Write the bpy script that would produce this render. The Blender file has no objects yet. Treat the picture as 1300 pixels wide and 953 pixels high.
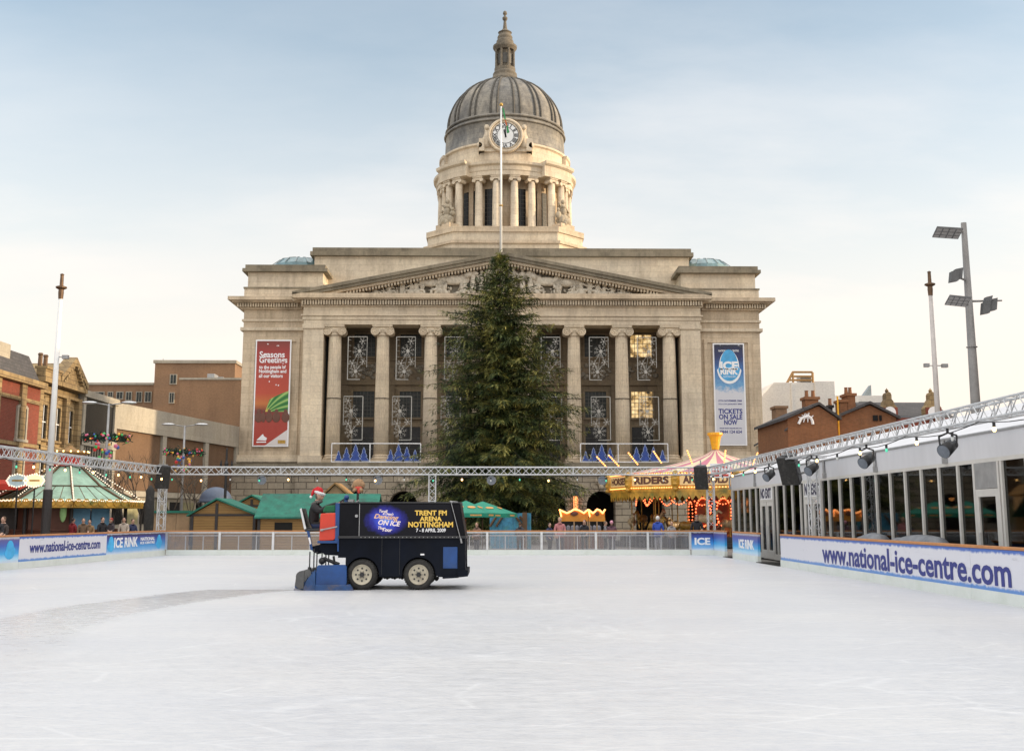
import bpy, bmesh, math, random
import numpy as np
from math import sin, cos, pi, radians, sqrt, atan, tan
from mathutils import Vector, Matrix, Euler
random.seed(7)
rng = np.random.default_rng(5)
SC = bpy.context.scene
COL = SC.collection
# ------------------------------------------------------------------ camera model (1300 px wide photograph)
F = 1407.0; CXP = 650.0; CYP = 432.0; EYE = 1.63
TH = atan(225 / F); YAW = atan(22 / sqrt(F * F + 225 * 225))
RC = Euler((pi / 2 + TH, 0, -YAW)).to_matrix()
CAM = Vector((0, 0, EYE))
def P(x, y, Y):
    d = RC @ Vector((x - CXP, CYP - y, -F))
    return CAM + d * (Y / d.y)
def zz(y, Y, x=636): return P(x, y, Y).z
def xx(x, Y, y=560): return P(x, y, Y).x
# ------------------------------------------------------------------ object helpers
def wloc(o):
    v = Vector((0, 0, 0))
    while o is not None:
        v = v + o.location; o = o.parent
    return v
def tag(o, label=None, cat=None, group=None, kind=None):
    if label: o['label'] = label
    if cat: o['category'] = cat
    if group: o['group'] = group
    if kind: o['kind'] = kind
    return o
def thing(name, loc, label, cat, group=None, rz=0):
    o = bpy.data.objects.new(name, None); COL.objects.link(o)
    o.location = loc; o.rotation_euler = (0, 0, rz); o.empty_display_size = .3
    return tag(o, label, cat, group)
def copy_tree(o, loc=None, rz=None, label=None, parent=None, group=None):
    c = o.copy(); COL.objects.link(c)
    if parent is not None: c.parent = parent
    if loc is not None: c.location = loc
    if rz is not None: c.rotation_euler = (0, 0, rz)
    if label: c['label'] = label
    if group: c['group'] = group
    for ch in list(o.children): copy_tree(ch, parent=c)
    return c
class MB:
    def __init__(s): s.v = []; s.f = []; s.m = []; s.s = []; s.mi = 0; s.sm = False
    def add(s, vs, fs):
        n = len(s.v); s.v.extend([tuple(v) for v in vs])
        for f in fs:
            s.f.append([i + n for i in f]); s.m.append(s.mi); s.s.append(s.sm)
    def box(s, x0, x1, y0, y1, z0, z1):
        s.add([(x0,y0,z0),(x1,y0,z0),(x1,y1,z0),(x0,y1,z0),(x0,y0,z1),(x1,y0,z1),(x1,y1,z1),(x0,y1,z1)],
              [(0,3,2,1),(4,5,6,7),(0,1,5,4),(1,2,6,5),(2,3,7,6),(3,0,4,7)])
        return s
    def obox(s, c, a, b, d):
        c, a, b, d = map(Vector, (c, a, b, d))
        s.add([c-a-b-d, c+a-b-d, c+a+b-d, c-a+b-d, c-a-b+d, c+a-b+d, c+a+b+d, c-a+b+d],
              [(0,3,2,1),(4,5,6,7),(0,1,5,4),(1,2,6,5),(2,3,7,6),(3,0,4,7)])
        return s
    def wall(s, p0, p1, t, z0, z1):      # box along a ground line, t metres thick to the left of p0->p1
        p0 = Vector((p0[0], p0[1], 0)); p1 = Vector((p1[0], p1[1], 0)); d = (p1 - p0); n = Vector((-d.y, d.x, 0)).normalized()
        s.obox((p0+p1)/2 + n*t/2 + Vector((0,0,(z0+z1)/2)), d/2, n*abs(t)/2, (0,0,(z1-z0)/2)); return s
    def tube(s, p0, p1, r0, r1=None, n=8):
        if r1 is None: r1 = r0
        p0 = Vector(p0); p1 = Vector(p1); d = p1 - p0
        if d.length < 1e-6: return s
        d.normalize(); u = d.orthogonal().normalized(); w = d.cross(u)
        vs = []
        for p, r in ((p0, r0), (p1, r1)):
            for i in range(n):
                a = 2*pi*i/n; vs.append(p + (u*cos(a) + w*sin(a))*r)
        fs = [(i, (i+1) % n, n+(i+1) % n, n+i) for i in range(n)]
        fs += [tuple(range(n-1, -1, -1)), tuple(range(n, 2*n))]
        s.add(vs, fs); return s
    def path(s, pts, r, n=6):
        for a, b in zip(pts, pts[1:]): s.tube(a, b, r, r, n)
        return s
    def lathe(s, cx, cy, prof, n=32, a0=0, a1=2*pi, flute=0, nfl=20):
        full = abs(a1 - a0 - 2*pi) < 1e-6; cnt = n if full else n + 1
        vs = []
        for r, z in prof:
            for i in range(cnt):
                a = a0 + (a1-a0)*i/n; rr = r
                if flute: rr = r*(1 - flute*abs(cos(nfl*a/2))**.6)
                vs.append((cx + rr*cos(a), cy + rr*sin(a), z))
        fs = []
        for j in range(len(prof)-1):
            for i in range(n):
                k = (i+1) % cnt if full else i+1
                fs.append((j*cnt+i, j*cnt+k, (j+1)*cnt+k, (j+1)*cnt+i))
        if full:
            if prof[0][0] > 1e-4: fs.append(tuple(range(cnt-1, -1, -1)))
            if prof[-1][0] > 1e-4: fs.append(tuple(range((len(prof)-1)*cnt, len(prof)*cnt)))
        s.add(vs, fs); return s
    def prism(s, poly, vec):
        n = len(poly); vec = Vector(vec); poly = [Vector(p) for p in poly]
        s.add(poly + [p + vec for p in poly], [tuple(range(n)), tuple(range(2*n-1, n-1, -1))] + [(i, (i+1) % n, n+(i+1) % n, n+i) for i in range(n)])
        return s
    def ball(s, c, rx, ry=None, rz=None, n=12, m=8):
        ry = rx if ry is None else ry; rz = rx if rz is None else rz
        vs = [(c[0], c[1], c[2]-rz)]
        for j in range(1, m):
            b = -pi/2 + pi*j/m
            for i in range(n):
                a = 2*pi*i/n; vs.append((c[0]+rx*cos(b)*cos(a), c[1]+ry*cos(b)*sin(a), c[2]+rz*sin(b)))
        vs.append((c[0], c[1], c[2]+rz)); L = len(vs)-1
        fs = [(0, 1+(i+1) % n, 1+i) for i in range(n)]
        for j in range(m-2):
            for i in range(n):
                k = (i+1) % n; fs.append((1+j*n+i, 1+j*n+k, 1+(j+1)*n+k, 1+(j+1)*n+i))
        b = 1+(m-2)*n
        fs += [(b+i, b+(i+1) % n, L) for i in range(n)]
        s.add(vs, fs); return s
    def text(s, body, c, xd, zd, w=None, h=None, depth=.004, bold=0.0, shear=0.0, align='c'):
        vs, fs = text_mesh(body, bold, shear)
        xs = [v[0] for v in vs]; ys = [v[1] for v in vs]
        x0, x1, y0, y1 = min(xs), max(xs), min(ys), max(ys)
        if w is None: k = h/(y1-y0); kx = k
        else: kx = w/(x1-x0); k = kx if h is None else h/(y1-y0)
        xd = Vector(xd).normalized(); zd = Vector(zd).normalized(); nd = xd.cross(zd); c = Vector(c)
        ox = (x0+x1)/2 if align == 'c' else x0
        s.add([c + xd*((v[0]-ox)*kx) + zd*((v[1]-(y0+y1)/2)*k) + nd*(v[2]*depth) for v in vs], fs); return s
    def build(s, name, mat, parent=None, origin=None, bevel=0, norm=True, seg=2):
        me = bpy.data.meshes.new(name)
        base = wloc(parent) if parent is not None else Vector(origin or (0, 0, 0))
        if base.length > 0: vs = [(v[0]-base.x, v[1]-base.y, v[2]-base.z) for v in s.v]
        else: vs = s.v
        me.from_pydata(vs, [], s.f)
        for m in (mat if isinstance(mat, (list, tuple)) else [mat]): me.materials.append(M(m) if isinstance(m, str) else m)
        me.polygons.foreach_set('material_index', s.m)
        me.polygons.foreach_set('use_smooth', s.s)
        if norm and len(s.f) < 60000:
            bm = bmesh.new(); bm.from_mesh(me); bmesh.ops.recalc_face_normals(bm, faces=bm.faces); bm.to_mesh(me); bm.free()
        me.update()
        o = bpy.data.objects.new(name, me); COL.objects.link(o)
        if parent is not None: o.parent = parent
        else: o.location = base
        if bevel:
            b = o.modifiers.new('bevel', 'BEVEL'); b.width = bevel; b.segments = seg; b.limit_method = 'ANGLE'; b.angle_limit = radians(40)
        return o
_tc = {}
def text_mesh(body, bold, shear):
    k = (body, bold, shear)
    if k in _tc: return _tc[k]
    cu = bpy.data.curves.new('t', 'FONT'); cu.body = body; cu.offset = bold; cu.shear = shear; cu.extrude = .5; cu.resolution_u = 3
    o = bpy.data.objects.new('t', cu); COL.objects.link(o)
    dg = bpy.context.evaluated_depsgraph_get(); dg.update()
    me = bpy.data.meshes.new_from_object(o.evaluated_get(dg))
    r = ([tuple(v.co) for v in me.vertices], [tuple(p.vertices) for p in me.polygons])
    bpy.data.objects.remove(o); bpy.data.curves.remove(cu); bpy.data.meshes.remove(me)
    _tc[k] = r; return r
# ------------------------------------------------------------------ materials
_m = {}
def nt_new(name):
    m = bpy.data.materials.new(name); m.use_nodes = True; t = m.node_tree; t.nodes.clear()
    o = t.nodes.new('ShaderNodeOutputMaterial'); b = t.nodes.new('ShaderNodeBsdfPrincipled')
    t.links.new(b.outputs[0], o.inputs[0]); return m, t, b, o
def nd(t, typ, **kw):
    n = t.nodes.new(typ)
    for k, v in kw.items():
        if k in n.inputs: n.inputs[k].default_value = v
        else: setattr(n, k, v)
    return n
def mixc(t, fac, a, b, mode='MIX'):
    n = t.nodes.new('ShaderNodeMix'); n.data_type = 'RGBA'; n.blend_type = mode
    for i, v in ((0, fac), (6, a), (7, b)):
        if hasattr(v, 'links') or isinstance(v, bpy.types.NodeSocket): t.links.new(v, n.inputs[i])
        else: n.inputs[i].default_value = v if i == 0 else (*v[:3], 1)
    return n.outputs[2]
def ramp(t, src, stops):
    r = t.nodes.new('ShaderNodeValToRGB'); e = r.color_ramp.elements
    while len(e) < len(stops): e.new(.5)
    for k, (p, c) in enumerate(stops):
        e[k].position = p; e[k].color = (*c, 1) if isinstance(c, (tuple, list)) else (c, c, c, 1)
    t.links.new(src, r.inputs[0]); return r.outputs[0]
def mth(t, op, a, b=None, c=None):
    n = t.nodes.new('ShaderNodeMath'); n.operation = op
    for i, v in enumerate((a, b, c)):
        if v is None: continue
        if isinstance(v, bpy.types.NodeSocket): t.links.new(v, n.inputs[i])
        else: n.inputs[i].default_value = v
    return n.outputs[0]
def pos(t):
    return t.nodes.new('ShaderNodeNewGeometry').outputs['Position']
def noise(t, vec, scale, detail=4, rough=.6, sc3=(1, 1, 1)):
    mp = nd(t, 'ShaderNodeMapping'); mp.inputs['Scale'].default_value = sc3; t.links.new(vec, mp.inputs[0])
    n = nd(t, 'ShaderNodeTexNoise', Scale=scale, Detail=detail, Roughness=rough); t.links.new(mp.outputs[0], n.inputs['Vector'])
    return n.outputs[0]
def objc(t): return t.nodes.new('ShaderNodeTexCoord').outputs['Object']
def basic(name, col, rough=.6, var=.2, scale=3, bump=0, metal=0, es=0, ecol=None, streak=False, dirt=None, spec=.5, coat=0):
    m, t, b, o = nt_new(name)
    v = objc(t)
    n = noise(t, v, scale, 5, .65, (1, 1, .25) if streak else (1, 1, 1))
    lo = tuple(c*(1-var) for c in col); hi = tuple(min(1, c*(1+var)) for c in col)
    c = ramp(t, n, [(.3, lo), (.7, hi)])
    if dirt:
        n2 = noise(t, v, scale*.4, 6, .7); f = ramp(t, n2, [(.5, 0.0), (.72, 1.0)])
        c = mixc(t, f, c, dirt)
    t.links.new(c, b.inputs['Base Color'])
    b.inputs['Roughness'].default_value = rough; b.inputs['Metallic'].default_value = metal
    b.inputs['Specular IOR Level'].default_value = spec
    if coat: b.inputs['Coat Weight'].default_value = coat
    if es:
        b.inputs['Emission Color'].default_value = (*(ecol or col), 1); b.inputs['Emission Strength'].default_value = es
    if bump:
        bp = nd(t, 'ShaderNodeBump', Strength=bump, Distance=.02); t.links.new(n, bp.inputs['Height']); t.links.new(bp.outputs[0], b.inputs['Normal'])
    return m
def ashlar(name, c1, c2, mortar, bw=1.5, bh=.62, msz=.01, stain=(.12, .10, .08), sf=.5, bump=.4, warm=None):
    m, t, b, o = nt_new(name); p = pos(t)
    sp = t.nodes.new('ShaderNodeSeparateXYZ'); t.links.new(p, sp.inputs[0])
    cb = t.nodes.new('ShaderNodeCombineXYZ'); t.links.new(mth(t, 'ADD', sp.outputs[0], sp.outputs[1]), cb.inputs[0]); t.links.new(sp.outputs[2], cb.inputs[1])
    br = nd(t, 'ShaderNodeTexBrick', Scale=1.0); br.inputs['Brick Width'].default_value = bw; br.inputs['Row Height'].default_value = bh
    br.inputs['Mortar Size'].default_value = msz; br.inputs['Mortar Smooth'].default_value = .3; br.inputs['Bias'].default_value = 0
    br.inputs['Color1'].default_value = (*c1, 1); br.inputs['Color2'].default_value = (*c2, 1); br.inputs['Mortar'].default_value = (*mortar, 1)
    t.links.new(cb.outputs[0], br.inputs['Vector'])
    c = br.outputs[0]
    n1 = noise(t, p, .9, 6, .7, (1, 1, .18)); f1 = ramp(t, n1, [(.46, 0.0), (.75, sf)])
    c = mixc(t, f1, c, stain)
    n2 = noise(t, p, 5, 4, .7); c = mixc(t, .55, c, ramp(t, n2, [(.28, .76), (.72, 1.25)]), 'MULTIPLY')
    n3 = noise(t, p, .22, 3, .5); c = mixc(t, .6, c, ramp(t, n3, [(.3, (.78, .78, .80)), (.7, (1.2, 1.16, 1.09))]), 'MULTIPLY')
    t.links.new(c, b.inputs['Base Color']); b.inputs['Roughness'].default_value = .85; b.inputs['Specular IOR Level'].default_value = .25
    bp = nd(t, 'ShaderNodeBump', Strength=bump, Distance=.03); t.links.new(mth(t, 'SUBTRACT', mth(t, 'MULTIPLY', n2, .4), br.outputs['Fac']), bp.inputs['Height']); t.links.new(bp.outputs[0], b.inputs['Normal'])
    return m
DEF = {}
def M(n):
    if n not in _m: _m[n] = DEF[n]()
    return _m[n]
B = basic
DEF.update({
 'stone': lambda: ashlar('portland_stone', (.62,.51,.375), (.54,.44,.32), (.36,.295,.21), sf=.62, stain=(.17,.13,.09)),
 'stone_pale': lambda: ashlar('pale_stone', (.69,.595,.455), (.62,.525,.40), (.45,.37,.27), sf=.5, stain=(.21,.165,.115)),
 'stone_recess_shade': lambda: ashlar('shaded_recess_stone', (.27,.21,.14), (.22,.17,.11), (.12,.095,.065), sf=.6),  # darkened copy of the facade stone, colonnade shade put into its colour
 'stone_rust': lambda: ashlar('rusticated_stone', (.40,.345,.265), (.34,.29,.22), (.10,.085,.065), bw=1.5, bh=.62, msz=.035, bump=.9, sf=.45),
 'stone_dark': lambda: ashlar('weathered_coping', (.27,.235,.175), (.22,.19,.14), (.14,.12,.09), bw=2.2, bh=.8, sf=.8, stain=(.085,.075,.055)),
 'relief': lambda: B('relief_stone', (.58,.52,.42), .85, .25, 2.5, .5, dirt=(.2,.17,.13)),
 'relief_bg': lambda: B('relief_ground_stone', (.24,.21,.165), .9, .3, 1.5, .5),
 'statue': lambda: B('statue_stone', (.38,.32,.23), .85, .3, 2, .5, dirt=(.15,.13,.1)),
 'leadglass': lambda: B('leaded_glass', (.03,.035,.033), .35, .6, 2, spec=.25),
 'darkglass': lambda: B('dark_glass', (.015,.016,.018), .2, .3, 1, spec=.25),
 'litglass': lambda: litmat(),
 'windowbar': lambda: B('window_bar', (.07,.065,.055), .5, .2, 3),
 'darkgrey': lambda: B('dark_grey_housing', (.09, .09, .09), .5, .2, 4),
 'steelgrey': lambda: B('painted_steel_column', (.22, .21, .20), .45, .15, 3),
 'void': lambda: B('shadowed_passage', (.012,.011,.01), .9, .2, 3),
 'white': lambda: B('white_paint', (.78,.78,.76), .45, .05, 3),
 'lead': lambda: B('roof_lead', (.25,.29,.30), .5, .2, 2),
 'skyglass': lambda: B('green_roof_glass', (.16,.25,.27), .2, .4, 1.2),
 'black': lambda: B('black_metal', (.02,.02,.022), .45, .2, 5),
 'rubber': lambda: B('rubber', (.025,.024,.022), .85, .3, 12, .4, dirt=(.06,.055,.05)),
 'alu': lambda: B('aluminium', (.62,.63,.64), .35, .1, 6, metal=.75),
 'truss': lambda: B('truss_aluminium', (.58,.59,.60), .38, .12, 5, metal=.35),
 'galv': lambda: B('galvanised_steel', (.36,.36,.36), .5, .15, 4, metal=.5),
 'bronze': lambda: B('dark_bronze', (.13,.075,.04), .45, .3, 4, metal=.4),
 'orange_wood': lambda: B('orange_handrail', (.50,.21,.07), .45, .15, 4),
 'kick': lambda: B('white_kickboard', (.70,.74,.70), .4, .04, 2, dirt=(.6,.65,.58)),
 'bulb_warm': lambda: B('warm_bulb', (1,.75,.35), .3, 0, 1, es=3.5, ecol=(1,.55,.18)),
 'bulb_orange': lambda: B('orange_bulb', (1,.5,.2), .3, 0, 1, es=1.7, ecol=(1,.36,.10)),
 'bulb_red': lambda: B('red_bulb', (1,.3,.15), .3, 0, 1, es=2.0, ecol=(1,.15,.05)),
 'bulb_green': lambda: B('green_bulb', (.1,.6,.4), .3, 0, 1, es=.25, ecol=(.1,.9,.5)),
 'bulb_clear': lambda: B('unlit_bulb', (.6,.62,.6), .15, 0, 1),
 'lantern': lambda: B('lantern_glass', (.6,.25,.1), .4, .4, 4, es=1.0, ecol=(1,.33,.10)),
 'lens': lambda: B('lamp_lens', (.13,.15,.18), .15, .2, 8),
 'blue_sign': lambda: B('blue_board_print', (.03,.07,.26), .4, .3, 1.5),
 'navytext': lambda: B('navy_print', (.025,.035,.22), .5, .05, 3),
 'greytext': lambda: B('dark_grey_print', (.05,.05,.09), .5, .05, 3),
 'whitetext': lambda: B('white_print', (.85,.85,.86), .5, .03, 3),
 'tentwhite': lambda: B('tent_fabric', (.66,.66,.68), .6, .06, 1.2, streak=True, bump=.3),
 'wood': lambda: B('hut_board', (.30,.17,.06), .7, .25, 6),
 'darkwood': lambda: B('dark_timber', (.035,.03,.03), .6, .2, 6),
 'palewood': lambda: B('pale_timber', (.38,.25,.14), .7, .2, 3),
 'greenroof': lambda: B('green_felt_roof', (.015,.16,.11), .75, .3, 2.5, .3, dirt=(.03,.09,.07)),
 'copper': lambda: B('verdigris_copper', (.30,.47,.36), .55, .3, 1.3, streak=True, dirt=(.16,.25,.18)),
 'gold': lambda: B('gilded_trim', (.45,.27,.05), .35, .3, 5, metal=.3),
 'maroon': lambda: B('maroon_panel', (.14,.055,.035), .6, .15, 3),
 'umbrella': lambda: B('green_parasol_cloth', (.01,.25,.16), .6, .12, 2),
 'redpaint': lambda: B('red_paint', (.6,.05,.03), .4, .15, 3),
 'skin': lambda: B('skin', (.55,.33,.24), .55, .08, 10),
 'asphalt': lambda: B('asphalt', (.06,.06,.06), .9, .3, 2),
})
def litmat():
    m, t, b, o = nt_new('lit_window'); v = pos(t); n = noise(t, v, 1.4, 4, .6); f = ramp(t, n, [(.36, (.02, .015, .01)), (.46, (.45, .27, .09)), (.62, (1, .72, .36))])
    t.links.new(f, b.inputs['Emission Color']); b.inputs['Emission Strength'].default_value = .62; b.inputs['Base Color'].default_value = (.05, .04, .03, 1); return m
def brickmat(name, c1, c2, mo, bw=.23, bh=.08):
    return ashlar(name, c1, c2, mo, bw, bh, .01, (.1,.06,.04), .3, .3)
DEF['redbrick'] = lambda: brickmat('red_brick', (.25,.055,.037), (.20,.045,.03), (.2,.11,.08))
DEF['brownbrick'] = lambda: brickmat('brown_brick', (.30,.175,.10), (.26,.15,.085), (.27,.19,.13))
DEF['orangebrick'] = lambda: brickmat('orange_brick', (.30,.125,.055), (.24,.10,.045), (.22,.14,.09))
DEF['panelbrick'] = lambda: brickmat('dark_brown_brick', (.19,.115,.07), (.165,.10,.06), (.16,.11,.075))
DEF['shopglass'] = lambda: B('yellowish_shop_glass', (.30,.28,.16), .3, .3, 1.5)
DEF['concrete'] = lambda: ashlar('precast_concrete', (.42,.385,.32), (.38,.35,.29), (.3,.27,.22), 3.2, 2.2, .01, (.2,.17,.13), .45, .2)
DEF['buff'] = lambda: ashlar('buff_sandstone', (.36,.265,.14), (.28,.20,.105), (.14,.1,.06), 1, .35, .02, (.09,.07,.05), .8, .6)
DEF['cream'] = lambda: B('cream_render', (.55,.47,.33), .8, .08, 2)
DEF['slate'] = lambda: ashlar('roof_slate', (.10,.095,.10), (.075,.075,.08), (.04,.04,.04), .4, .22, .01, (.05,.05,.05), .4, .4)
DEF['whitewall'] = lambda: ashlar('white_cladding', (.72,.72,.70), (.70,.70,.69), (.6,.6,.6), 4, 3, .01, (.5,.5,.5), .15, .1)
# ================================================================== COUNCIL HOUSE
XC = .72; YF = 107.0
def zf(y): return zz(y, YF)
def hw(px): return px * .0769
R_ = thing('council_house', (XC, 108, 0), 'domed pale stone council house with columned portico, sculpted pediment and clock dome', 'council house')
def Bx(mb, x0, x1, yt, yb, Y0, Y1): mb.box(XC+x0, XC+x1, Y0, Y1, zf(yb), zf(yt))
HP = 19.45      # portico half width
HW = 25.5       # wing half width
ZB = -0.05
ycap = 588
# wings
for s in (-1, 1):
    m = MB()
    a, b = sorted((s*HW, s*(HP-.02)))
    m.box(XC+a, XC+b, 108.0, 121, zf(588), zf(386))
    # panel frame
    p0, p1 = sorted((s*24.6, s*19.9))
    zt, zb_ = zf(428), zf(577)
    for (u0, u1, w0, w1) in ((p0, p1, zt-.35, zt), (p0, p1, zb_, zb_+.35), (p0, p0+.35, zb_+.35, zt-.35), (p1-.35, p1, zb_+.35, zt-.35)):
        m.box(XC+u0, XC+u1, 107.86, 108.02, w0, w1)
    q0, q1 = p0+.75, p1-.75
    for (u0, u1, w0, w1) in ((q0, q1, zt-.95, zt-.75), (q0, q1, zb_+.75, zb_+.95), (q0, q0+.2, zb_+.95, zt-.95), (q1-.2, q1, zb_+.95, zt-.95)):
        m.box(XC+u0, XC+u1, 107.9, 108.02, w0, w1)
    m.build('wing_wall', 'stone', R_)
    m = MB()
    a2, b2 = sorted((s*(HW+.12), s*HP))
    for yt, yb, d in ((404, 406.5, .16), (414.5, 418.5, .26), (577, 581, .2), (581, 586, .38)):
        aa, bb = sorted((s*(HW+d), s*HP)); m.box(XC+aa, XC+bb, 108-d, 120.9, zf(yb), zf(yt))
    m.build('string_course', 'stone_pale', R_)
    m = MB()
    for yt, yb, d in ((389.5, 391.5, .3), (382, 384, 1.0), (377.6, 382, 1.35)):
        aa, bb = sorted((s*(HW+d), s*(HP+.3))); m.box(XC+aa, XC+bb, 108-d, 121+d*.2, zf(yb), zf(yt))
    aa, bb = sorted((s*(HW+.55), s*HP)); m.box(XC+aa, XC+bb, 108-.25, 120.8, zf(389.5), zf(384))
    m.build('cornice', 'stone', R_)
    m = MB(); n = 24
    for i in range(n):
        xa = s*(HP+.75 + i*(HW-HP+.0)/n); m.box(XC+xa-.075, XC+xa+.075, 107.35, 107.76, zf(389.3), zf(384.2))
    m.build('dentils', 'stone_pale', R_)
    # attic storey
    m = MB()
    aa, bb = sorted((s*(HW-.15), s*(HW-7.6))); m.box(XC+aa, XC+bb, 108.5, 119, zf(378), zf(342))
    aa, bb = sorted((s*(HW+.12), s*(HW-7.2))); m.box(XC+aa, XC+bb, 108.25, 119.3, zf(378), zf(364))
    m.build('attic_wall', 'stone_pale', R_)
    m = MB()
    aa, bb = sorted((s*(HW+.35), s*(HW-8.1))); m.box(XC+aa, XC+bb, 108.0, 119.5, zf(342.5), zf(338.5))
    aa, bb = sorted((s*(HW+.1), s*(HW-7.85))); m.box(XC+aa, XC+bb, 108.2, 119.3, zf(338.5), zf(333.5))
    aa, bb = sorted((s*(HW+.2), s*(HW-7.3))); m.box(XC+aa, XC+bb, 108.16, 119.35, zf(364), zf(362))
    m.build('attic_coping', 'stone_dark', R_)
    m = MB(); m.sm = False
    cxw = XC + s*21.3; zt = zz(334.5, 114)
    m.lathe(cxw, 115, [(3.0, zt-1.0), (2.9, zt-.3), (2.2, zt+.3), (1.2, zt+.55), (.05, zt+.62)], 16)
    g = m.build('roof_light', 'skyglass', R_)
    m = MB()
    for i in range(16):
        a = 2*pi*i/16
        pr = [(3.03, zt-.3), (2.25, zt+.33), (1.2, zt+.59), (.1, zt+.66)]
        m.path([(cxw+r*cos(a), 115+r*sin(a), z) for r, z in pr], .05, 4)
    m.build('glazing_bar', 'lead', g)
# centre: recessed wall behind the columns, ceiling, side returns
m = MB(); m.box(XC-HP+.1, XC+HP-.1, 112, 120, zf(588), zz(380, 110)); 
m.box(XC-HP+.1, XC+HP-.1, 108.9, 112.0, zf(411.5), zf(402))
m.build('colonnade_wall', 'stone_recess_shade', R_)
m = MB(); m.box(XC-HP, XC+HP, 106.4, 112.02, zf(592), zf(587)); m.build('terrace', 'stone_dark', R_)
m = MB()
for yb, yt, d in ((412, 406, 0), (406, 401.5, .1), (401.5, 400, .25), (400, 389.5, .04), (389.5, 388.3, .25)):
    m.box(XC-HP-d, XC+HP+d, 107.05-d, 109.2, zf(yb), zf(yt))
m.build('entablature', 'stone_pale', R_)
m = MB()
for yb, yt, d in ((382, 380.7, .85), (380.7, 374.8, 1.0)):
    m.box(XC-HP-d, XC+HP+d, 107.05-d, 108.9, zf(yb), zf(yt))
m.box(XC-HP-.3, XC+HP+.3, 106.9, 108.9, zf(388.3), zf(382))
m.build('cornice', 'stone', R_)
m = MB(); n = 150
for i in range(n):
    xa = XC-HP-.2 + (2*HP+.4)*(i+.5)/n; m.box(xa-.075, xa+.075, 106.45, 106.92, zf(388), zf(382.3))
m.build('dentils', 'stone_pale', R_)
# pediment
pd = MB()
za = zz(320, 106.2); zc = zf(374.8)
HPd = HP + 1.05
def rake(mb, d0, d1, y0, y1):
    """two raking bands between vertical offsets d0 (top) and d1 below the gable line"""
    for s in (-1, 1):
        A = (XC+s*HPd, zc+.15); Bp = (XC, za)
        mb.prism([(A[0], y0, A[1]-d1+.0), (A[0], y0, A[1]-d0), (Bp[0], y0, Bp[1]-d0), (Bp[0], y0, Bp[1]-d1)], (0, y1-y0, 0))
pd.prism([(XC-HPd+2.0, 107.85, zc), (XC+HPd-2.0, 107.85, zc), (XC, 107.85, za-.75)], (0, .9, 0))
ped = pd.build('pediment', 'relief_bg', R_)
m = MB(); rake(m, 0, .32, 106.05, 109); rake(m, .32, .62, 106.2, 109); m.build('raking_cornice', 'stone_dark', ped)
m = MB(); rake(m, .62, .86, 106.55, 107.95); m.build('raking_moulding', 'stone_pale', ped)
m = MB(); n = 66
for s in (-1, 1):
    for i in range(2, n):
        f = i/n; x = XC+s*HPd*(1-f); zc_ = (zc+.15)*(1-f)+za*f-.98
        if zc_-.2 < zc: continue
        m.box(x-.09, x+.09, 106.75, 107.86, zc_-.16, zc_+.16)
m.build('dentils', 'stone_pale', ped)
# roof slopes behind pediment
m = MB(); m.prism([(XC-HP, 109, zf(377)), (XC+HP, 109, zf(377)), (XC, 109, za-.35)], (0, 3.5, 0)); m.build('portico_roof', 'lead', R_)
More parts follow.
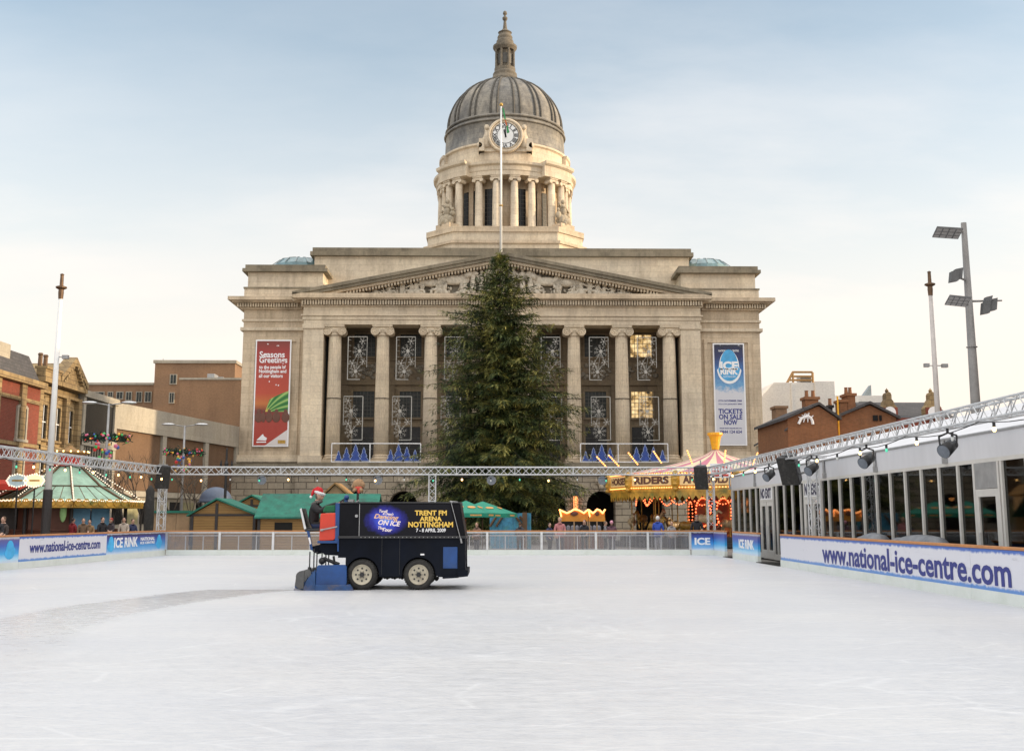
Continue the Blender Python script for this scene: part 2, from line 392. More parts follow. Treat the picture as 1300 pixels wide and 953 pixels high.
# pediment sculpture
def fig(px, h, kind='stand', lean=0):
    mb = MB(); mb.sm = True
    x = XC + (px-636)*.0772; z = zc+.02; y = 107.45
    r = random.Random(px)
    if kind == 'stand':
        mb.lathe(x, y, [(.36*h/2.6, z), (.30*h/2.6, z+h*.28), (.22*h/2.6, z+h*.55), (.30*h/2.6, z+h*.74), (.27*h/2.6, z+h*.81), (.08, z+h*.86)], 12, flute=.12, nfl=7)
        mb.ball((x+lean*.1, y-.05, z+h*.925), h*.068, h*.07, h*.08)
        for s in (-1, 1):
            e = (x+s*h*.17, y-.15, z+h*(.55+.1*r.random())); mb.tube((x+s*h*.1, y, z+h*.79), e, h*.045, h*.035, 6); mb.tube(e, (x+s*h*(.05+.2*r.random()), y-.3, z+h*(.45+.3*r.random())), h*.035, h*.025, 6)
    elif kind == 'seat':
        mb.ball((x, y, z+h*.22), h*.30, .3, h*.24); mb.ball((x-lean*h*.05, y, z+h*.55), h*.17, .22, h*.26)
        mb.ball((x+lean*h*.03, y-.1, z+h*.88), h*.11, h*.11, h*.13)
        mb.tube((x, y-.1, z+h*.32), (x+lean*h*.4, y-.2, z+h*.3), h*.1, h*.08, 6); mb.tube((x+lean*h*.4, y-.2, z+h*.3), (x+lean*h*.42, y-.15, z), h*.08, h*.06, 6)
        mb.tube((x, y-.1, z+h*.7), (x+lean*h*.35, y-.25, z+h*.5), h*.06, h*.04, 6); mb.tube((x-lean*h*.1, y, z+h*.68), (x-lean*h*.3, y-.1, z+h*.35), h*.06, h*.04, 6)
        mb.ball((x-lean*h*.3, y, z+h*.15), h*.2, .25, h*.17)
    elif kind == 'recline':
        mb.ball((x, y, z+h*.3), h*.9, .28, h*.32); mb.ball((x-lean*h*.6, y, z+h*.6), h*.25, .2, h*.32); mb.ball((x-lean*h*.62, y-.1, z+h*1.05), h*.15, h*.15, h*.18)
        mb.tube((x+lean*h*.5, y, z+h*.4), (x+lean*h*1.5, y, z+.1), h*.2, h*.08, 6); mb.tube((x-lean*h*.6, y, z+h*.7), (x+lean*h*.1, y-.15, z+h*.45), h*.09, h*.06, 6)
    elif kind == 'beast':
        bl = h*.55
        mb.ball((x, y, z+h*.62), bl, .3, h*.2); mb.ball((x+lean*bl*.7, y, z+h*.66), h*.22, .28, h*.24); mb.ball((x-lean*bl*.75, y, z+h*.64), h*.2, .27, h*.22)
        mb.tube((x+lean*bl*.8, y-.1, z+h*.75), (x+lean*bl*1.25, y-.15, z+h*.92), h*.15, h*.1, 8); mb.ball((x+lean*bl*1.42, y-.18, z+h*.88), h*.17, .14, h*.09)
        for u in (-.8, -.6, .55, .8):
            mb.tube((x+u*bl, y-.1+.1*(u % .3), z+h*.5), (x+u*bl+r.uniform(-.1, .1)*h, y-.1, z+h*.24), h*.08, h*.045, 6); mb.tube((x+u*bl, y-.1, z+h*.26), (x+u*bl+.04, y-.12, z), h*.05, h*.04, 6)
        mb.tube((x-lean*bl*.95, y, z+h*.7), (x-lean*bl*1.15, y-.05, z+h*.35), h*.04, h*.03, 5)
    elif kind == 'pillar':
        mb.sm = False; mb.box(x-.24, x+.24, y-.1, y+.5, z+.15, z+h); mb.box(x-.32, x+.32, y-.16, y+.5, z, z+.15); mb.box(x-.3, x+.3, y-.14, y+.5, z+h-.12, z+h+.03)
    mb.build({'beast': 'relief_beast', 'pillar': 'relief_pillar'}.get(kind, 'relief_figure'), 'relief', ped)
for a in ((458, .55, 'recline', 1), (474, 1.15, 'seat', 1), (484, .7, 'seat', -1), (492, 1.35, 'seat', 1), (501, .8, 'seat', -1), (508, 1.35, 'pillar'), (519, 1.5, 'seat', -1), (527, 1.7, 'seat', 1),
          (532, .9, 'seat', 1), (544, 2.1, 'beast', -1), (555, 1.9, 'seat', -1), (561, 2.5, 'stand'), (574, 2.55, 'beast', 1), (585, 1.5, 'seat', 1), (598, 3.0, 'stand'), (609, 2.6, 'stand'), (620, 3.2, 'stand'), (636, 3.9, 'stand'),
          (650, 3.0, 'stand'), (662, 2.9, 'stand'), (672, 3.05, 'stand'), (680, 1.6, 'seat', 1), (693, 2.35, 'beast', -1), (707, 2.45, 'stand'), (719, 2.2, 'beast', 1), (725, 1.1, 'seat', -1), (737, 1.85, 'seat', 1),
          (748, 1.75, 'pillar'), (757, 1.6, 'seat', -1), (767, 1.2, 'seat', 1), (776, 1.15, 'seat', -1), (788, 1.05, 'seat', -1), (797, .6, 'recline', 1), (811, .4, 'recline', -1)):
    fig(*a)
m = MB(); m.sm = True; r = random.Random(77)
for i in range(260):
    px = r.uniform(462, 812); lim = max(.25, (1-abs(px-636)/262)*4.6*.8-.2); x = XC+(px-636)*.0772; q = r.uniform(.06, .2)
    m.ball((x, 107.72, zc+.1+r.random()*lim*.8), q, .16, q*r.uniform(.6, 1.8), 7, 5)
m.build('relief_foliage', 'relief', ped)
# antae (corner piers) and columns
for s in (-1, 1):
    m = MB(); a, b = sorted((s*HP, s*(HP-1.95)))
    m.box(XC+a, XC+b, 107.15, 112, zf(578), zf(417)); m.box(XC+a-.1, XC+b+.1, 107.02, 112, zf(417), zf(412)); m.box(XC+a-.15, XC+b+.15, 106.9, 112, zf(588), zf(578))
    m.build('corner_pier', 'stone_pale', R_)
    m = MB(); a, b = sorted((s*(HP-1.97), s*(HP-2.4))); m.box(XC+a, XC+b, 109, 112, zf(587), zf(412)); m.build('dark_pier_strip', 'void', R_)  # near-black strip along the inner side of each pier
ZC0, ZC1 = zf(587), zf(412)
def col_parts(root_xy):
    x, y = root_xy; H = ZC1-ZC0
    sh = MB(); sh.sm = True
    pr = [(.71, ZC0+.75), (.70, ZC0+H*.35), (.655, ZC0+H*.65), (.60, ZC1-1.0)]
    sh.lathe(x, y, pr, 132, flute=.12, nfl=22)
    so = sh.build('column', 'stone_pale', R_)
    b = MB(); b.box(x-.95, x+.95, y-.95, y+.95, ZC0, ZC0+.32); b.sm = True
    b.lathe(x, y, [(.9, ZC0+.32), (.95, ZC0+.42), (.88, ZC0+.5), (.76, ZC0+.56), (.82, ZC0+.64), (.80, ZC0+.72), (.72, ZC0+.78)], 32)
    b.build('base', 'stone', so)
    c = MB(); c.sm = True
    c.lathe(x, y, [(.60, ZC1-1.05), (.67, ZC1-.98), (.62, ZC1-.92), (.62, ZC1-.7), (.8, ZC1-.5), (.8, ZC1-.35)], 32)
    c.sm = False; c.box(x-.98, x+.98, y-.85, y+.85, ZC1-.2, ZC1); c.box(x-.85, x+.85, y-.66, y+.66, ZC1-.42, ZC1-.2)
    for s in (-1, 1):
        cx_, cz_ = x+s*.73, ZC1-.62
        c.tube((cx_, y-.7, cz_), (cx_, y+.7, cz_), .40, .40, 24)
        for r0, w in ((.38, .05), (.24, .04)):
            ring(c, cx_, y-.72, cz_, r0, w)
        c.sm = True; c.ball((cx_, y-.72, cz_), .1, .08, .1); c.sm = False
        c.ball((x+s*.28, y-.68, ZC1-.62), .12, .1, .16)
    c.build('capital', 'stone_pale', so)
    c = MB(); ring(c, x, y, zf(505), .70, .035, 24, 5, 'z'); c.build('cable_band', 'black', so)
def ring(mb, cx, cy, cz, R, r, n=24, m=6, axis='y'):
    vs = []; fs = []
    for i in range(n):
        a = 2*pi*i/n
        for j in range(m):
            b = 2*pi*j/m; q = R + r*cos(b)
            if axis == 'y': vs.append((cx+q*cos(a), cy+r*sin(b), cz+q*sin(a)))
            elif axis == 'z': vs.append((cx+q*cos(a), cy+q*sin(a), cz+r*sin(b)))
            else: vs.append((cx+r*sin(b), cy+q*cos(a), cz+q*sin(a)))
    for i in range(n):
        for j in range(m):
            fs.append((i*m+j, ((i+1) % n)*m+j, ((i+1) % n)*m+(j+1) % m, i*m+(j+1) % m))
    o = mb.sm; mb.sm = True; mb.add(vs, fs); mb.sm = o
for k in range(8): col_parts((XC+(k-3.5)*4.7, 107.95))
# windows in the recessed wall
def grid_window(name, cx, z0, z1, w, Y, glass, nx, nz, parent, frame='stone', fw=.22, bar=.05):
    f = MB()
    f.box(cx-w/2-fw, cx-w/2, Y-.14, Y+.02, z0-fw, z1+fw); f.box(cx+w/2, cx+w/2+fw, Y-.14, Y+.02, z0-fw, z1+fw)
    f.box(cx-w/2, cx+w/2, Y-.14, Y+.02, z1, z1+fw); f.box(cx-w/2-.1, cx+w/2+.1, Y-.2, Y+.02, z0-fw, z0)
    fo = f.build('window', frame, parent)
    g = MB(); g.box(cx-w/2, cx+w/2, Y-.03, Y+.0, z0, z1); g.build('pane', glass, fo)
    b = MB()
    for i in range(1, nx): b.box(cx-w/2+w*i/nx-bar/2, cx-w/2+w*i/nx+bar/2, Y-.07, Y-.032, z0, z1)
    for i in range(1, nz): b.box(cx-w/2, cx+w/2, Y-.066, Y-.034, z0+(z1-z0)*i/nz-bar/2, z0+(z1-z0)*i/nz+bar/2)
    b.build('glazing_bars', 'windowbar', fo)
YR = 111.98
def zr(y): return zz(y, YR)
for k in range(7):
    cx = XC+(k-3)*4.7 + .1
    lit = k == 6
    grid_window('w', cx, zr(453), zr(425), 2.15, YR, 'litglass' if lit else 'leadglass', 5, 5, R_, 'stone_recess_shade')
    grid_window('w', cx, zr(530), zr(497), 2.15, YR, 'litglass' if lit else 'leadglass', 6, 7, R_, 'stone_recess_shade')
    grid_window('w', cx, zr(584), zr(542), 2.15, YR, 'darkglass', 2, 3, R_, 'stone_recess_shade')
    m = MB(); m.sm = True; r = random.Random(k)
    for i in range(26):
        m.ball((cx+r.uniform(-1.5, 1.5), YR-.06, zr(472)+r.uniform(-.75, .75)), r.uniform(.12, .3), .12, r.uniform(.1, .25), 8, 5)
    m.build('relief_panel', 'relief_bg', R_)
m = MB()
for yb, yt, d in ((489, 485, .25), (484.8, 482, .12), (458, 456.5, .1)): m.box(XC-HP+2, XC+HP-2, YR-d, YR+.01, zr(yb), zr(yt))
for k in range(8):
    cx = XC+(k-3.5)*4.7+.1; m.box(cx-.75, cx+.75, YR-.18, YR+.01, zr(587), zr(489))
m.build('string_course', 'stone_recess_shade', R_)
# basement with arches
def arch_wall(mb, x0, x1, z0, z1, arches, y0, y1):
    arches = sorted(arches); cur = x0
    for cx, r, zs in arches:
        mb.box(cur, cx-r, y0, y1, z0, z1); n = 14
        pts = [(cx-r*cos(pi*i/n), zs+r*sin(pi*i/n)) for i in range(n+1)]
        for (a, za_), (b, zb2) in zip(pts, pts[1:]):
            mb.prism([(a, y0, za_), (b, y0, zb2), (b, y0, z1), (a, y0, z1)], (0, y1-y0, 0))
        mb.prism([(cx-r-.001, y0, z0), (cx-r, y0, z0), (cx-r, y0, zs), (cx-r-.001, y0, zs)], (0, y1-y0, 0))
        cur = cx+r
    mb.box(cur, x1, y0, y1, z0, z1)
zt_, ztop = zz(623, 106.4), zf(592)
ar = [(XC+k*4.7, 1.38, zt_-1.38) for k in range(-3, 4)]
m = MB(); arch_wall(m, XC-HP-.25, XC+HP+.25, ZB, ztop, ar, 106.4, 108.4); m.build('arcade_wall', 'stone_rust', R_)
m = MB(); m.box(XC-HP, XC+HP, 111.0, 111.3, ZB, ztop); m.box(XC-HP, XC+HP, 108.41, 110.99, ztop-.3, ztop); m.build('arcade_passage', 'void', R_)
for cx, r, zs in ar:
    m = MB(); n = 11
    for i in range(n):
        a0, a1 = pi*i/n+.02, pi*(i+1)/n-.02; q = .62 if i != n//2 else .9
        m.prism([(cx-r*cos(a0), 106.28, zs+r*sin(a0)), (cx-r*cos(a1), 106.28, zs+r*sin(a1)), (cx-(r+q)*cos(a1), 106.28, zs+(r+q)*sin(a1)), (cx-(r+q)*cos(a0), 106.28, zs+(r+q)*sin(a0))], (0, .13, 0))
    m.sm = True; m.ball((cx, 106.1, zs+r+.75), .34, .3, .42); m.ball((cx, 105.95, zs+r+.35), .25, .22, .3)
    for s in (-1, 1): m.ball((cx+s*.42, 106.2, zs+r+.9), .18, .2, .3)
    m.build('arch_surround', 'stone_rust', R_)
for s in (-1, 1):
    m = MB(); a, b = sorted((s*(HW+.5), s*(HP+.25))); cxw = XC+s*22.4
    arch_wall(m, XC+a, XC+b, ZB, zf(588), [(cxw, .9, zz(626, 107)-.9)], 107.2, 121); m.build('basement_wall', 'stone_rust', R_)
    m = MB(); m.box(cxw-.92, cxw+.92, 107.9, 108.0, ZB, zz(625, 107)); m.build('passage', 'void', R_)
    m = MB(); aa, bb = sorted((s*(HW+.8), s*HP)); m.box(XC+aa, XC+bb, 106.95, 121, zf(592), zf(588)); m.build('basement_coping', 'stone_dark', R_)
m = MB(); 
for y in (600, 603): m.box(XC-HP-.3, XC+HP+.3, 106.33, 106.45, zf(y+1.2), zf(y))
m.build('string_course', 'stone_rust', R_)
# upper attic block
A0 = 111.5
def za_(y): return zz(y, A0)
m = MB(); m.box(XC-19.3, XC+19.3, A0, 126, zf(378), za_(326)); m.box(XC-25, XC+25, 119, 136, ZB, zf(380)); m.build('attic_block', 'stone_pale', R_)
m = MB(); m.box(XC-19.7, XC+19.7, A0-.45, 126.4, za_(326), za_(321)); m.box(XC-19.5, XC+19.5, A0-.2, 126.2, za_(321), za_(315.5)); m.build('attic_coping', 'stone_dark', R_)
# ------------------------------------------------------------------ drum and dome
XD = 1.08; YD = 124.0
def zd(y, Y=YD): return zz(y, Y, 640)
def octo(mb, r, c, z0, z1):
    pts = [(-c, -r), (c, -r), (r, -c), (r, c), (c, r), (-c, r), (-r, c), (-r, -c)]
    mb.prism([(XD+a, YD+b, z0) for a, b in pts], (0, 0, z1-z0))
zb = zd(313, 115); z1 = zd(305, 115); z2 = zd(293, 115); z3 = zd(289, 116)
m = MB(); octo(m, 8.75, 5.75, zb-2.2, z1); octo(m, 8.5, 5.6, z1, z2); m.build('drum_plinth', 'stone_pale', R_)
m = MB(); octo(m, 8.65, 5.7, z2, z3); octo(m, 8.95, 5.85, z1-.28, z1); m.build('drum_plinth_coping', 'stone', R_)
ze0 = zd(221.5, 116.2); ze1 = zd(206.5, 116); ze2 = zd(201, 115.6)
m = MB(); m.sm = True; m.lathe(XD, YD, [(6.1, z3-.1), (6.1, ze0+.1)], 72); m.build('drum_wall', 'stone', R_)
m = MB(); m.sm = False
m.lathe(XD, YD, [(5.9, ze0), (7.85, ze0), (7.85, ze0+.5), (7.92, ze0+.52), (7.92, ze1-.25), (8.2, ze1-.1), (8.25, ze1+.18), (6.2, ze2-.1)], 96)
for q in range(4):
    c = -pi/2 + pi/4 + q*pi/2; w = radians(15)
    m.lathe(XD, YD, [(6, ze0-.002), (8.6, ze0), (8.6, ze1-.1), (8.9, ze1+.1), (8.95, ze1+.4), (6, ze1+.5)], 12, c-w, c+w)
    for sg in (-1, 1):
        a = c+sg*w; pr = [(6, ze0), (8.6, ze0), (8.6, ze1-.1), (8.9, ze1+.1), (8.95, ze1+.4), (6, ze1+.5)]
        m.add([(XD+r*cos(a), YD+r*sin(a), z) for r, z in pr], [tuple(range(len(pr)))])
m.build('drum_entablature', 'stone_pale', R_)
def dcol(phi, R, name='drum_column'):
    a = -pi/2+radians(phi); x, y = XD+R*cos(a), YD+R*sin(a); u = Vector((-sin(a), cos(a), 0)); rd = Vector((cos(a), sin(a), 0))
    H = ze0-z3
    s_ = MB(); s_.sm = True; s_.lathe(x, y, [(.58, z3), (.58, z3+.15), (.50, z3+.3), (.455, z3+.35), (.44, z3+H*.5), (.39, ze0-.55)], 44, flute=.05, nfl=14)
    so = s_.build(name, 'stone_pale', R_)
    c = MB(); p = Vector((x, y, ze0-.08)); c.obox(p, u*.58, rd*.5, (0, 0, .08)); c.obox(p-Vector((0, 0, .2)), u*.48, rd*.42, (0, 0, .13))
    for s in (-1, 1):
        q = p+u*(s*.44)-Vector((0, 0, .34)); c.tube(q-rd*.45, q+rd*.45, .22, .22, 14)
    c.build('capital', 'stone_pale', so)
for q in range(4):
    for ph in (-7.8, 7.8, -23.3, 23.3): dcol(q*90+ph, 7.3)
    for ph in (39.5, 50.5): dcol(q*90+ph, 8.0)
# pilasters and tall dark windows between the columns
m = MB()
for i in range(24):
    a = radians(i*15+7.5)
    if i % 3 != 1: m.obox((XD+6.1*cos(a), YD+6.1*sin(a), (z3+ze0)/2), Vector((cos(a), sin(a), 0))*.14, Vector((-sin(a), cos(a), 0))*.3, (0, 0, (ze0-z3)/2))
m.build('pilasters', 'stone', R_)
for ph in (-58, -45, -31, -15.5, 0, 15.5, 31, 45, 58):
    a = -pi/2+radians(ph); c = Vector((XD+6.12*cos(a), YD+6.12*sin(a), z3+(ze0-z3)*.46)); u = Vector((-sin(a), cos(a), 0)); rd = Vector((cos(a), sin(a), 0))
    if ph == 0: continue
    g = MB(); g.obox(c, u*(.62 if abs(ph) == 15.5 else .35), rd*.07, (0, 0, (ze0-z3)*.36)); go = g.build('drum_window', 'darkglass', R_)
    b = MB(); w_ = .62 if abs(ph) == 15.5 else .35
    for i in range(-1, 2): b.obox(c+u*i*w_*.5, u*.02, rd*.1, (0, 0, (ze0-z3)*.36))
    for i in range(-4, 5): b.obox(c+Vector((0, 0, i*(ze0-z3)*.08)), u*w_, rd*.095, (0, 0, .02))
    b.build('glazing_bars', 'windowbar', go)
# corner statues
for q in range(4):
    a = -pi/4 + q*pi/2; c = Vector((XD+8.9*cos(a), YD+8.9*sin(a), z3)); u = Vector((-sin(a), cos(a), 0)); rd = Vector((cos(a), sin(a), 0))
    m = MB(); m.obox(c+Vector((0, 0, .35)), u*1.1, rd*.75, (0, 0, .35))
    so = m.build('statue_pedestal', 'stone', R_)
    m = MB(); m.sm = True
    def bb(du, dr, dz, rx, rz): 
        p = c+u*du+rd*dr; m.ball((p.x, p.y, z3+dz), rx, rx, rz, 12, 8)
    for a_ in ((0, 0, 1.25, .75, .7), (0, .3, 1.0, .6, .5), (-.5, .3, 1.2, .35, .6), (.6, .2, 1.1, .4, .55), (0, 0, 2.2, .45, .65), (0, -.05, 2.75, .5, .35), (0, .05, 3.35, .22, .28), (.75, 0, 1.9, .3, .35), (.85, .05, 2.35, .17, .2), (-.8, .1, 1.7, .32, .5), (-.85, .1, 2.35, .17, .2), (.4, .5, .8, .3, .4), (-.3, .55, .75, .3, .35)): bb(*a_)
    m.tube(c+u*.4+Vector((0, 0, 2.8)), c+u*.85+rd*.2+Vector((0, 0, 2.2)), .14, .1, 8); m.tube(c-u*.4+Vector((0, 0, 2.8)), c-u*.8+rd*.2+Vector((0, 0, 3.1)), .14, .1, 8)
    m.build('statue', 'statue', so)
# attic drum under the dome
za0 = ze2-.1; za1 = zd(181, 117); zs = zd(168)
m = MB(); m.lathe(XD, YD, [(7.05, za0-.4), (7.05, za1-.3), (7.3, za1-.15), (7.3, za1+.05), (6.9, za1+.2)], 96)
for q in range(4):
    for off in (0,):
        c = -pi/2+q*pi/2; w = radians(22)
        m.lathe(XD, YD, [(6, za0-.39), (7.45, za0-.38), (7.45, za1-.5), (7.6, za1-.4), (7.6, za1-.1), (6, za1)], 12, c-w, c+w)
        for sg in (-1, 1):
            a = c+sg*w; m.add([(XD+r*cos(a), YD+r*sin(a), z) for r, z in [(6, za0-.39), (7.45, za0-.38), (7.45, za1-.5), (7.6, za1-.4), (7.6, za1-.1), (6, za1)]], [(0, 1, 2, 3, 4, 5)])
m.build('drum_attic', 'stone_pale', R_)
def domestone():
    m, t, b, o = nt_new('weathered_dome_stone'); p = objc(t)
    n1 = noise(t, p, 1.1, 6, .7, (1, 1, .5)); n2 = noise(t, p, .22, 4, .6); n3 = noise(t, p, 7, 3, .7)
    c = ramp(t, n1, [(.28, (.10, .096, .09)), (.5, (.215, .205, .185)), (.72, (.36, .335, .285))])
    c = mixc(t, .7, c, ramp(t, n2, [(.35, (.6, .62, .66)), (.65, (1.35, 1.25, 1.1))]), 'MULTIPLY')
    c = mixc(t, .4, c, ramp(t, n3, [(.3, .6), (.7, 1.3)]), 'MULTIPLY')
    sp = t.nodes.new('ShaderNodeSeparateXYZ'); t.links.new(p, sp.inputs[0])
    wz = mth(t, 'FRACT', mth(t, 'MULTIPLY', sp.outputs[2], 1.6)); ln = mth(t, 'LESS_THAN', wz, .05)
    c = mixc(t, mth(t, 'MULTIPLY', ln, .5), c, (.05, .045, .04))
    t.links.new(c, b.inputs['Base Color']); b.inputs['Roughness'].default_value = .75
    bp = nd(t, 'ShaderNodeBump', Strength=.5, Distance=.05); t.links.new(n1, bp.inputs['Height']); t.links.new(bp.outputs[0], b.inputs['Normal'])
    return m
DEF['dome'] = domestone
DEF['domerib'] = lambda: B('dark_dome_rib', (.085, .078, .066), .8, .35, 3, .3)
DEF['lanternstone'] = lambda: B('sooty_lantern_stone', (.16, .135, .10), .85, .35, 2.5, .5, dirt=(.08, .07, .055))
RD, BD = 6.62, 6.15
prof = [(7.15, za1-.1), (7.15, za1+.15), (6.95, za1+.35), (6.85, zs-1.0), (6.95, zs-.9), (6.72, zs-.6)] + [(RD*cos(radians(t_)), zs+BD*sin(radians(t_))) for t_ in range(0, 79, 4)]
m = MB(); m.sm = True; m.lathe(XD, YD, prof, 96); dome = m.build('dome', 'dome', R_)
for i in range(16):
    m = MB()
    for da in (-.055, .055):
        a = 2*pi*(i+.5)/16 + da
        pts = []
        for t_ in range(-4, 78, 5):
            r = RD*cos(radians(max(t_, 0)))+.05; pts.append((XD+r*cos(a), YD+r*sin(a), zs+BD*sin(radians(t_))))
        m.path(pts, .125, 6)
    m.build('rib', 'domerib', dome)
m = MB(); ring(m, XD, YD, zs-.35, 6.8, .16, 72, 6, 'z'); ring(m, XD, YD, zs-.95, 6.95, .14, 72, 6, 'z'); m.build('moulding', 'dome', dome)
# lantern
lz = lambda y: zd(y)
K = .0915
m = MB(); m.sm = False
m.lathe(XD, YD, [(20*K, lz(106)-.6), (18*K, lz(102)), (15.5*K, lz(98)), (15.5*K, lz(95)), (13.5*K, lz(92)), (13.5*K, lz(88)), (9.5*K, lz(87.5)), (9.5*K, lz(66)), (13*K, lz(65.5)), (15.5*K, lz(62)), (15.5*K, lz(59.5)), (11.5*K, lz(58)),
   (11*K, lz(53)), (9.5*K, lz(51)), (9.8*K, lz(48)), (8*K, lz(44.5)), (7.5*K, lz(43.5)), (9*K, lz(42)), (5*K, lz(39.5)), (2.8*K, lz(37)), (2.2*K, lz(32)), (1.7*K, lz(27)), (3.2*K, lz(25)), (3.4*K, lz(23)), (1.4*K, lz(21)), (1.3*K, lz(20)), (2.8*K, lz(18)), (2.3*K, lz(15.5)), (.05, lz(14))], 32)
lan = m.build('lantern', 'lanternstone', dome)
for i in range(8):
    a = 2*pi*i/8 + pi/8; m = MB(); x, y = XD+12*K*cos(a), YD+12*K*sin(a)
    m.tube((x, y, lz(88)), (x, y, lz(65)), .16, .14, 10)
    m.build('colonnette', 'lanternstone', dome)
m = MB()
for i in range(8):
    a = 2*pi*i/8; u = Vector((-sin(a), cos(a), 0)); rd = Vector((cos(a), sin(a), 0)); m.obox(Vector((XD, YD, lz(77)))+rd*(9.5*K), u*.27, rd*.05, (0, 0, .62))
m.build('louvre', 'windowbar', dome)
# clock
YK = YD-7.75; ck = P(641, 172, YK); cz = ck.z; cx = XD
m = MB()
m.box(cx-2.95, cx+2.95, YK+.25, YK+2.2, za1-1.2, cz-.6)
m.tube((cx, YK, cz), (cx, YK+2.5, cz), 1.95, 1.95, 40); m.box(cx-2.9, cx-2.3, YK-.05, YK+1.8, za1-1.2, za1+.2); m.box(cx+2.3, cx+2.9, YK-.05, YK+1.8, za1-1.2, za1+.2)
ring(m, cx, YK, cz, 1.8, .18, 48, 6); ring(m, cx, YK, cz, 1.5, .1, 48, 6)
co = m.build('clock_surround', 'stone_pale', R_)
m = MB(); m.tube((cx, YK-.06, cz), (cx, YK-.03, cz), 1.46, 1.46, 48); m.build('clock_face', 'white', co)
m = MB(); ring(m, cx, YK-.065, cz, 1.42, .035, 48, 4); ring(m, cx, YK-.065, cz, .92, .03, 48, 4)
nums = ['XII', 'I', 'II', 'III', 'IIII', 'V', 'VI', 'VII', 'VIII', 'IX', 'X', 'XI']
for i, s in enumerate(nums):
    a = pi/2-2*pi*i/12; rd = Vector((cos(a), 0, sin(a))); m.text(s, Vector((cx, YK-.075, cz))+rd*1.17, (sin(a), 0, -cos(a)), rd, None, .4, .02, bold=.03)
m.build('clock_numerals', 'black', co)
m = MB(); 
for ang, L, w in ((pi/2-.03, 1.05, .06), (pi/2-2*pi*11.55/12+2*pi, .72, .085)):
    d = Vector((cos(ang), 0, sin(ang))); n_ = Vector((-sin(ang), 0, cos(ang))); c0 = Vector((cx, YK-.1, cz)); m.prism([c0-d*.25-n_*w, c0-d*.25+n_*w, c0+d*L*.8+n_*w, c0+d*L, c0+d*L*.8-n_*w], (0, -.02, 0))
m.build('clock_hands', 'black', co)
m = MB(); m.sm = True
for s in (-1, 1):
    m.prism([(cx+s*1.7, YK+.05, cz+1.0), (cx+s*2.0, YK+.05, cz+1.15), (cx+s*2.25, YK+.05, cz+.9), (cx+s*2.3, YK+.05, cz+.2), (cx+s*2.6, YK+.05, cz-.5), (cx+s*3.0, YK+.05, cz-.95), (cx+s*3.05, YK+.05, cz-1.3), (cx+s*1.7, YK+.05, cz-1.3)], (0, .5, 0)); m.tube((cx+s*2.05, YK-.05, cz+.95), (cx+s*2.05, YK+.4, cz+.95), .28, .28, 16); m.tube((cx+s*2.85, YK-.05, cz-1.1), (cx+s*2.85, YK+.4, cz-1.1), .3, .3, 16)
m.build('clock_scroll', 'stone_pale', co)
# flagpole on the pediment
fp = P(636, 318, 110); ft = P(636, 134, 110)
T = thing('flagpole', (fp.x, 110, fp.z-.6), 'tall white flagpole rising above the pediment in front of the clock', 'flagpole')
m = MB(); m.sm = True; m.tube((fp.x, 110, fp.z-.6), (fp.x, 110, ft.z), .14, .08, 12); m.build('pole', 'white', T)
m = MB(); m.sm = True; m.ball((fp.x, 110, ft.z+.08), .2); m.tube((fp.x, 110, zz(262, 110)), (fp.x, 110, zz(260.5, 110)), .21, .21, 12); m.build('collar', 'gold', T)
m = MB(); z_ = zz(137, 110); 
pts = [(fp.x+.15, z_), (fp.x+.4, z_-.9), (fp.x+.75, z_-2.3), (fp.x+.95, z_-2.9)]
m.mi = 0; m.prism([(fp.x+.1, 109.9, z_), (fp.x+.3, 109.9, z_-.2), (fp.x+.5, 109.9, z_-1.4), (fp.x+.35, 109.9, z_-1.3)], (0, .12, 0))
m.mi = 1; m.prism([(fp.x+.35, 109.86, z_-1.3), (fp.x+.5, 109.86, z_-1.4), (fp.x+.66, 109.86, z_-2.1), (fp.x+.55, 109.86, z_-2.1)], (0, .12, 0))
m.mi = 2; m.prism([(fp.x+.55, 109.84, z_-2.0), (fp.x+.68, 109.84, z_-2.0), (fp.x+.85, 109.84, z_-2.7), (fp.x+.6, 109.84, z_-2.8)], (0, .12, 0))
DEF['flag_green'] = lambda: B('flag_green', (.03, .25, .08), .7, .2, 3); DEF['flag_orange'] = lambda: B('flag_orange', (.5, .12, .03), .7, .2, 3)
m.build('flag', ['flag_green', 'flag_orange', 'flag_green'], T)
# flood lamps on the small roof corners, wall lanterns
for k, (px, py) in enumerate(((605, 640), (731, 640))):
    c = P(px, py, 105.9); 
    T = thing('wall_lantern', (c.x, c.y, c.z-.9), ['lit orange wall lantern half hidden by the lower left boughs of the big fir', 'lit orange wall lantern on the pier just right of the big fir'][k], 'wall lantern', 'lit lanterns on the arcade piers')
    m = MB(); m.tube((c.x, 106.4, c.z-1.1), (c.x, 105.9, c.z-.95), .06, .06, 6); m.lathe(c.x, c.y, [(.05, c.z-1.2), (.2, c.z-.95), (.33, c.z-.85), (.3, c.z-.8)], 8); m.lathe(c.x, c.y, [(.36, c.z+.8), (.3, c.z+.95), (.1, c.z+1.2), (.02, c.z+1.35)], 8)
    for i in range(6):
        a = pi/3*i; m.tube((c.x+.3*cos(a), c.y+.3*sin(a), c.z-.82), (c.x+.34*cos(a), c.y+.34*sin(a), c.z+.82), .03, .03, 4)
    m.build('lantern_frame', 'black', T)
    m = MB(); m.lathe(c.x, c.y, [(.2, c.z-.78), (.24, c.z+.78)], 6); m.build('lamp_glass', 'lantern', T)
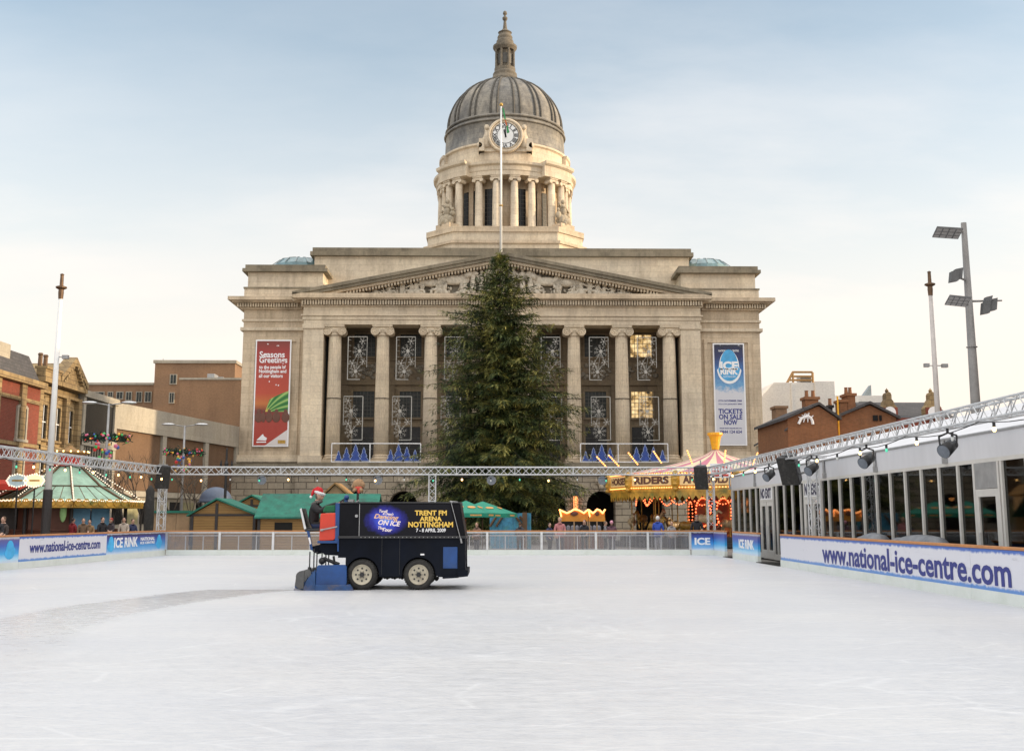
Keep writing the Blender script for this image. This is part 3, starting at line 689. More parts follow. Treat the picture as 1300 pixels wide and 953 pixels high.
# ------------------------------------------------------------------ hanging banners
def banner_mat_red():
    m, t, b, o = nt_new('festive_banner_print'); v = objc(t); sp = t.nodes.new('ShaderNodeSeparateXYZ'); t.links.new(v, sp.inputs[0]); x, z = sp.outputs[0], sp.outputs[2]
    c = ramp(t, mth(t, 'DIVIDE', z, 10.2), [(0, (.42, .05, .03)), (.25, (.34, .045, .03)), (.33, (.16, .03, .025)), (.40, (.5, .16, .04)), (.5, (.46, .07, .035)), (.9, (.33, .04, .035)), (1, (.2, .04, .03))])
    # firework swirl: green band above the diagonal, streaked with yellow
    d = mth(t, 'SUBTRACT', z, mth(t, 'ADD', mth(t, 'MULTIPLY', mth(t, 'SUBTRACT', x, -.9), 1.35), 3.55))
    r2 = mth(t, 'SQRT', mth(t, 'ADD', mth(t, 'POWER', mth(t, 'ADD', x, .7), 2), mth(t, 'POWER', mth(t, 'SUBTRACT', z, 3.0), 2)))
    ang = mth(t, 'ARCTAN2', mth(t, 'SUBTRACT', z, 3.0), mth(t, 'ADD', x, .7))
    st = mth(t, 'SINE', mth(t, 'ADD', mth(t, 'MULTIPLY', ang, 26), mth(t, 'MULTIPLY', r2, 2.0)))
    g = ramp(t, mth(t, 'ADD', mth(t, 'MULTIPLY', st, .3), .5), [(.2, (.02, .13, .03)), (.6, (.08, .3, .06)), (.9, (.5, .6, .2))])
    g = mixc(t, ramp(t, r2, [(.3, 1.0), (.85, 0.0)]), g, (.75, .55, .08))
    inside = mth(t, 'MULTIPLY', mth(t, 'MULTIPLY', mth(t, 'LESS_THAN', ang, 1.25), mth(t, 'GREATER_THAN', z, 3.3)), mth(t, 'LESS_THAN', r2, mth(t, 'ADD', 1.75, mth(t, 'MULTIPLY', x, .95))))
    c = mixc(t, inside, c, g)
    w = mth(t, 'LESS_THAN', z, mth(t, 'MULTIPLY', mth(t, 'ADD', x, .55), .72))
    c = mixc(t, mth(t, 'MULTIPLY', w, .9), c, (.72, .7, .68))
    wr = noise(t, v, .9, 3, .5, (1, 1, .35)); bp = nd(t, 'ShaderNodeBump', Strength=.7, Distance=.12); t.links.new(wr, bp.inputs['Height']); t.links.new(bp.outputs[0], b.inputs['Normal'])
    t.links.new(c, b.inputs['Base Color']); b.inputs['Roughness'].default_value = .55; return m
DEF['ban_red'] = banner_mat_red
def banner_mat_ice():
    m, t, b, o = nt_new('ice_banner_print'); v = objc(t); sp = t.nodes.new('ShaderNodeSeparateXYZ'); t.links.new(v, sp.inputs[0]); z = sp.outputs[2]
    n = noise(t, v, 2.2, 6, .7); zn = mth(t, 'ADD', z, mth(t, 'MULTIPLY', mth(t, 'SUBTRACT', n, .5), 2.2))
    c = ramp(t, mth(t, 'DIVIDE', zn, 10.2), [(0, (.62, .62, .66)), (.50, (.62, .62, .66)), (.56, (.16, .36, .6)), (.72, (.05, .15, .38)), (.84, (.03, .04, .13)), (.97, (.02, .022, .04)), (1.0, (.45, .45, .48))])
    wr = noise(t, v, .9, 3, .5, (1, 1, .35)); bp = nd(t, 'ShaderNodeBump', Strength=.7, Distance=.12); t.links.new(wr, bp.inputs['Height']); t.links.new(bp.outputs[0], b.inputs['Normal'])
    t.links.new(c, b.inputs['Base Color']); b.inputs['Roughness'].default_value = .55; return m
DEF['ban_ice'] = banner_mat_ice
def banner(pxl, pxr, yt, yb, name, label, mat):
    Y = 107.75; x0 = P(pxl, 500, Y).x; x1 = P(pxr, 500, Y).x; z0 = zz(yb, Y); z1_ = zz(yt, Y); c = (x0+x1)/2
    T = thing(name, (c, Y, z0), label, 'banner')
    m = MB(); m.box(x0-.08, x1+.08, Y-.02, Y+.06, z0-.08, z1_+.08); m.build('banner_edge', 'whitetext', T)
    m = MB(); m.box(x0+.05, x1-.05, Y-.035, Y-.021, z0+.05, z1_-.05); m.build('banner_cloth', mat, T)
    return T, c, x1-x0, z0, z1_, Y-.045
T, c, w, z0, z1_, Y = banner(323.5, 367, 433, 566, 'festive_banner', 'red festive banner with green swirl hanging on the left wing of the council house', 'ban_red')
m = MB()
for s, yy, ww, hh in (('Seasons', 450.5, .74, .62), ('Greetings', 458.5, .82, .78), ('to the people of', 467, .78, .46), ('Nottingham and', 472.3, .8, .46), ('all our visitors', 477.5, .7, .36)):
    m = MB(); m.text(s, (c-w*.40, Y, zz(yy, Y)), (1, 0, 0), (0, 0, 1), w*ww, hh, .01, .02 if hh > .5 else .025, align='l'); m.build('lettering', 'whitetext', T)
m = MB(); r = random.Random(3)
for i in range(9): m.ball((c+r.uniform(-.42, .42)*w, Y, z1_-r.uniform(.2, 5)), r.uniform(.03, .08), .01, r.uniform(.03, .08), 6, 4)
m.prism([(c-w*.4, Y, z0+.55), (c-w*.22, Y, z0+1.15), (c-w*.18, Y, z0+.9), (c-w*.1, Y, z0+.75), (c-w*.12, Y, z0+.5)], (0, -.01, 0)); m.box(c-w*.4, c-w*.12, Y-.01, Y, z0+.3, z0+.42)
m.build('printed_stars_and_crest', 'whitetext', T)
m = MB(); r = random.Random(5); m.sm = True
for fx, rr in ((-.36, .32), (-.06, .26), (.15, .3), (.42, .3), (-.22, .16)):
    zz0 = z0+3.0; m.ball((c+fx*w, Y-.0, zz0+.35), rr*.6, .01, rr*.72); m.ball((c+fx*w, Y, zz0-.25), rr*1.3, .01, .5)
m.build('crowd_silhouette', 'maroon', T)
m = MB(); m.box(c+w*.22, c+w*.44, Y-.01, Y, z0+.22, z0+.55); m.build('badge', 'gold', T)
T, c, w, z0, z1_, Y = banner(907.5, 945.5, 436, 564, 'ice_rink_banner', 'blue and white ice rink ticket banner hanging on the right wing of the council house', 'ban_ice')
def iceball(m1, m2, m3, c, Y, zc, r, lat=1.15):
    m1.sm = True
    m1.tube((c, Y, zc), (c, Y-.012, zc), r, r, 32)
DEF['iceblue'] = lambda: B('ice_blue_print', (.07, .36, .66), .5, .25, 1.2)
m = MB(); bc = zz(466, Y)
pts = [(c+1.22*cos(a)*(1 if sin(a) < 0 else .82), Y, bc+(1.75 if sin(a) > 0 else 1.6)*sin(a)) for a in [2*pi*i/40 for i in range(40)]]
m.prism(pts, (0, -.012, 0)); m.build('badge_rim', 'whitetext', T)
m = MB(); pts = [(c+1.08*cos(a)*(1 if sin(a) < 0 else .82), Y-.014, bc+.08+(1.72 if sin(a) > 0 else 1.4)*sin(a)) for a in [2*pi*i/40 for i in range(40)]]
m.prism(pts, (0, -.01, 0)); m.build('badge_field', 'iceblue', T)
m = MB(); m.text('ICE', (c, Y-.03, zz(463.5, Y)), (1, 0, 0), (0, 0, 1), 1.75, .85, .01, .05); m.text('RINK', (c, Y-.03, zz(471, Y)), (1, 0, 0), (0, 0, 1), 1.75, .62, .01, .05)
m.text('NATIONAL ICE CENTRE', (c, Y, zz(444.6, Y)), (1, 0, 0), (0, 0, 1), w*.68, .2, .01, .02)
m.text('NOTTINGHAM', (c, Y-.03, zz(477.5, Y)), (1, 0, 0), (0, 0, 1), 1.2, .17, .01)
m.build('badge_lettering', 'whitetext', T)
m = MB()
for s, yy, ww, hh in (('19TH NOVEMBER 2008', 508, .78, .17), ('TO 11TH JANUARY 2009', 512.5, .78, .17), ('TICKETS', 521.5, .8, .5), ('ON SALE', 528.5, .78, .5), ('NOW', 535.5, .44, .5), ('BOOK NOW ONLINE OR CALL', 543, .74, .12), ('0844 124 624', 547.5, .72, .3)):
    m = MB(); m.text(s, (c, Y, zz(yy, Y)), (1, 0, 0), (0, 0, 1), w*ww, hh, .01, .03 if hh > .3 else .015); m.build('lettering', 'navytext', T)
# ------------------------------------------------------------------ light decorations hung between the columns
def deco(k, up):
    cx = XC+(k-3)*4.7; s = -1 if k < 3 else 1
    Y = 106.85
    if up: x0, x1 = cx-.92, cx+.92; zt, zb_ = zz(428, Y), zz(482, Y)
    else:
        o = -.3 if k < 3 else .12; x0, x1 = cx+o-.92, cx+o+.92; zt, zb_ = zz(503.5, Y), zz(558.5, Y)
    ord_ = ['first', 'second', 'third', 'middle', 'fifth', 'sixth', 'seventh'][k]
    T = thing('snowflake_frame', ((x0+x1)/2, Y, zb_), '%s white snowflake light frame in the %s gap between the columns from the left' % ('upper' if up else 'lower', ord_), 'light decoration', 'snowflake frames hung between the columns')
    m = MB()
    full = (not up)
    m.tube((x0, Y, zt), (x1, Y, zt), .045, .045, 5)
    if up: m.tube((x0, Y, zt), (x0, Y, zb_), .05, .05, 5); m.tube((x1, Y, zt), (x1, Y, zb_+1.2), .03, .03, 5); m.tube((x0, Y, zb_), (x0+1.2, Y, zb_), .045, .045, 5)
    else: m.tube((x1, Y, zt), (x1, Y, zb_), .05, .05, 5); m.tube((x0, Y, zt), (x0, Y, zb_+1.4), .03, .03, 5); m.tube((x1, Y, zb_), (x1-1.2, Y, zb_), .045, .045, 5)
    for i in range(5): m.tube((x0, Y, zt-.3-i*.55), (x0+.3, Y, zt-.3-i*.55), .02, .02, 4)
    m.build('frame', 'rope', T)
    m = MB(); H = zt-zb_
    fl = [((x0+x1)/2+.2, zt-H*.33, .72, 8), ((x0+x1)/2+.5, zt-H*.10, .38, 6), (x0+.45, zb_+H*.38, .42, 6), (x1-.35, zb_+H*.42, .36, 6), ((x0+x1)/2-.15, zb_+H*.19, .70, 8)]
    if not up: fl = [(x0+x1-a, b, r_, n_) if i in (0, 1) else (a, b, r_, n_) for i, (a, b, r_, n_) in enumerate(fl)]
    for (fx, fz, r_, n_) in fl:
        for i in range(n_):
            a = 2*pi*i/n_ + .2; d = Vector((cos(a), 0, sin(a))); c0 = Vector((fx, Y, fz)); nn = Vector((-sin(a), 0, cos(a)))
            m.tube(c0, c0+d*r_, .02, .012, 4)
            for q in (.45, .7): m.tube(c0+d*r_*q, c0+d*r_*(q+.2)+nn*r_*.2, .016, .012, 3); m.tube(c0+d*r_*q, c0+d*r_*(q+.2)-nn*r_*.2, .016, .012, 3)
            b0 = c0+d*r_*.36; b1 = c0+Vector((cos(a+pi/n_), 0, sin(a+pi/n_)))*r_*.18; b2 = c0+Vector((cos(a-pi/n_), 0, sin(a-pi/n_)))*r_*.18
            m.prism([c0, b1, b0, b2], (0, -.01, 0))
    for (a, b) in ((0, 2), (0, 3), (4, 2), (4, 3), (0, 4)):
        m.tube((fl[a][0], Y, fl[a][1]), (fl[b][0], Y, fl[b][1]), .018, .018, 4)
    m.build('snowflakes', 'flake', T)
DEF['rope'] = lambda: B('grey_white_rope', (.38, .37, .34), .6, .1, 3)
DEF['flake'] = lambda: B('frosted_light_rope', (.42, .40, .36), .6, .1, 3)
for k in range(7):
    if k == 3: continue
    deco(k, True); deco(k, False)
DEF['bluetree'] = lambda: B('blue_mesh_tree', (.03, .07, .30), .6, .3, 4); DEF['bluelight'] = lambda: B('pale_blue_rope', (.3, .38, .62), .5, .1, 4)
def btree(px0, px1, xs, lab):
    Y = 106.5; x0 = P(px0, 575, Y).x; x1 = P(px1, 575, Y).x; zt, zb_ = zz(563, Y), zz(586.3, Y)
    T = thing('blue_tree_panel', ((x0+x1)/2, Y, zb_), lab, 'light decoration', 'blue tree panels on the terrace edge')
    m = MB(); xm = x0+(x1-x0)*.43
    for a, b in (((x0, zb_), (x1, zb_)), ((x0, zt), (x1, zt)), ((x0, zb_), (x0, zt)), ((x1, zb_), (x1, zt)), ((xm, zb_), (xm, zt))): m.tube((a[0], Y, a[1]), (b[0], Y, b[1]), .05, .05, 5)
    m.build('frame', 'whitetext', T)
    for (px, hh) in xs:
        cx = P(px, 575, Y).x; h = hh*1.62; w = h*.36; m = MB()
        out = [(0, h), (w*.35, h*.68), (w*.2, h*.68), (w*.68, h*.36), (w*.42, h*.36), (w, 0.05)]
        pts = [(cx+a, Y-.03, zb_+.06+b) for a, b in out] + [(cx-a, Y-.03, zb_+.06+b) for a, b in out[::-1][:-1]]
        m.prism(pts, (0, .03, 0)); o = m.build('tree_cutout', 'bluetree', T)
        e = MB(); 
        for a, b in zip(pts, pts[1:]+pts[:1]): e.tube((a[0], Y-.05, a[2]), (b[0], Y-.05, b[2]), .03, .03, 4)
        e.build('light_rope', 'bluelight', o)
btree(421, 534, [(430, .62), (440, .82), (451.5, 1), (462, .82), (496, .7), (506, 1.0), (516.5, .85), (527, .68)], 'white framed panel of blue cut-out trees on the terrace left of the big fir')
btree(737, 848, [(743.5, .6), (753.5, .82), (764, 1), (774.5, .8), (808, .85), (819, 1), (829.5, .85), (841, .68)], 'white framed panel of blue cut-out trees on the terrace right of the big fir')
# ================================================================== GROUND, ICE, RINK
EXPO = 1.0
def icemat():
    m, t, b, o = nt_new('scraped_ice'); p = pos(t)
    n1 = noise(t, p, .35, 5, .6); n2 = noise(t, p, 3, 5, .7, (1, 2.2, 1)); n3 = noise(t, p, .12, 3, .5, (1, 2.5, 1)); n4 = noise(t, p, 26, 3, .7, (.3, 1, 1))
    c = ramp(t, n1, [(.3, (.60, .602, .61)), (.7, (.66, .657, .655))])
    c = mixc(t, .35, c, ramp(t, n2, [(.3, (.86, .88, .92)), (.7, (1.04, 1.03, 1.01))]), 'MULTIPLY')
    c = mixc(t, .5, c, ramp(t, n3, [(.35, (.9, .92, .96)), (.65, (1.03, 1.02, 1.0))]), 'MULTIPLY')
    c = mixc(t, .55, c, ramp(t, n4, [(.35, (.80, .83, .88)), (.55, (1, 1, 1))]), 'MULTIPLY')
    sp = t.nodes.new('ShaderNodeSeparateXYZ'); t.links.new(p, sp.inputs[0]); x, y = sp.outputs[0], sp.outputs[1]
    # freshly resurfaced wet lane curving away behind the machine: centre x = f(y)
    u = mth(t, 'SUBTRACT', y, 19.0)
    xc = mth(t, 'ADD', mth(t, 'MULTIPLY', mth(t, 'MULTIPLY', u, u), .030), -7.15)
    d = mth(t, 'ABSOLUTE', mth(t, 'ADD', mth(t, 'SUBTRACT', x, xc), mth(t, 'MULTIPLY', mth(t, 'SUBTRACT', n1, .5), .7)))
    mr = nd(t, 'ShaderNodeMapRange'); mr.interpolation_type = 'SMOOTHSTEP'; t.links.new(d, mr.inputs[0])
    mr.inputs[1].default_value = .75; mr.inputs[2].default_value = 1.25; mr.inputs[3].default_value = 1; mr.inputs[4].default_value = 0
    f = mth(t, 'MULTIPLY', mr.outputs[0], mth(t, 'LESS_THAN', y, 26.2))
    mr2 = nd(t, 'ShaderNodeMapRange'); t.links.new(y, mr2.inputs[0]); mr2.inputs[1].default_value = 10; mr2.inputs[2].default_value = 24
    f = mth(t, 'MULTIPLY', f, mr2.outputs[0])
    c = mixc(t, mth(t, 'MULTIPLY', f, .42), c, (.47, .49, .53))
    # blade scratches
    wv = nd(t, 'ShaderNodeTexVoronoi', feature='DISTANCE_TO_EDGE', Scale=1.1); mp = nd(t, 'ShaderNodeMapping'); mp.inputs['Scale'].default_value = (.35, 1.2, 1); mp.inputs['Rotation'].default_value = (0, 0, .5)
    t.links.new(p, mp.inputs[0]); t.links.new(mp.outputs[0], wv.inputs['Vector'])
    sc = ramp(t, wv.outputs[0], [(.0, 1.0), (.02, 0.0)])
    n5 = noise(t, p, 1.3, 3, .5, (.25, 6, 1)); c = mixc(t, .2, c, ramp(t, n5, [(.36, (.88, .90, .94)), (.5, (1, 1, 1)), (.66, (1.06, 1.05, 1.04))]), 'MULTIPLY')
    c = mixc(t, mth(t, 'MULTIPLY', sc, mth(t, 'MULTIPLY', n2, .35)), c, (.93, .94, .95))
    t.links.new(c, b.inputs['Base Color'])
    t.links.new(mth(t, 'SUBTRACT', ramp(t, n2, [(.3, .30), (.7, .5)]), mth(t, 'MULTIPLY', f, .22)), b.inputs['Roughness'])
    b.inputs['Specular IOR Level'].default_value = .35
    bp = nd(t, 'ShaderNodeBump', Strength=.45, Distance=.01); t.links.new(mth(t, 'ADD', n2, mth(t, 'MULTIPLY', n4, .5)), bp.inputs['Height']); t.links.new(bp.outputs[0], b.inputs['Normal'])
    return m
DEF['ice'] = icemat
DEF['paving'] = lambda: ashlar('granite_paving', (.24, .225, .2), (.20, .19, .17), (.1, .095, .085), .9, .6, .01, (.1, .095, .09), .4, .2)
def paving():
    m, t, b, o = nt_new('square_paving'); p = pos(t)
    br = nd(t, 'ShaderNodeTexBrick', Scale=1.0); br.inputs['Brick Width'].default_value = .9; br.inputs['Row Height'].default_value = .6; br.inputs['Mortar Size'].default_value = .01
    br.inputs['Color1'].default_value = (.22, .205, .185, 1); br.inputs['Color2'].default_value = (.17, .16, .145, 1); br.inputs['Mortar'].default_value = (.08, .075, .07, 1); t.links.new(p, br.inputs['Vector'])
    n = noise(t, p, .6, 5, .7); c = mixc(t, .7, br.outputs[0], ramp(t, n, [(.3, .6), (.7, 1.25)]), 'MULTIPLY'); t.links.new(c, b.inputs['Base Color']); b.inputs['Roughness'].default_value = .6
    return m
DEF['paving'] = paving
m = MB(); m.add([(-900, -300, -.05), (900, -300, -.05), (900, 1500, -.05), (-900, 1500, -.05)], [(0, 1, 2, 3)]); tag(m.build('ground', 'paving', norm=False), kind='structure')
XR = 9.75
LB = lambda Y: -14.55 - (50-Y)*.066          # left board line
YB = 50.0
m = MB(); m.prism([(LB(-6)+.0, -6, -.045), (XR, -6, -.045), (XR, YB, -.045), (LB(YB), YB, -.045)], (0, 0, .045)); tag(m.build('ice', 'ice'), kind='structure')
# ---- printed board materials (colours run by height, torn-frost edge from noise)
def frost_board(name, stops, sc=5.0, amp=.16):
    m, t, b, o = nt_new(name); p = pos(t); sp = t.nodes.new('ShaderNodeSeparateXYZ'); t.links.new(p, sp.inputs[0])
    n = noise(t, p, sc, 5, .75, (1, 1, .45)); z = mth(t, 'ADD', sp.outputs[2], mth(t, 'MULTIPLY', mth(t, 'SUBTRACT', n, .5), amp))
    c = ramp(t, z, stops); n2 = noise(t, p, 3.5, 6, .8, (1, .35, 1.5)); c = mixc(t, ramp(t, n2, [(.6, 0.0), (.74, .45)]), c, (.2, .2, .22)); t.links.new(c, b.inputs['Base Color']); b.inputs['Roughness'].default_value = .35; return m
W = (.70, .70, .76)
DEF['board_white'] = lambda: frost_board('white_frost_board', [(.0, (.08, .22, .58)), (.275, (.10, .26, .62)), (.32, W), (.93, W), (.975, (.06, .15, .5)), (1.0, (.06, .15, .5))])
DEF['board_blue'] = lambda: frost_board('blue_frost_board', [(.24, (.6, .68, .8)), (.32, (.25, .5, .82)), (.5, (.06, .32, .72)), (.75, (.035, .10, .42)), (.9, (.04, .04, .20)), (.96, (.02, .02, .06)), (.985, (.5, .5, .56))], 6, .12)
DEF['board_aqua'] = lambda: frost_board('aqua_frost_board', [(.24, (.6, .68, .8)), (.32, (.45, .72, .9)), (.5, (.04, .40, .80)), (.75, (.05, .12, .48)), (.93, (.12, .11, .32)), (.985, (.5, .5, .56))], 6, .12)
def boardseg(T, p0, p1, mat, side, joints=True):
    """one board panel between ground points; side=+1/-1: ice lies to the left/right of p0->p1"""
    p0 = Vector((*p0, 0)); p1 = Vector((*p1, 0)); d = (p1-p0).normalized(); n = Vector((-d.y, d.x, 0))*side; L = (p1-p0).length; c = (p0+p1)/2
    m = MB(); m.obox(c - n*.05 + Vector((0, 0, .62)), d*(L/2-.006), n*.05, (0, 0, .40)); o = m.build('board_panel', mat, T)
    m = MB(); m.obox(c - n*.045 + Vector((0, 0, .11)), d*(L/2-.004), n*.065, (0, 0, .11)); m.build('kickboard', 'kick', T)
    return o, c, d, n, L
def rail(T, p0, p1, side):
    p0 = Vector((*p0, 0)); p1 = Vector((*p1, 0)); d = (p1-p0).normalized(); n = Vector((-d.y, d.x, 0))*side; L = (p1-p0).length
    m = MB(); m.obox((p0+p1)/2 - n*.06 + Vector((0, 0, 1.055)), d*L/2, n*.075, (0, 0, .03)); m.build('handrail', 'orange_wood', T, bevel=.012)
# LEFT boards
T = thing('rink_board', (LB(40), 40, 0), 'left rink barrier of blue and white printed boards with an orange handrail', 'rink barrier', 'printed rink boards')
L0 = lambda Y: (LB(Y), Y)
segs = [(50, 43.7, 'board_blue'), (43.7, 36.8, 'board_white'), (36.8, 30.2, 'board_aqua'), (30.2, 23.5, 'board_white'), (23.5, 16, 'board_blue')]
for a, b_, mt in segs: 
    k = (a+b_)/2; boardseg(T, L0(a), L0(k), mt, 1); boardseg(T, L0(k), L0(b_), mt, 1)
rail(T, L0(50), L0(16), 1)
dl = Vector((LB(50)-LB(43), 7, 0)).normalized(); nl = Vector((dl.y, -dl.x, 0))
def ltext(s, Yc, z, w, h, mb, bold=.02, off=.008):
    c = Vector((LB(Yc), Yc, z)) + nl*off; mb.text(s, c, dl, (0, 0, 1), w, h, .006, bold)
m = MB(); ltext('www.national-ice-centre.com', 40.3, .66, 5.6, .36, m); m.build('lettering', 'navytext', T)
for a_ in (('ICE RINK', 45.6, .66, 2.4, .40), ('NATIONAL', 47.9, .76, 1.6, .14), ('ICE CENTRE', 47.9, .6, 1.6, .1), ('RINK', 34.2, .56, 2.3, .38), ('ICE', 31.6, .56, 1.2, .38)): m = MB(); ltext(*a_, m, .03); m.build('lettering', 'whitetext', T)
DEF['cyan_print'] = lambda: B('cyan_print', (.05, .42, .78), .4, .2, 3)
for Yc in (49.2, 44.1, 36.2): 
    for q in range(1):
        m = MB()
        c = Vector((LB(Yc), Yc, .62)) + nl*.004; pts = [c + dl*(.36*cos(a)*(.7 if sin(a) > 0 else 1)) + Vector((0, 0, .3*sin(a))) for a in [2*pi*i/20 for i in range(20)]]; m.prism(pts, nl*.004); m.build('rink_badge', 'cyan_print', T)
# RIGHT boards
T = thing('rink_board', (XR, 30, 0), 'right rink barrier with a white frosted board carrying the long blue web address', 'rink barrier', 'printed rink boards')
for a, b_, mt in ((5, 10, 'board_white'), (10, 14.5, 'board_white'), (14.5, 19, 'board_white'), (19, 23, 'board_white'), (23, 27.6, 'board_white'), (27.6, 33, 'board_white'), (33, 38.3, 'board_white')): boardseg(T, (XR, a), (XR, b_), mt, 1)
rail(T, (XR, 5), (XR, 38.3), 1)
m = MB(); m.text('www.national-ice-centre.com', (XR-.008, 27.3, .60), (0, -1, 0), (0, 0, 1), 12.2, .56, .006, .02); m.build('lettering', 'navytext', T)
T = thing('rink_board', (XR, 44, 0), 'short blue board between the two dark openings at the far right of the rink', 'rink barrier', 'printed rink boards')
boardseg(T, (XR, 41.6), (XR, 46.0), 'board_aqua', 1); rail(T, (XR, 41.6), (XR, 46.0), 1)
m = MB(); m.text('ICE RINK', (XR-.008, 43.5, .62), (0, -1, 0), (0, 0, 1), 2.6, .36, .006, .04); m.build('lettering', 'whitetext', T)
T = thing('rink_board', (XR-.8, 50, 0), 'small blue corner board at the right end of the glass fence', 'rink barrier', 'printed rink boards')
boardseg(T, (XR, 47.6), (XR, 50), 'board_aqua', 1); boardseg(T, (XR, 50), (XR-1.0, 50), 'board_blue', 1); rail(T, (XR, 50), (XR-1.0, 50), 1); rail(T, (XR, 47.6), (XR, 50), 1)
m = MB(); m.text('ICE', (XR-.5, 49.992, .6), (1, 0, 0), (0, 0, 1), .7, .32, .006, .04); m.build('lettering', 'whitetext', T)
# dark rubber mats in the gate openings
T = None
for a, b_, lb in ((38.3, 41.6, 'black rubber mat in the wide opening beside the long white board'), (46.0, 47.6, 'black rubber mat in the narrow opening near the far right corner')):
    m = MB(); m.box(XR-.1, XR+1.3, a+.02, b_-.02, -.045, .015)
    for i in range(int((b_-a)/.12)): m.box(XR-.09, XR+1.29, a+.06+i*.12, a+.10+i*.12, .0151, .022)
    o = m.build('entrance_mat', 'rubber', None, (XR+.5, (a+b_)/2, 0)); tag(o, lb, 'mat', 'mats in the rink openings')
# BACK glass fence
def clear():
    m, t, b, o = nt_new('fence_glass'); tr = t.nodes.new('ShaderNodeBsdfTransparent'); tr.inputs[0].default_value = (.93, .93, .94, 1)
    gl = t.nodes.new('ShaderNodeBsdfGlossy'); gl.inputs[0].default_value = (.9, .9, .9, 1); gl.inputs[1].default_value = .08
    df = t.nodes.new('ShaderNodeBsdfDiffuse'); df.inputs[0].default_value = (.5, .48, .48, 1)
    m1 = t.nodes.new('ShaderNodeMixShader'); m1.inputs[0].default_value = .10; t.links.new(tr.outputs[0], m1.inputs[1]); t.links.new(df.outputs[0], m1.inputs[2])
    m2 = t.nodes.new('ShaderNodeMixShader'); m2.inputs[0].default_value = .05; t.links.new(m1.outputs[0], m2.inputs[1]); t.links.new(gl.outputs[0], m2.inputs[2])
    t.links.new(m2.outputs[0], o.inputs[0]); return m
DEF['glass'] = clear
T = thing('glass_fence', (-3, 50, 0), 'long low glass panelled rink fence with metal posts across the back of the ice', 'rink barrier')
x0, x1 = LB(50), XR-1.0
posts = [x0+.05] + [xx(p, 50) for p in (284, 351, 418, 485, 552, 619, 687, 755, 820)] + [x1-.05]
for a, b_ in zip(posts, posts[1:]):
    m = MB(); m.box(a+.06, b_-.06, 50.0, 50.012, .235, .96); m.build('glass_panel', 'glass', T)
    m = MB(); m.box(a-.002+.004, b_-.002, 49.97, 50.07, 0, .23); m.build('kickboard', 'kick', T)
    m = MB(); m.box(a+.04, b_-.04, 49.99, 50.03, .965, 1.01); m.box(a+.04, b_-.04, 50.2, 50.24, .83, .87)
    k = 3
    for i in range(1, k): xq = a+(b_-a)*i/k; m.box(xq-.02, xq+.02, 50.2, 50.24, .1, .83)
    m.build('rail', 'alu', T)
for a in posts:
    m = MB(); m.box(a-.05, a+.05, 49.96, 50.08, .24, 1.02); m.build('post', 'alu', T)
m = MB(); m.box(x0, x1, 49.98, 50.14, 1.025, 1.075); m.build('handrail', 'orange_wood', T, bevel=.012)
# ------------------------------------------------------------------ trusses
def truss(mb, a, b, s=.33, r=.026, up=(0, 0, 1), pitch=None, rd=.013):
    a = Vector(a); b = Vector(b); d = (b-a); L = d.length; d.normalize(); up = Vector(up); side = d.cross(up).normalized(); up = side.cross(d).normalized()
    cs = [(side*x + up*z)*(s/2) for x, z in ((-1, -1), (1, -1), (1, 1), (-1, 1))]
    for c in cs: mb.tube(a+c, b+c, r, r, 6)
    n = max(2, round(L/(pitch or s))); 
    for f in range(4):
        c0, c1 = cs[f], cs[(f+1) % 4]
        for i in range(n):
            u, w_ = (c0, c1) if i % 2 == 0 else (c1, c0)
            mb.tube(a+d*(L*i/n)+u, a+d*(L*(i+1)/n)+w_, rd, rd, 4)
        for i in range(0, n+1, 8):
            mb.tube(a+d*(L*i/n)+c0, a+d*(L*i/n)+c1, rd*1.3, rd*1.3, 4)
ZT = zz(597.5, 50.3, 500)
TB = thing('truss_gantry', (-3, 50.4, 0), 'straight aluminium lattice gantry spanning the back of the rink on three lattice legs', 'lighting gantry', 'aluminium lattice gantries round the rink')
m = MB(); truss(m, (LB(50)-.35, 50.4, ZT), (XR+.05, 50.4, ZT), .33, .028, rd=.016); m.build('cross_beam', 'truss', TB)
pm = xx(549.5, 50.4); 
for x in (LB(50)-.35, pm, XR+.0):
    m = MB(); truss(m, (x, 50.4, 0), (x, 50.4, ZT-.17), .30, .024, up=(0, 1, 0), rd=.014); m.box(x-.3, x+.3, 50.1, 50.7, -.045, -.02); m.build('leg', 'truss', TB)
TL = thing('truss_gantry', (LB(36), 36, 0), 'aluminium lattice gantry running down the left side above the green roofed kiosk', 'lighting gantry', 'aluminium lattice gantries round the rink')
m = MB(); truss(m, (LB(50)-.35, 50.2, ZT), (LB(14)-.5, 14, ZT+.02), .33, .028, rd=.015); m.build('cross_beam', 'truss', TL)
TR = thing('truss_gantry', (XR, 30, 0), 'aluminium lattice gantry running down the right side in front of the white marquee', 'lighting gantry', 'aluminium lattice gantries round the rink')
m = MB(); truss(m, (XR+.05, 50.2, ZT), (XR+.05, 6, ZT), .33, .024, rd=.012); m.build('cross_beam', 'truss', TR)
for y in (35.6, 12.0):
    m = MB(); truss(m, (XR+.45, y, -.04), (XR+.45, y, ZT-.17), .30, .024, up=(0, 1, 0), rd=.014); m.box(XR+.0, XR+.85, y-.25, y+.25, ZT-.19, ZT-.168); m.build('leg', 'truss', TR)
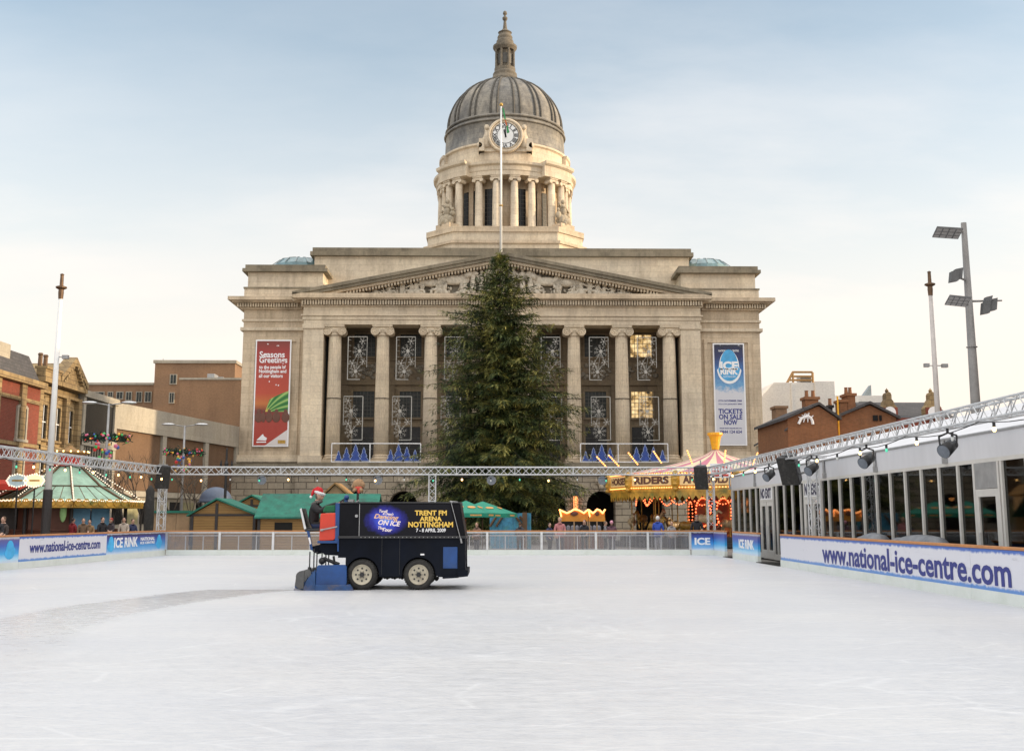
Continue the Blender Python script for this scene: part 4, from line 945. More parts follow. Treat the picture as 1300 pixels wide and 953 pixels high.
# ------------------------------------------------------------------ lamps and speakers on the trusses
def parcan(x, y, z, aim, lab):
    T = thing('stage_lamp', (x, y, z), lab, 'stage lamp', 'stage lamps clamped under the side gantry')
    aim = Vector(aim).normalized(); c = Vector((x, y, z-.42)); m = MB(); m.sm = True
    m.tube(c-aim*.2, c+aim*.2, .12, .16, 20); m.build('lamp_body', 'black', T)
    m = MB(); m.tube(c+aim*.2015, c+aim*.215, .145, .145, 20); m.build('lens', 'lens', T)
    m = MB(); u = aim.cross(Vector((0, 0, 1))).normalized()
    m.path([c+u*.2, c+u*.22+Vector((0, 0, .25)), Vector((x, y, z-.1)), c-u*.22+Vector((0, 0, .25)), c-u*.2], .022, 5); m.tube((x, y, z-.12), (x, y, z+.05), .03, .03, 6)
    m.build('yoke', 'black', T)
for px, lab in ((972, 'small black stage lamp nearest the far right corner'), (1026, 'black stage lamp beside the right gantry leg'), (1096, 'black stage lamp in the middle of the right gantry'), (1200, 'large black stage lamp nearest the camera on the right gantry')):
    Y = (XR)*1400/(px-628); parcan(XR+.05, Y, ZT-.17, (-.75, -.5, -.45), lab)
def flood(px, lab):
    x = xx(px, 50.4); T = thing('flood_lamp', (x, 50.4, ZT-.17), lab, 'flood lamp', 'round flood lamps under the back gantry')
    c = Vector((x, 50.25, ZT-.42)); m = MB(); m.sm = True; m.lathe
    m.tube(c, c+Vector((0, .25, 0)), .21, .12, 20); m.build('lamp_body', 'galv', T)
    m = MB(); m.tube(c-Vector((0, .014, 0)), c-Vector((0, .001, 0)), .19, .19, 20); m.build('lens', 'lens', T)
    m = MB(); m.path([c+Vector((.22, .05, 0)), c+Vector((.2, .15, .22)), (x, 50.4, ZT-.18), c+Vector((-.2, .15, .22)), c+Vector((-.22, .05, 0))], .016, 4); m.build('bracket', 'black', T)
for px, lb in ((335, 'round flood lamp left of the driver on the back gantry'), (481, 'round flood lamp above the body of the ice machine'), (624, 'round flood lamp in front of the big fir'), (764, 'round flood lamp above the arch right of the fir')): flood(px, lb)
def speaker(x, y, z, w, h, rz, lab, tilt=.25, arm=None):
    T = thing('loudspeaker', (x, y, z), lab, 'loudspeaker', 'black loudspeakers hung on the gantries', rz)
    def loc(mb, name, mat, par, **k):
        o = mb.build(name, mat, None, (0, 0, 0), **k); o.parent = par; o.location = (0, 0, 0); o.rotation_euler = (tilt, 0, 0); return o
    m = MB(); d = w*.75; m.prism([(-w/2, 0, -h), (w/2, 0, -h), (w*.28, d, -h), (-w*.28, d, -h)], (0, 0, h)); o = loc(m, 'cabinet', 'black', T, bevel=.03)
    m = MB(); m.box(-w*.46, w*.46, -.02, -.003, -h*.96, -h*.04); loc(m, 'grille', 'rubber', T)
    m = MB(); m.tube((0, d*.4, 0), (0, d*.4, .25), .03, .03, 6); m.tube((-w*.3, d*.4, .02), (w*.3, d*.4, .02), .025, .025, 6); 
    if arm: m.tube((w*.3, d*.5, -h*.7), (w*.3+arm, d*.5, -h*.62), .04, .04, 6)
    loc(m, 'bracket', 'galv', T)
speaker(xx(210, 49.6), 49.6, zz(592, 49.6), .62, 1.02, .5, 'black loudspeaker at the left end of the back gantry')
speaker(xx(888, 49.8), 49.8, zz(592, 49.8), .62, 1.05, -.35, 'black loudspeaker in front of the carousel at the right end of the back gantry')
Ysp = XR*1400/(997-628); speaker(XR-.15, Ysp-.25, ZT-.12, .68, .98, -.75, 'large tilted black loudspeaker beside the right gantry leg', .4, .35)
# string lights
def string(pts, step, lab, bulbs, sag=.12):
    a = Vector(pts[0]); b = Vector(pts[1]); L = (b-a).length; n = max(2, int(L/step)); T = thing('light_string', tuple((a+b)/2), lab, 'string lights', 'strings of coloured bulbs under the gantries')
    ps = []
    for i in range(n*3+1):
        f = i/(n*3); ps.append(a.lerp(b, f) - Vector((0, 0, sag*abs(sin(pi*f*n/2)))))
    m = MB(); m.path(ps, .012, 4); m.build('cable', 'black', T)
    for i in range(n):
        p = ps[i*3+1]; k = bulbs[i % len(bulbs)]
        m = MB(); m.tube(p, p-Vector((0, 0, .09)), .03, .03, 6); so = m.build('lamp_holder', 'black', T)
        m = MB(); m.sm = True; m.ball((p.x, p.y, p.z-.14), .042 if k == 'bulb_warm' else .036, None, .05, 8, 6); m.build('bulb', k, so)
string([(LB(50)-.3, 50.1, ZT-.2), (XR, 50.1, ZT-.2)], 1.25, 'string of coloured bulbs hanging under the back gantry', ['bulb_green', 'bulb_warm', 'bulb_clear'])
string([(LB(50)-.1, 49.8, ZT-.2), (LB(16)-.3, 16, ZT-.2)], 1.15, 'string of coloured bulbs hanging under the left gantry', ['bulb_warm', 'bulb_green'])
string([(XR-.1, 49.8, ZT-.2), (XR-.1, 10, ZT-.2)], 1.9, 'string of coloured bulbs hanging under the right gantry', ['bulb_warm', 'bulb_clear', 'bulb_warm', 'bulb_green'])
# ================================================================== PEOPLE
def skin_body(joints, edges, radii, root, sub=2):
    me = bpy.data.meshes.new('b'); me.from_pydata(joints, edges, []); o = bpy.data.objects.new('b', me); COL.objects.link(o)
    md = o.modifiers.new('s', 'SKIN'); md.use_smooth_shade = True; md.branch_smoothing = .3
    for i, r in enumerate(radii):
        sv = me.skin_vertices[0].data[i]; sv.radius = (r, r) if not isinstance(r, tuple) else r; sv.use_root = (i == root)
    sd_ = o.modifiers.new('d', 'SUBSURF'); sd_.levels = sub; sd_.render_levels = sub
    dg = bpy.context.evaluated_depsgraph_get(); dg.update()
    nm = bpy.data.meshes.new_from_object(o.evaluated_get(dg))
    vs = [tuple(v.co) for v in nm.vertices]; fs = [tuple(p.vertices) for p in nm.polygons]
    bpy.data.objects.remove(o); bpy.data.meshes.remove(me); bpy.data.meshes.remove(nm); return vs, fs
_cols = {}
def colm(c, name='cloth'):
    k = (name,) + tuple(c)
    if k not in _cols: _cols[k] = basic(name, c, .8, .18, 9, .2)
    return _cols[k]
POSES = {}
def stand_pose(var):
    r = random.Random(var*13+1); a = [r.uniform(-.1, .12) for _ in range(8)]
    J = [(0, 0, .93), (0, .01, 1.12), (0, .01, 1.32), (0, .0, 1.46), (0, -.01, 1.55),
         (.19, .01, 1.40), (.25+.1*a[0], -.02, 1.14), (.22, -.14-a[1], .95+abs(a[2])*1.2), (.2, -.2-a[1], .90+abs(a[2])*1.6),
         (-.19, .01, 1.40), (-.25+.1*a[3], -.02, 1.14), (-.22, -.12-a[4], .93+abs(a[5])), (-.2, -.18-a[4], .88+abs(a[5])*1.4),
         (.10, 0, .88), (.11, -.03+a[6]*.5, .48), (.11, .02+a[6], .09), (.12, -.13+a[6], .04),
         (-.10, 0, .88), (-.11, -.02-a[6]*.5, .48), (-.11, .03-a[6], .09), (-.12, -.12-a[6], .04)]
    E = [(0,1),(1,2),(2,3),(3,4),(2,5),(5,6),(6,7),(7,8),(2,9),(9,10),(10,11),(11,12),(0,13),(13,14),(14,15),(15,16),(0,17),(17,18),(18,19),(19,20)]
    Rr = [(.17,.13),(.15,.12),(.17,.12),(.065,.065),(.055,.055),(.085,.08),(.06,.06),(.045,.045),(.035,.045),(.085,.08),(.06,.06),(.045,.045),(.035,.045),(.1,.1),(.075,.075),(.055,.055),(.045,.045),(.1,.1),(.075,.075),(.055,.055),(.045,.045)]
    return J, E, Rr, (0, -.015, 1.64), lambda c: 2 if c[2] < .86 else (1 if (c[2] < 1.49 and not (abs(c[0]) > .15 and c[1] < -.13 and c[2] < 1.12)) else 0)
def head(mb, h, s=1.0, d=(0, -1, 0)):
    d = Vector(d).normalized(); u = d.cross(Vector((0, 0, 1))).normalized(); h = Vector(h)
    mb.sm = True; mb.ball(h, .078*s, .092*s, .118*s, 16, 12)
    mb.ball(h+d*.035*s-Vector((0, 0, .05*s)), .055*s, .05*s, .06*s, 10, 8); mb.ball(h+d*.097*s-Vector((0, 0, .015*s)), .014*s, .02*s, .022*s, 8, 6)
    for q in (-1, 1): mb.ball(h+u*q*.08*s-Vector((0, 0, .01)), .012*s, .022*s, .03*s, 8, 6)
def hands(mb, p, d, s=1.0, side=1):
    p = Vector(p); d = Vector(d).normalized(); u = d.cross(Vector((0, 0, 1))); u = u.normalized() if u.length > .1 else Vector((1, 0, 0))
    w = u.cross(d)
    mb.obox(p+d*.045*s, d*.045*s, u*.038*s, w*.014*s)
    for i in range(4):
        b = p+d*.088*s+u*(i-1.5)*.02*s; l = (.062, .075, .07, .055)[i]*s; m_ = b+d*l*.55-w*.006; mb.tube(b, m_, .0095*s, .009*s, 6); mb.tube(m_, m_+(d*.6-w*.8).normalized()*l*.5, .009*s, .007*s, 6)
    b = p+d*.03*s+u*.036*s*side; m_ = b+(d*.5+u*.7*side).normalized()*.035*s; mb.tube(b, m_, .011*s, .010*s, 6); mb.tube(m_, m_+d*.03*s, .010*s, .008*s, 6)
def person(loc, rz, label, coat, trousers, hair=(.06, .04, .03), hat=None, scale=1.0, var=0, group='visitors around the rink'):
    T = thing('person', loc, label, 'person', group, rz); T.scale = (scale,)*3
    k = var % 3
    if k not in POSES: 
        J, E, Rr, hd, reg = stand_pose(k); POSES[k] = (skin_body(J, E, Rr, 0, 1), hd, reg, J)
    (vs, fs), hd, reg, J = POSES[k]
    m = MB(); m.sm = True; m.v = list(vs)
    for f in fs:
        c = [sum(vs[i][q] for i in f)/len(f) for q in range(3)]; m.f.append(list(f)); m.m.append(reg(c)); m.s.append(True)
    m.mi = 0; head(m, hd)
    for a, b in ((8, 1), (12, -1)): hands(m, J[a], Vector(J[a])-Vector(J[a-1]), 1, b)
    o = m.build('body', ['skin', colm(coat), colm(trousers, 'trousers')], None, (0, 0, 0)); o.parent = T; o.location = (0, 0, 0)
    m = MB(); m.sm = True; h = hd
    for q in (-1, 1): m.ball((q*.03, h[1]-.082, h[2]+.012), .011, .008, .008, 6, 4)
    m.ball((0, h[1]-.084, h[2]-.055), .02, .006, .006, 6, 4)
    o = m.build('face', 'black', None, (0, 0, 0)); o.parent = T; o.location = (0, 0, 0)
    m = MB(); m.sm = True; m.ball((h[0], h[1]+.022, h[2]+.03), .088, .092, .105, 12, 8)
    if hat: m.tube((h[0], h[1], h[2]+.04), (h[0], h[1], h[2]+.075), .094, .092, 14)
    o = m.build('hat' if hat else 'hair', colm(hat or hair, 'hair'), None, (0, 0, 0)); o.parent = T; o.location = (0, 0, 0)
    m = MB(); m.sm = True; ring(m, 0, 0, 1.47, .085, .035, 16, 6, 'z'); o = m.build('collar', colm(tuple(c*.8 for c in coat)), None, (0, 0, 0)); o.parent = T; o.location = (0, 0, 0)
    m = MB(); m.sm = True; m.lathe(0, .005, [(.20, .80), (.205, .9), (.18, 1.05)], 16)
    o = m.build('coat_hem', colm(tuple(c*.8 for c in coat)), None, (0, 0, 0)); o.parent = T; o.location = (0, 0, 0)
    return T
def pp(px, Y): return (xx(px, Y), Y, -.05)
BK = (.02, .02, .025)
people = [
 (3, 41.5, .2, 'person in a black coat at the far left edge behind the boards', BK, BK, (.1, .06, .03), None, 1.02),
 (12, 43, -.4, 'person with brown hair just right of the one at the left edge', (.05, .035, .03), BK, (.12, .07, .04), None, .98),
 (99, 54.5, 2.6, 'person in a dark red coat with their back turned under the kiosk eave', (.22, .015, .02), BK, (.03, .02, .02), None, .95),
 (112, 54.2, .5, 'person in a brown coat between the red coat and the blue panel', (.16, .10, .06), BK, (.1, .07, .05), None, .94),
 (120, 55, .1, 'person in a tan jacket in front of the blue kiosk panel', (.32, .2, .1), BK, (.05, .03, .02), None, .9),
 (136, 54.2, 1.0, 'person in a black coat at the right corner of the kiosk', BK, BK, (.03, .02, .02), None, .97),
 (147, 55.5, -.6, 'person in a dark jacket with a red hat right of the kiosk', (.06, .05, .06), BK, BK, (.4, .05, .04), .95),
 (163, 56, .2, 'person in a cream coat holding a child right of the kiosk', (.5, .42, .35), BK, (.04, .02, .02), None, .96),
 (174, 56.4, .9, 'person in a navy coat beside the one in cream', (.03, .04, .10), BK, (.04, .03, .02), None, .92),
 (710, 52.2, .1, 'blond person in a pink top leaning behind the glass fence', (.5, .2, .2), (.06, .06, .08), (.5, .36, .18), None, .97),
 (741, 54, -.5, 'person in black with a pale face beside the orange stall', BK, BK, (.1, .05, .03), None, .90),
 (775, 53, 2.9, 'child in a pink woolly hat behind the glass fence', (.12, .06, .08), (.05, .05, .07), BK, (.75, .35, .45), .88),
 (833, 52.3, 2.6, 'white haired person in a royal blue jacket watching the carousel', (.03, .08, .42), (.4, .4, .42), (.75, .74, .72), None, 1.0),
 (850, 55, .3, 'person in pale grey near the carousel steps', (.35, .33, .34), (.1, .1, .12), (.3, .2, .1), None, .86),
 (882, 52.6, -.2, 'person in a black coat and dark cap left of the right gantry leg', BK, BK, BK, (.05, .05, .06), 1.03),
 (660, 52.4, 2.9, 'person in a dark coat behind the glass fence below the fir', (.05, .05, .06), BK, (.08, .05, .03), None, .84),
 (697, 52.6, .8, 'person in a navy jacket left of the blond person behind the fence', (.04, .05, .12), BK, (.06, .04, .03), None, .82),
 (606, 52.5, -.6, 'person in a brown jacket behind the fence right of the ice machine', (.2, .12, .09), (.05, .05, .06), (.2, .12, .07), None, .83),
 (767, 55.5, 1.5, 'person in grey between the orange stall and dark arch', (.2, .19, .2), BK, (.2, .13, .08), None, .86),
]
for i, (px, Y, rz, lb, c1, c2, hr, ht, sc) in enumerate(people): person(pp(px, Y), rz, lb, c1, c2, hr, ht, sc, i)
# ================================================================== ICE RESURFACING MACHINE
# local frame: x along the machine (0 = rear blade, 4.12 = bumper), y towards -Y is the visible side, metres
ZX0 = xx(374.5, 25.95, 740); ZY = 25.95
def u(zx): return ZX0 + (zx-65)/293.0
def v(zy): return (748-zy)/287.0
Z_ = thing('ice_resurfacer', (ZX0+2, ZY+1, 0), 'dark blue and black ice resurfacing machine with gold lettered side crossing the rink', 'ice resurfacer')
Y0, Y1 = ZY, ZY+1.95
DEF['navybody'] = lambda: B('dark_navy_paint', (.003, .005, .011), .55, .5, 1.2, spec=.12, dirt=(.008, .010, .015))
DEF['blackpanel'] = lambda: B('gloss_black_panel', (.006, .006, .008), .5, .3, 2, spec=.12)
DEF['bluepaint'] = lambda: B('scuffed_blue_paint', (.006, .055, .21), .4, .25, 3, .2, dirt=(.02, .06, .16))
DEF['bluepaint2'] = lambda: B('worn_blue_skid', (.014, .06, .18), .5, .35, 6, .3, dirt=(.13, .10, .09))
DEF['greenbag'] = lambda: B('green_cloth', (.01, .11, .045), .8, .2, 4)
DEF['rimcream'] = lambda: B('cream_wheel_rim', (.52, .47, .36), .45, .15, 6, dirt=(.25, .2, .14))
DEF['redtank'] = lambda: B('red_plastic', (.6, .045, .02), .4, .1, 2)
DEF['goldtext'] = lambda: B('gold_print', (.85, .55, .09), .4, .15, 8)
def zprism(mb, pts, y0, y1): mb.prism([(u(a), y0, v(b)) for a, b in pts], (0, y1-y0, 0))
# lower body with two wheel arches
m = MB(); wc = [(510, 650), (890, 650)]; wr = 113
top, bot = 405, 665
def archbody(mb, y0, y1):
    pts = [(345, top), (1200, top), (1205, bot-20), (1180, bot), (1023, bot)]
    for cx, cy in wc[::-1]:
        pts += [(cx+wr*cos(pi*i/14), cy-wr*sin(pi*i/14)) for i in range(15)]
        if cx == 890: pts += [(777, bot), (623, bot)]
    pts += [(397, 540), (345, 540)]
    zprism(mb, pts, y0, y1)
archbody(m, Y0+.06, Y0+.45); archbody(m, Y1-.45, Y1-.06)
zprism(m, [(400, 410), (1150, 410), (1150, 560), (400, 560)], Y0+.44, Y1-.44); zprism(m, [(1010, 410), (1195, 410), (1195, 655), (1010, 655)], Y0+.44, Y1-.44)
m.build('body', 'navybody', Z_, bevel=.02)
m = MB(); zprism(m, [(380, 540), (1010, 540), (1010, 650), (380, 640)], Y0+.5, Y1-.5); 
for k in range(9): m.tube((u(632+k*17), Y0+.5, v(672+(k*7 % 3)*4)), (u(640+k*17), Y1-.55, v(676)), .03, .03, 6)
m.tube((u(510), Y0+.2, v(650)), (u(510), Y1-.2, v(650)), .06, .06, 8); m.tube((u(890), Y0+.2, v(650)), (u(890), Y1-.2, v(650)), .06, .06, 8)
m.tube((u(1000), Y0+.7, v(690)), (u(1000), Y1-.7, v(690)), .04, .04, 8); m.build('chassis', 'rubber', Z_)
m = MB(); zprism(m, [(1150, 620), (1222, 620), (1222, 660), (1150, 668)], Y0+.0, Y1+.0); zprism(m, [(1050, 655), (1160, 655), (1160, 670), (1050, 676)], Y0+.03, Y1-.03); m.build('bumper', 'navybody', Z_, bevel=.012)
# snow tank
m = MB(); zprism(m, [(350, 184), (1165, 182), (1205, 410), (350, 410)], Y0+.02, Y1-.02); tank = m.build('snow_tank', 'blackpanel', Z_, bevel=.03)
m = MB(); zprism(m, [(345, 398), (1208, 398), (1209, 414), (345, 414)], Y0-.01, Y1+.01); zprism(m, [(352, 176), (1168, 176), (1168, 186), (352, 186)], Y0+.0, Y1-.0); m.build('tank_trim', 'black', tank, bevel=.006)
for xs_ in (484, 1152):
    m = MB(); zprism(m, [(xs_, 190), (xs_+4, 190), (xs_+4+(52 if xs_ > 1000 else 0), 404), (xs_+(52 if xs_ > 1000 else 0), 404)], Y0-.006, Y0+.018) if xs_ < 1000 else None
    if m.v: m.build('panel_seam', 'galv', tank)
m = MB()
for i in range(24): m.tube((u(500+i*28), Y0-.016, v(407)), (u(500+i*28), Y0-.008, v(407)), .011, .011, 6)
m.build('rivets', 'galv', tank)
m = MB()
for xs_ in (640, 760): m.obox((u(xs_), Y0+.056, v(530)), (.004, 0, 0), (0, .006, 0), (0, 0, .42))
m.build('panel_seams', 'black', Z_)
m = MB(); zprism(m, [(486, 192), (1095, 190), (1150, 404), (486, 410)], Y0-.004, Y0+.015)
def zampanel():
    m, t, b, o = nt_new('printed_side_panel'); v_ = pos(t); sp = t.nodes.new('ShaderNodeSeparateXYZ'); t.links.new(v_, sp.inputs[0])
    cx, cz = u(665), v(295)
    dx = mth(t, 'DIVIDE', mth(t, 'SUBTRACT', sp.outputs[0], cx), .52); dz = mth(t, 'DIVIDE', mth(t, 'SUBTRACT', sp.outputs[2], cz), .36)
    r = mth(t, 'SQRT', mth(t, 'ADD', mth(t, 'POWER', dx, 2), mth(t, 'POWER', dz, 2)))
    n = noise(t, v_, 9, 4, .6); r = mth(t, 'ADD', r, mth(t, 'MULTIPLY', mth(t, 'SUBTRACT', n, .5), .45))
    c = ramp(t, r, [(.0, (.20, .35, .85)), (.35, (.06, .10, .62)), (.7, (.03, .03, .25)), (1.0, (.009, .009, .013))])
    t.links.new(c, b.inputs['Base Color']); b.inputs['Roughness'].default_value = .5; b.inputs['Specular IOR Level'].default_value = .15; return m
DEF['zampanel'] = zampanel
pn = m.build('printed_panel', 'zampanel', tank)
yt = Y0-.008
m = MB()
for s, cx, cy, w_, h_ in (('TRENT FM', 968, 248, 212, 33), ('ARENA', 968, 286, 146, 32), ('NOTTINGHAM', 968, 324, 296, 36)):
    m = MB(); m.text(s, (u(cx), yt, v(cy)), (1, 0, 0), (0, 0, 1), w_/287, h_/287, .006, .035); m.build('gold_lettering', 'goldtext', pn)
# slab serifs on the straight letters come from a bold outline copy behind
m = MB(); m.text('7 - 8 APRIL 2009', (u(970), yt, v(361)), (1, 0, 0), (0, 0, 1), 192/281, 24/281, .006, .02)
m.build('date_lettering', 'whitetext', pn)
DEF['logowhite'] = lambda: B('show_title_print', (.95, .8, .78), .4, .1, 8); DEF['logoorange'] = lambda: B('show_title_orange', (.95, .5, .3), .4, .3, 9)
m = MB()
def sl(s, cx, cy, w_, h_, mb): mb.text(s, (u(cx), yt, v(cy)), (1, 0, -.08 if cy > 0 else 0), (.0, 0, 1), w_/287, h_/287, .006, .03, .35)
m2 = MB()
sl('Torvill', 648, 237, 56, 19, m); sl('& Dean\'s', 680, 254, 72, 17, m); sl('Dancing', 668, 279, 165, 40, m2); sl('ON ICE', 690, 314, 150, 34, m); sl('The', 632, 346, 36, 20, m); sl('Tour', 676, 358, 66, 24, m)
m.build('show_title', 'logowhite', pn); m2.build('show_title', 'logoorange', pn)
m = MB(); zprism(m, [(1053, 470), (1150, 470), (1150, 610), (1053, 610)], Y0+.045, Y0+.07); m.build('blue_hatch', 'bluepaint', Z_, bevel=.012)
m = MB(); zprism(m, [(900, 514), (926, 514), (926, 524), (900, 524)], Y0+.05, Y0+.065); m.build('badge', 'whitetext', Z_)
m = MB(); m.tube((u(1105), Y0-.02, v(180)), (u(1175), Y0-.03, v(435)), .008, .008, 6); m.tube((u(1172), Y0-.03, v(415)), (u(1178), Y0-.03, v(445)), .022, .022, 6); m.ball((u(1108), Y0+.0, v(176)), .03, .03, .025)
m.tube((u(1095), Y0+.03, v(172)), (u(1150), Y0+.06, v(178)), .015, .015, 6); m.build('tension_rod', 'galv', Z_)
m = MB(); m.tube((u(466), Y0+.03, v(268)), (u(466), Y0-.01, v(268)), .035, .035, 12); m.build('lock', 'galv', Z_)
# wheels
def wheel(cx, cy, y):
    m = MB(); m.sm = True; X, Zc = u(cx), .345
    w = MB(); w.sm = False
    def discprof(prof, n=40):   # lathe about the y axis
        vs = []; 
        for r, yy in prof:
            for i in range(n): a = 2*pi*i/n; vs.append((X+r*cos(a), y+yy, Zc+r*sin(a)))
        fs = [(j*n+i, j*n+(i+1) % n, (j+1)*n+(i+1) % n, (j+1)*n+i) for j in range(len(prof)-1) for i in range(n)]
        return vs, fs
    w.sm = True; w.add(*discprof([(.22, .02), (.24, .0), (.30, -.005), (.335, .03), (.343, .06), (.343, .2), (.335, .235), (.3, .26), (.24, .26)]))
    w.sm = False
    for i in range(36):
        a = 2*pi*i/36
        for yy, da in ((.07, 0), (.19, .085)):
            d = Vector((cos(a+da), 0, sin(a+da))); tt = Vector((-sin(a+da), 0, cos(a+da))); w.obox(Vector((X, y+yy, Zc))+d*.338, d*.014, tt*.017+Vector((0, .02, 0)), (0, .045, 0))
    ty = w.build('wheel', 'rubber', Z_)
    m.add(*discprof([(.0, .015), (.05, .012), (.07, .035), (.11, .045), (.17, .03), (.205, .02), (.215, .0), (.228, -.008), (.228, .03)]))
    rim = m.build('rim', 'rimcream', ty)
    b = MB()
    for i in range(8):
        a = 2*pi*i/8; b.tube((X+.14*cos(a), y+.025, Zc+.14*sin(a)), (X+.14*cos(a), y+.055, Zc+.14*sin(a)), .022, .022, 10)
    b.tube((X, y-.01, Zc), (X, y+.03, Zc), .055, .06, 12)
    for i in range(6): a = 2*pi*i/6; b.tube((X+.075*cos(a), y+.0, Zc+.075*sin(a)), (X+.075*cos(a), y+.04, Zc+.075*sin(a)), .011, .011, 6)
    b.build('hub', 'black', ty)
for cx, cy in wc: wheel(cx, cy, Y0+.02); wheel(cx, cy, Y1-.28)
# conditioner at the back
m = MB(); zprism(m, [(212, 600), (222, 586), (400, 583), (412, 596), (414, 700), (400, 752), (205, 756)], Y0-.12, Y0-.06); m.build('side_plate', 'bluepaint', Z_, bevel=.012)
m = MB(); zprism(m, [(208, 712), (412, 710), (440, 708), (466, 750), (440, 758), (205, 762)], Y0-.16, Y0-.10); zprism(m, [(150, 680), (205, 612), (208, 745), (206, 766), (135, 768), (128, 735)], Y0-.14, Y0-.07); m.build('skid', 'bluepaint2', Z_, bevel=.01)
m = MB(); zprism(m, [(65, 722), (95, 650), (120, 640), (205, 625), (400, 610), (400, 745), (140, 766), (70, 735)], Y0-.06, Y1+.06); m.build('conditioner', 'bluepaint2', Z_, bevel=.015)
m = MB(); m.tube((u(112), Y0-.1, v(660)), (u(112), Y1, v(660)), .13, .13, 16); m.tube((u(150), Y0-.09, v(640)), (u(150), Y1, v(640)), .09, .09, 14); zprism(m, [(80, 640), (130, 625), (128, 735), (100, 740), (70, 715)], Y0-.12, Y0-.08); m.build('roller', 'darkgrey', Z_)
DEF['towel'] = lambda: B('wet_grey_cloth', (.24, .24, .28), .9, .25, 6, .4)
m = MB(); zprism(m, [(62, 740), (72, 732), (150, 758), (120, 772), (64, 752)], Y0-.10, Y1+.10); m.build('spreader_cloth', 'towel', Z_)
m = MB()
for a, b, c, d in ((158, 500, 158, 640), (186, 480, 186, 660), (206, 500, 206, 610)): m.tube((u(a), Y0+.02, v(b)), (u(c), Y0+.02, v(d)), .016, .016, 6); m.tube((u(a), Y1-.1, v(b)), (u(c), Y1-.1, v(d)), .016, .016, 6)
m.tube((u(158), Y0+.02, v(600)), (u(158), Y0+.02, v(645)), .04, .04, 8); m.tube((u(240), Y0+.2, v(545)), (u(350), Y0+.2, v(585)), .04, .04, 8); m.ball((u(235), Y0+.15, v(562)), .08); m.ball((u(310), Y0+.2, v(570)), .05)
m.tube((u(310), Y0+.2, v(530)), (u(320), Y0+.2, v(600)), .03, .03, 6); m.build('lift_arms', 'black', Z_)
# driver's station
m = MB(); zprism(m, [(320, 182), (350, 182), (350, 500), (340, 500), (338, 440), (320, 440)], Y0+.04, Y0+.12); zprism(m, [(205, 430), (345, 430), (345, 446), (205, 446)], Y0+.02, Y1-.1); m.build('blue_frame', 'bluepaint', Z_, bevel=.01)
m = MB(); zprism(m, [(218, 445), (345, 445), (400, 480), (400, 530), (250, 522), (215, 490)], Y0+.15, Y1-.15); zprism(m, [(150, 470), (215, 455), (230, 500), (200, 520), (165, 505)], Y0+.3, Y1-.3); m.build('rear_housing', 'navybody', Z_, bevel=.015)
m = MB(); zprism(m, [(220, 252), (324, 246), (326, 415), (312, 428), (216, 432)], Y0+.03, Y0+.5); fuel = m.build('red_tank', 'redtank', Z_, bevel=.03)
m = MB(); zprism(m, [(238, 222), (252, 200), (318, 196), (324, 244), (232, 246)], Y0+.08, Y0+.42); m.build('green_bag', 'greenbag', Z_, bevel=.03)
m = MB(); m.tube((u(230), Y0+.0, v(360)), (u(338), Y0+.0, v(338)), .018, .018, 8); m.tube((u(225), Y0, v(362)), (u(245), Y0, v(358)), .028, .028, 8); m.build('lever', 'galv', Z_)
m = MB(); zprism(m, [(70, 222), (84, 216), (118, 340), (135, 352), (100, 356)], Y0+.25, Y0+.85); zprism(m, [(100, 352), (215, 348), (215, 368), (110, 372)], Y0+.25, Y0+.85); seat = m.build('seat', 'black', Z_, bevel=.03)
m = MB(); zprism(m, [(70, 222), (82, 216), (118, 352), (104, 356)], Y0+.235, Y0+.25); m.build('seat_edge', 'alu', seat)
m = MB(); zprism(m, [(122, 366), (140, 368), (168, 495), (152, 490)], Y0+.22, Y0+.28); m.build('seat_strut', 'bluepaint', Z_)
m = MB(); zprism(m, [(134, 410), (146, 408), (156, 450), (146, 455)], Y0+.212, Y0+.222); m.build('strut_label', 'whitetext', Z_)
m = MB(); m.tube((u(352), Y0+.7, v(215)), (u(338), Y0+.7, v(175)), .022, .022, 8)
cxs = Vector((u(336), Y0+.62, v(172))); n_ = Vector((-.55, 0, .83)); a1 = Vector((0, 1, 0)); a2 = n_.cross(a1)
pts = [cxs+(a1*cos(2*pi*i/20)+a2*sin(2*pi*i/20))*.19 for i in range(21)]; m.path(pts, .016, 6); m.tube(pts[0], pts[10], .012, .012, 6); m.build('steering_wheel', 'black', Z_)
m = MB(); zprism(m, [(368, 150), (375, 142), (395, 148), (392, 178), (372, 178)], Y0+.3, Y0+.5); m.ball((u(385), Y0+.3, v(145)), .06); m.build('blue_bracket', 'bluepaint', Z_, bevel=.01)
m = MB(); zprism(m, [(395, 158), (430, 158), (430, 178), (395, 178)], Y0+.3, Y0+.6); m.tube((u(440), Y0+.5, v(178)), (u(465), Y0+.5, v(165)), .02, .02, 6); m.build('tank_fittings', 'galv', Z_)
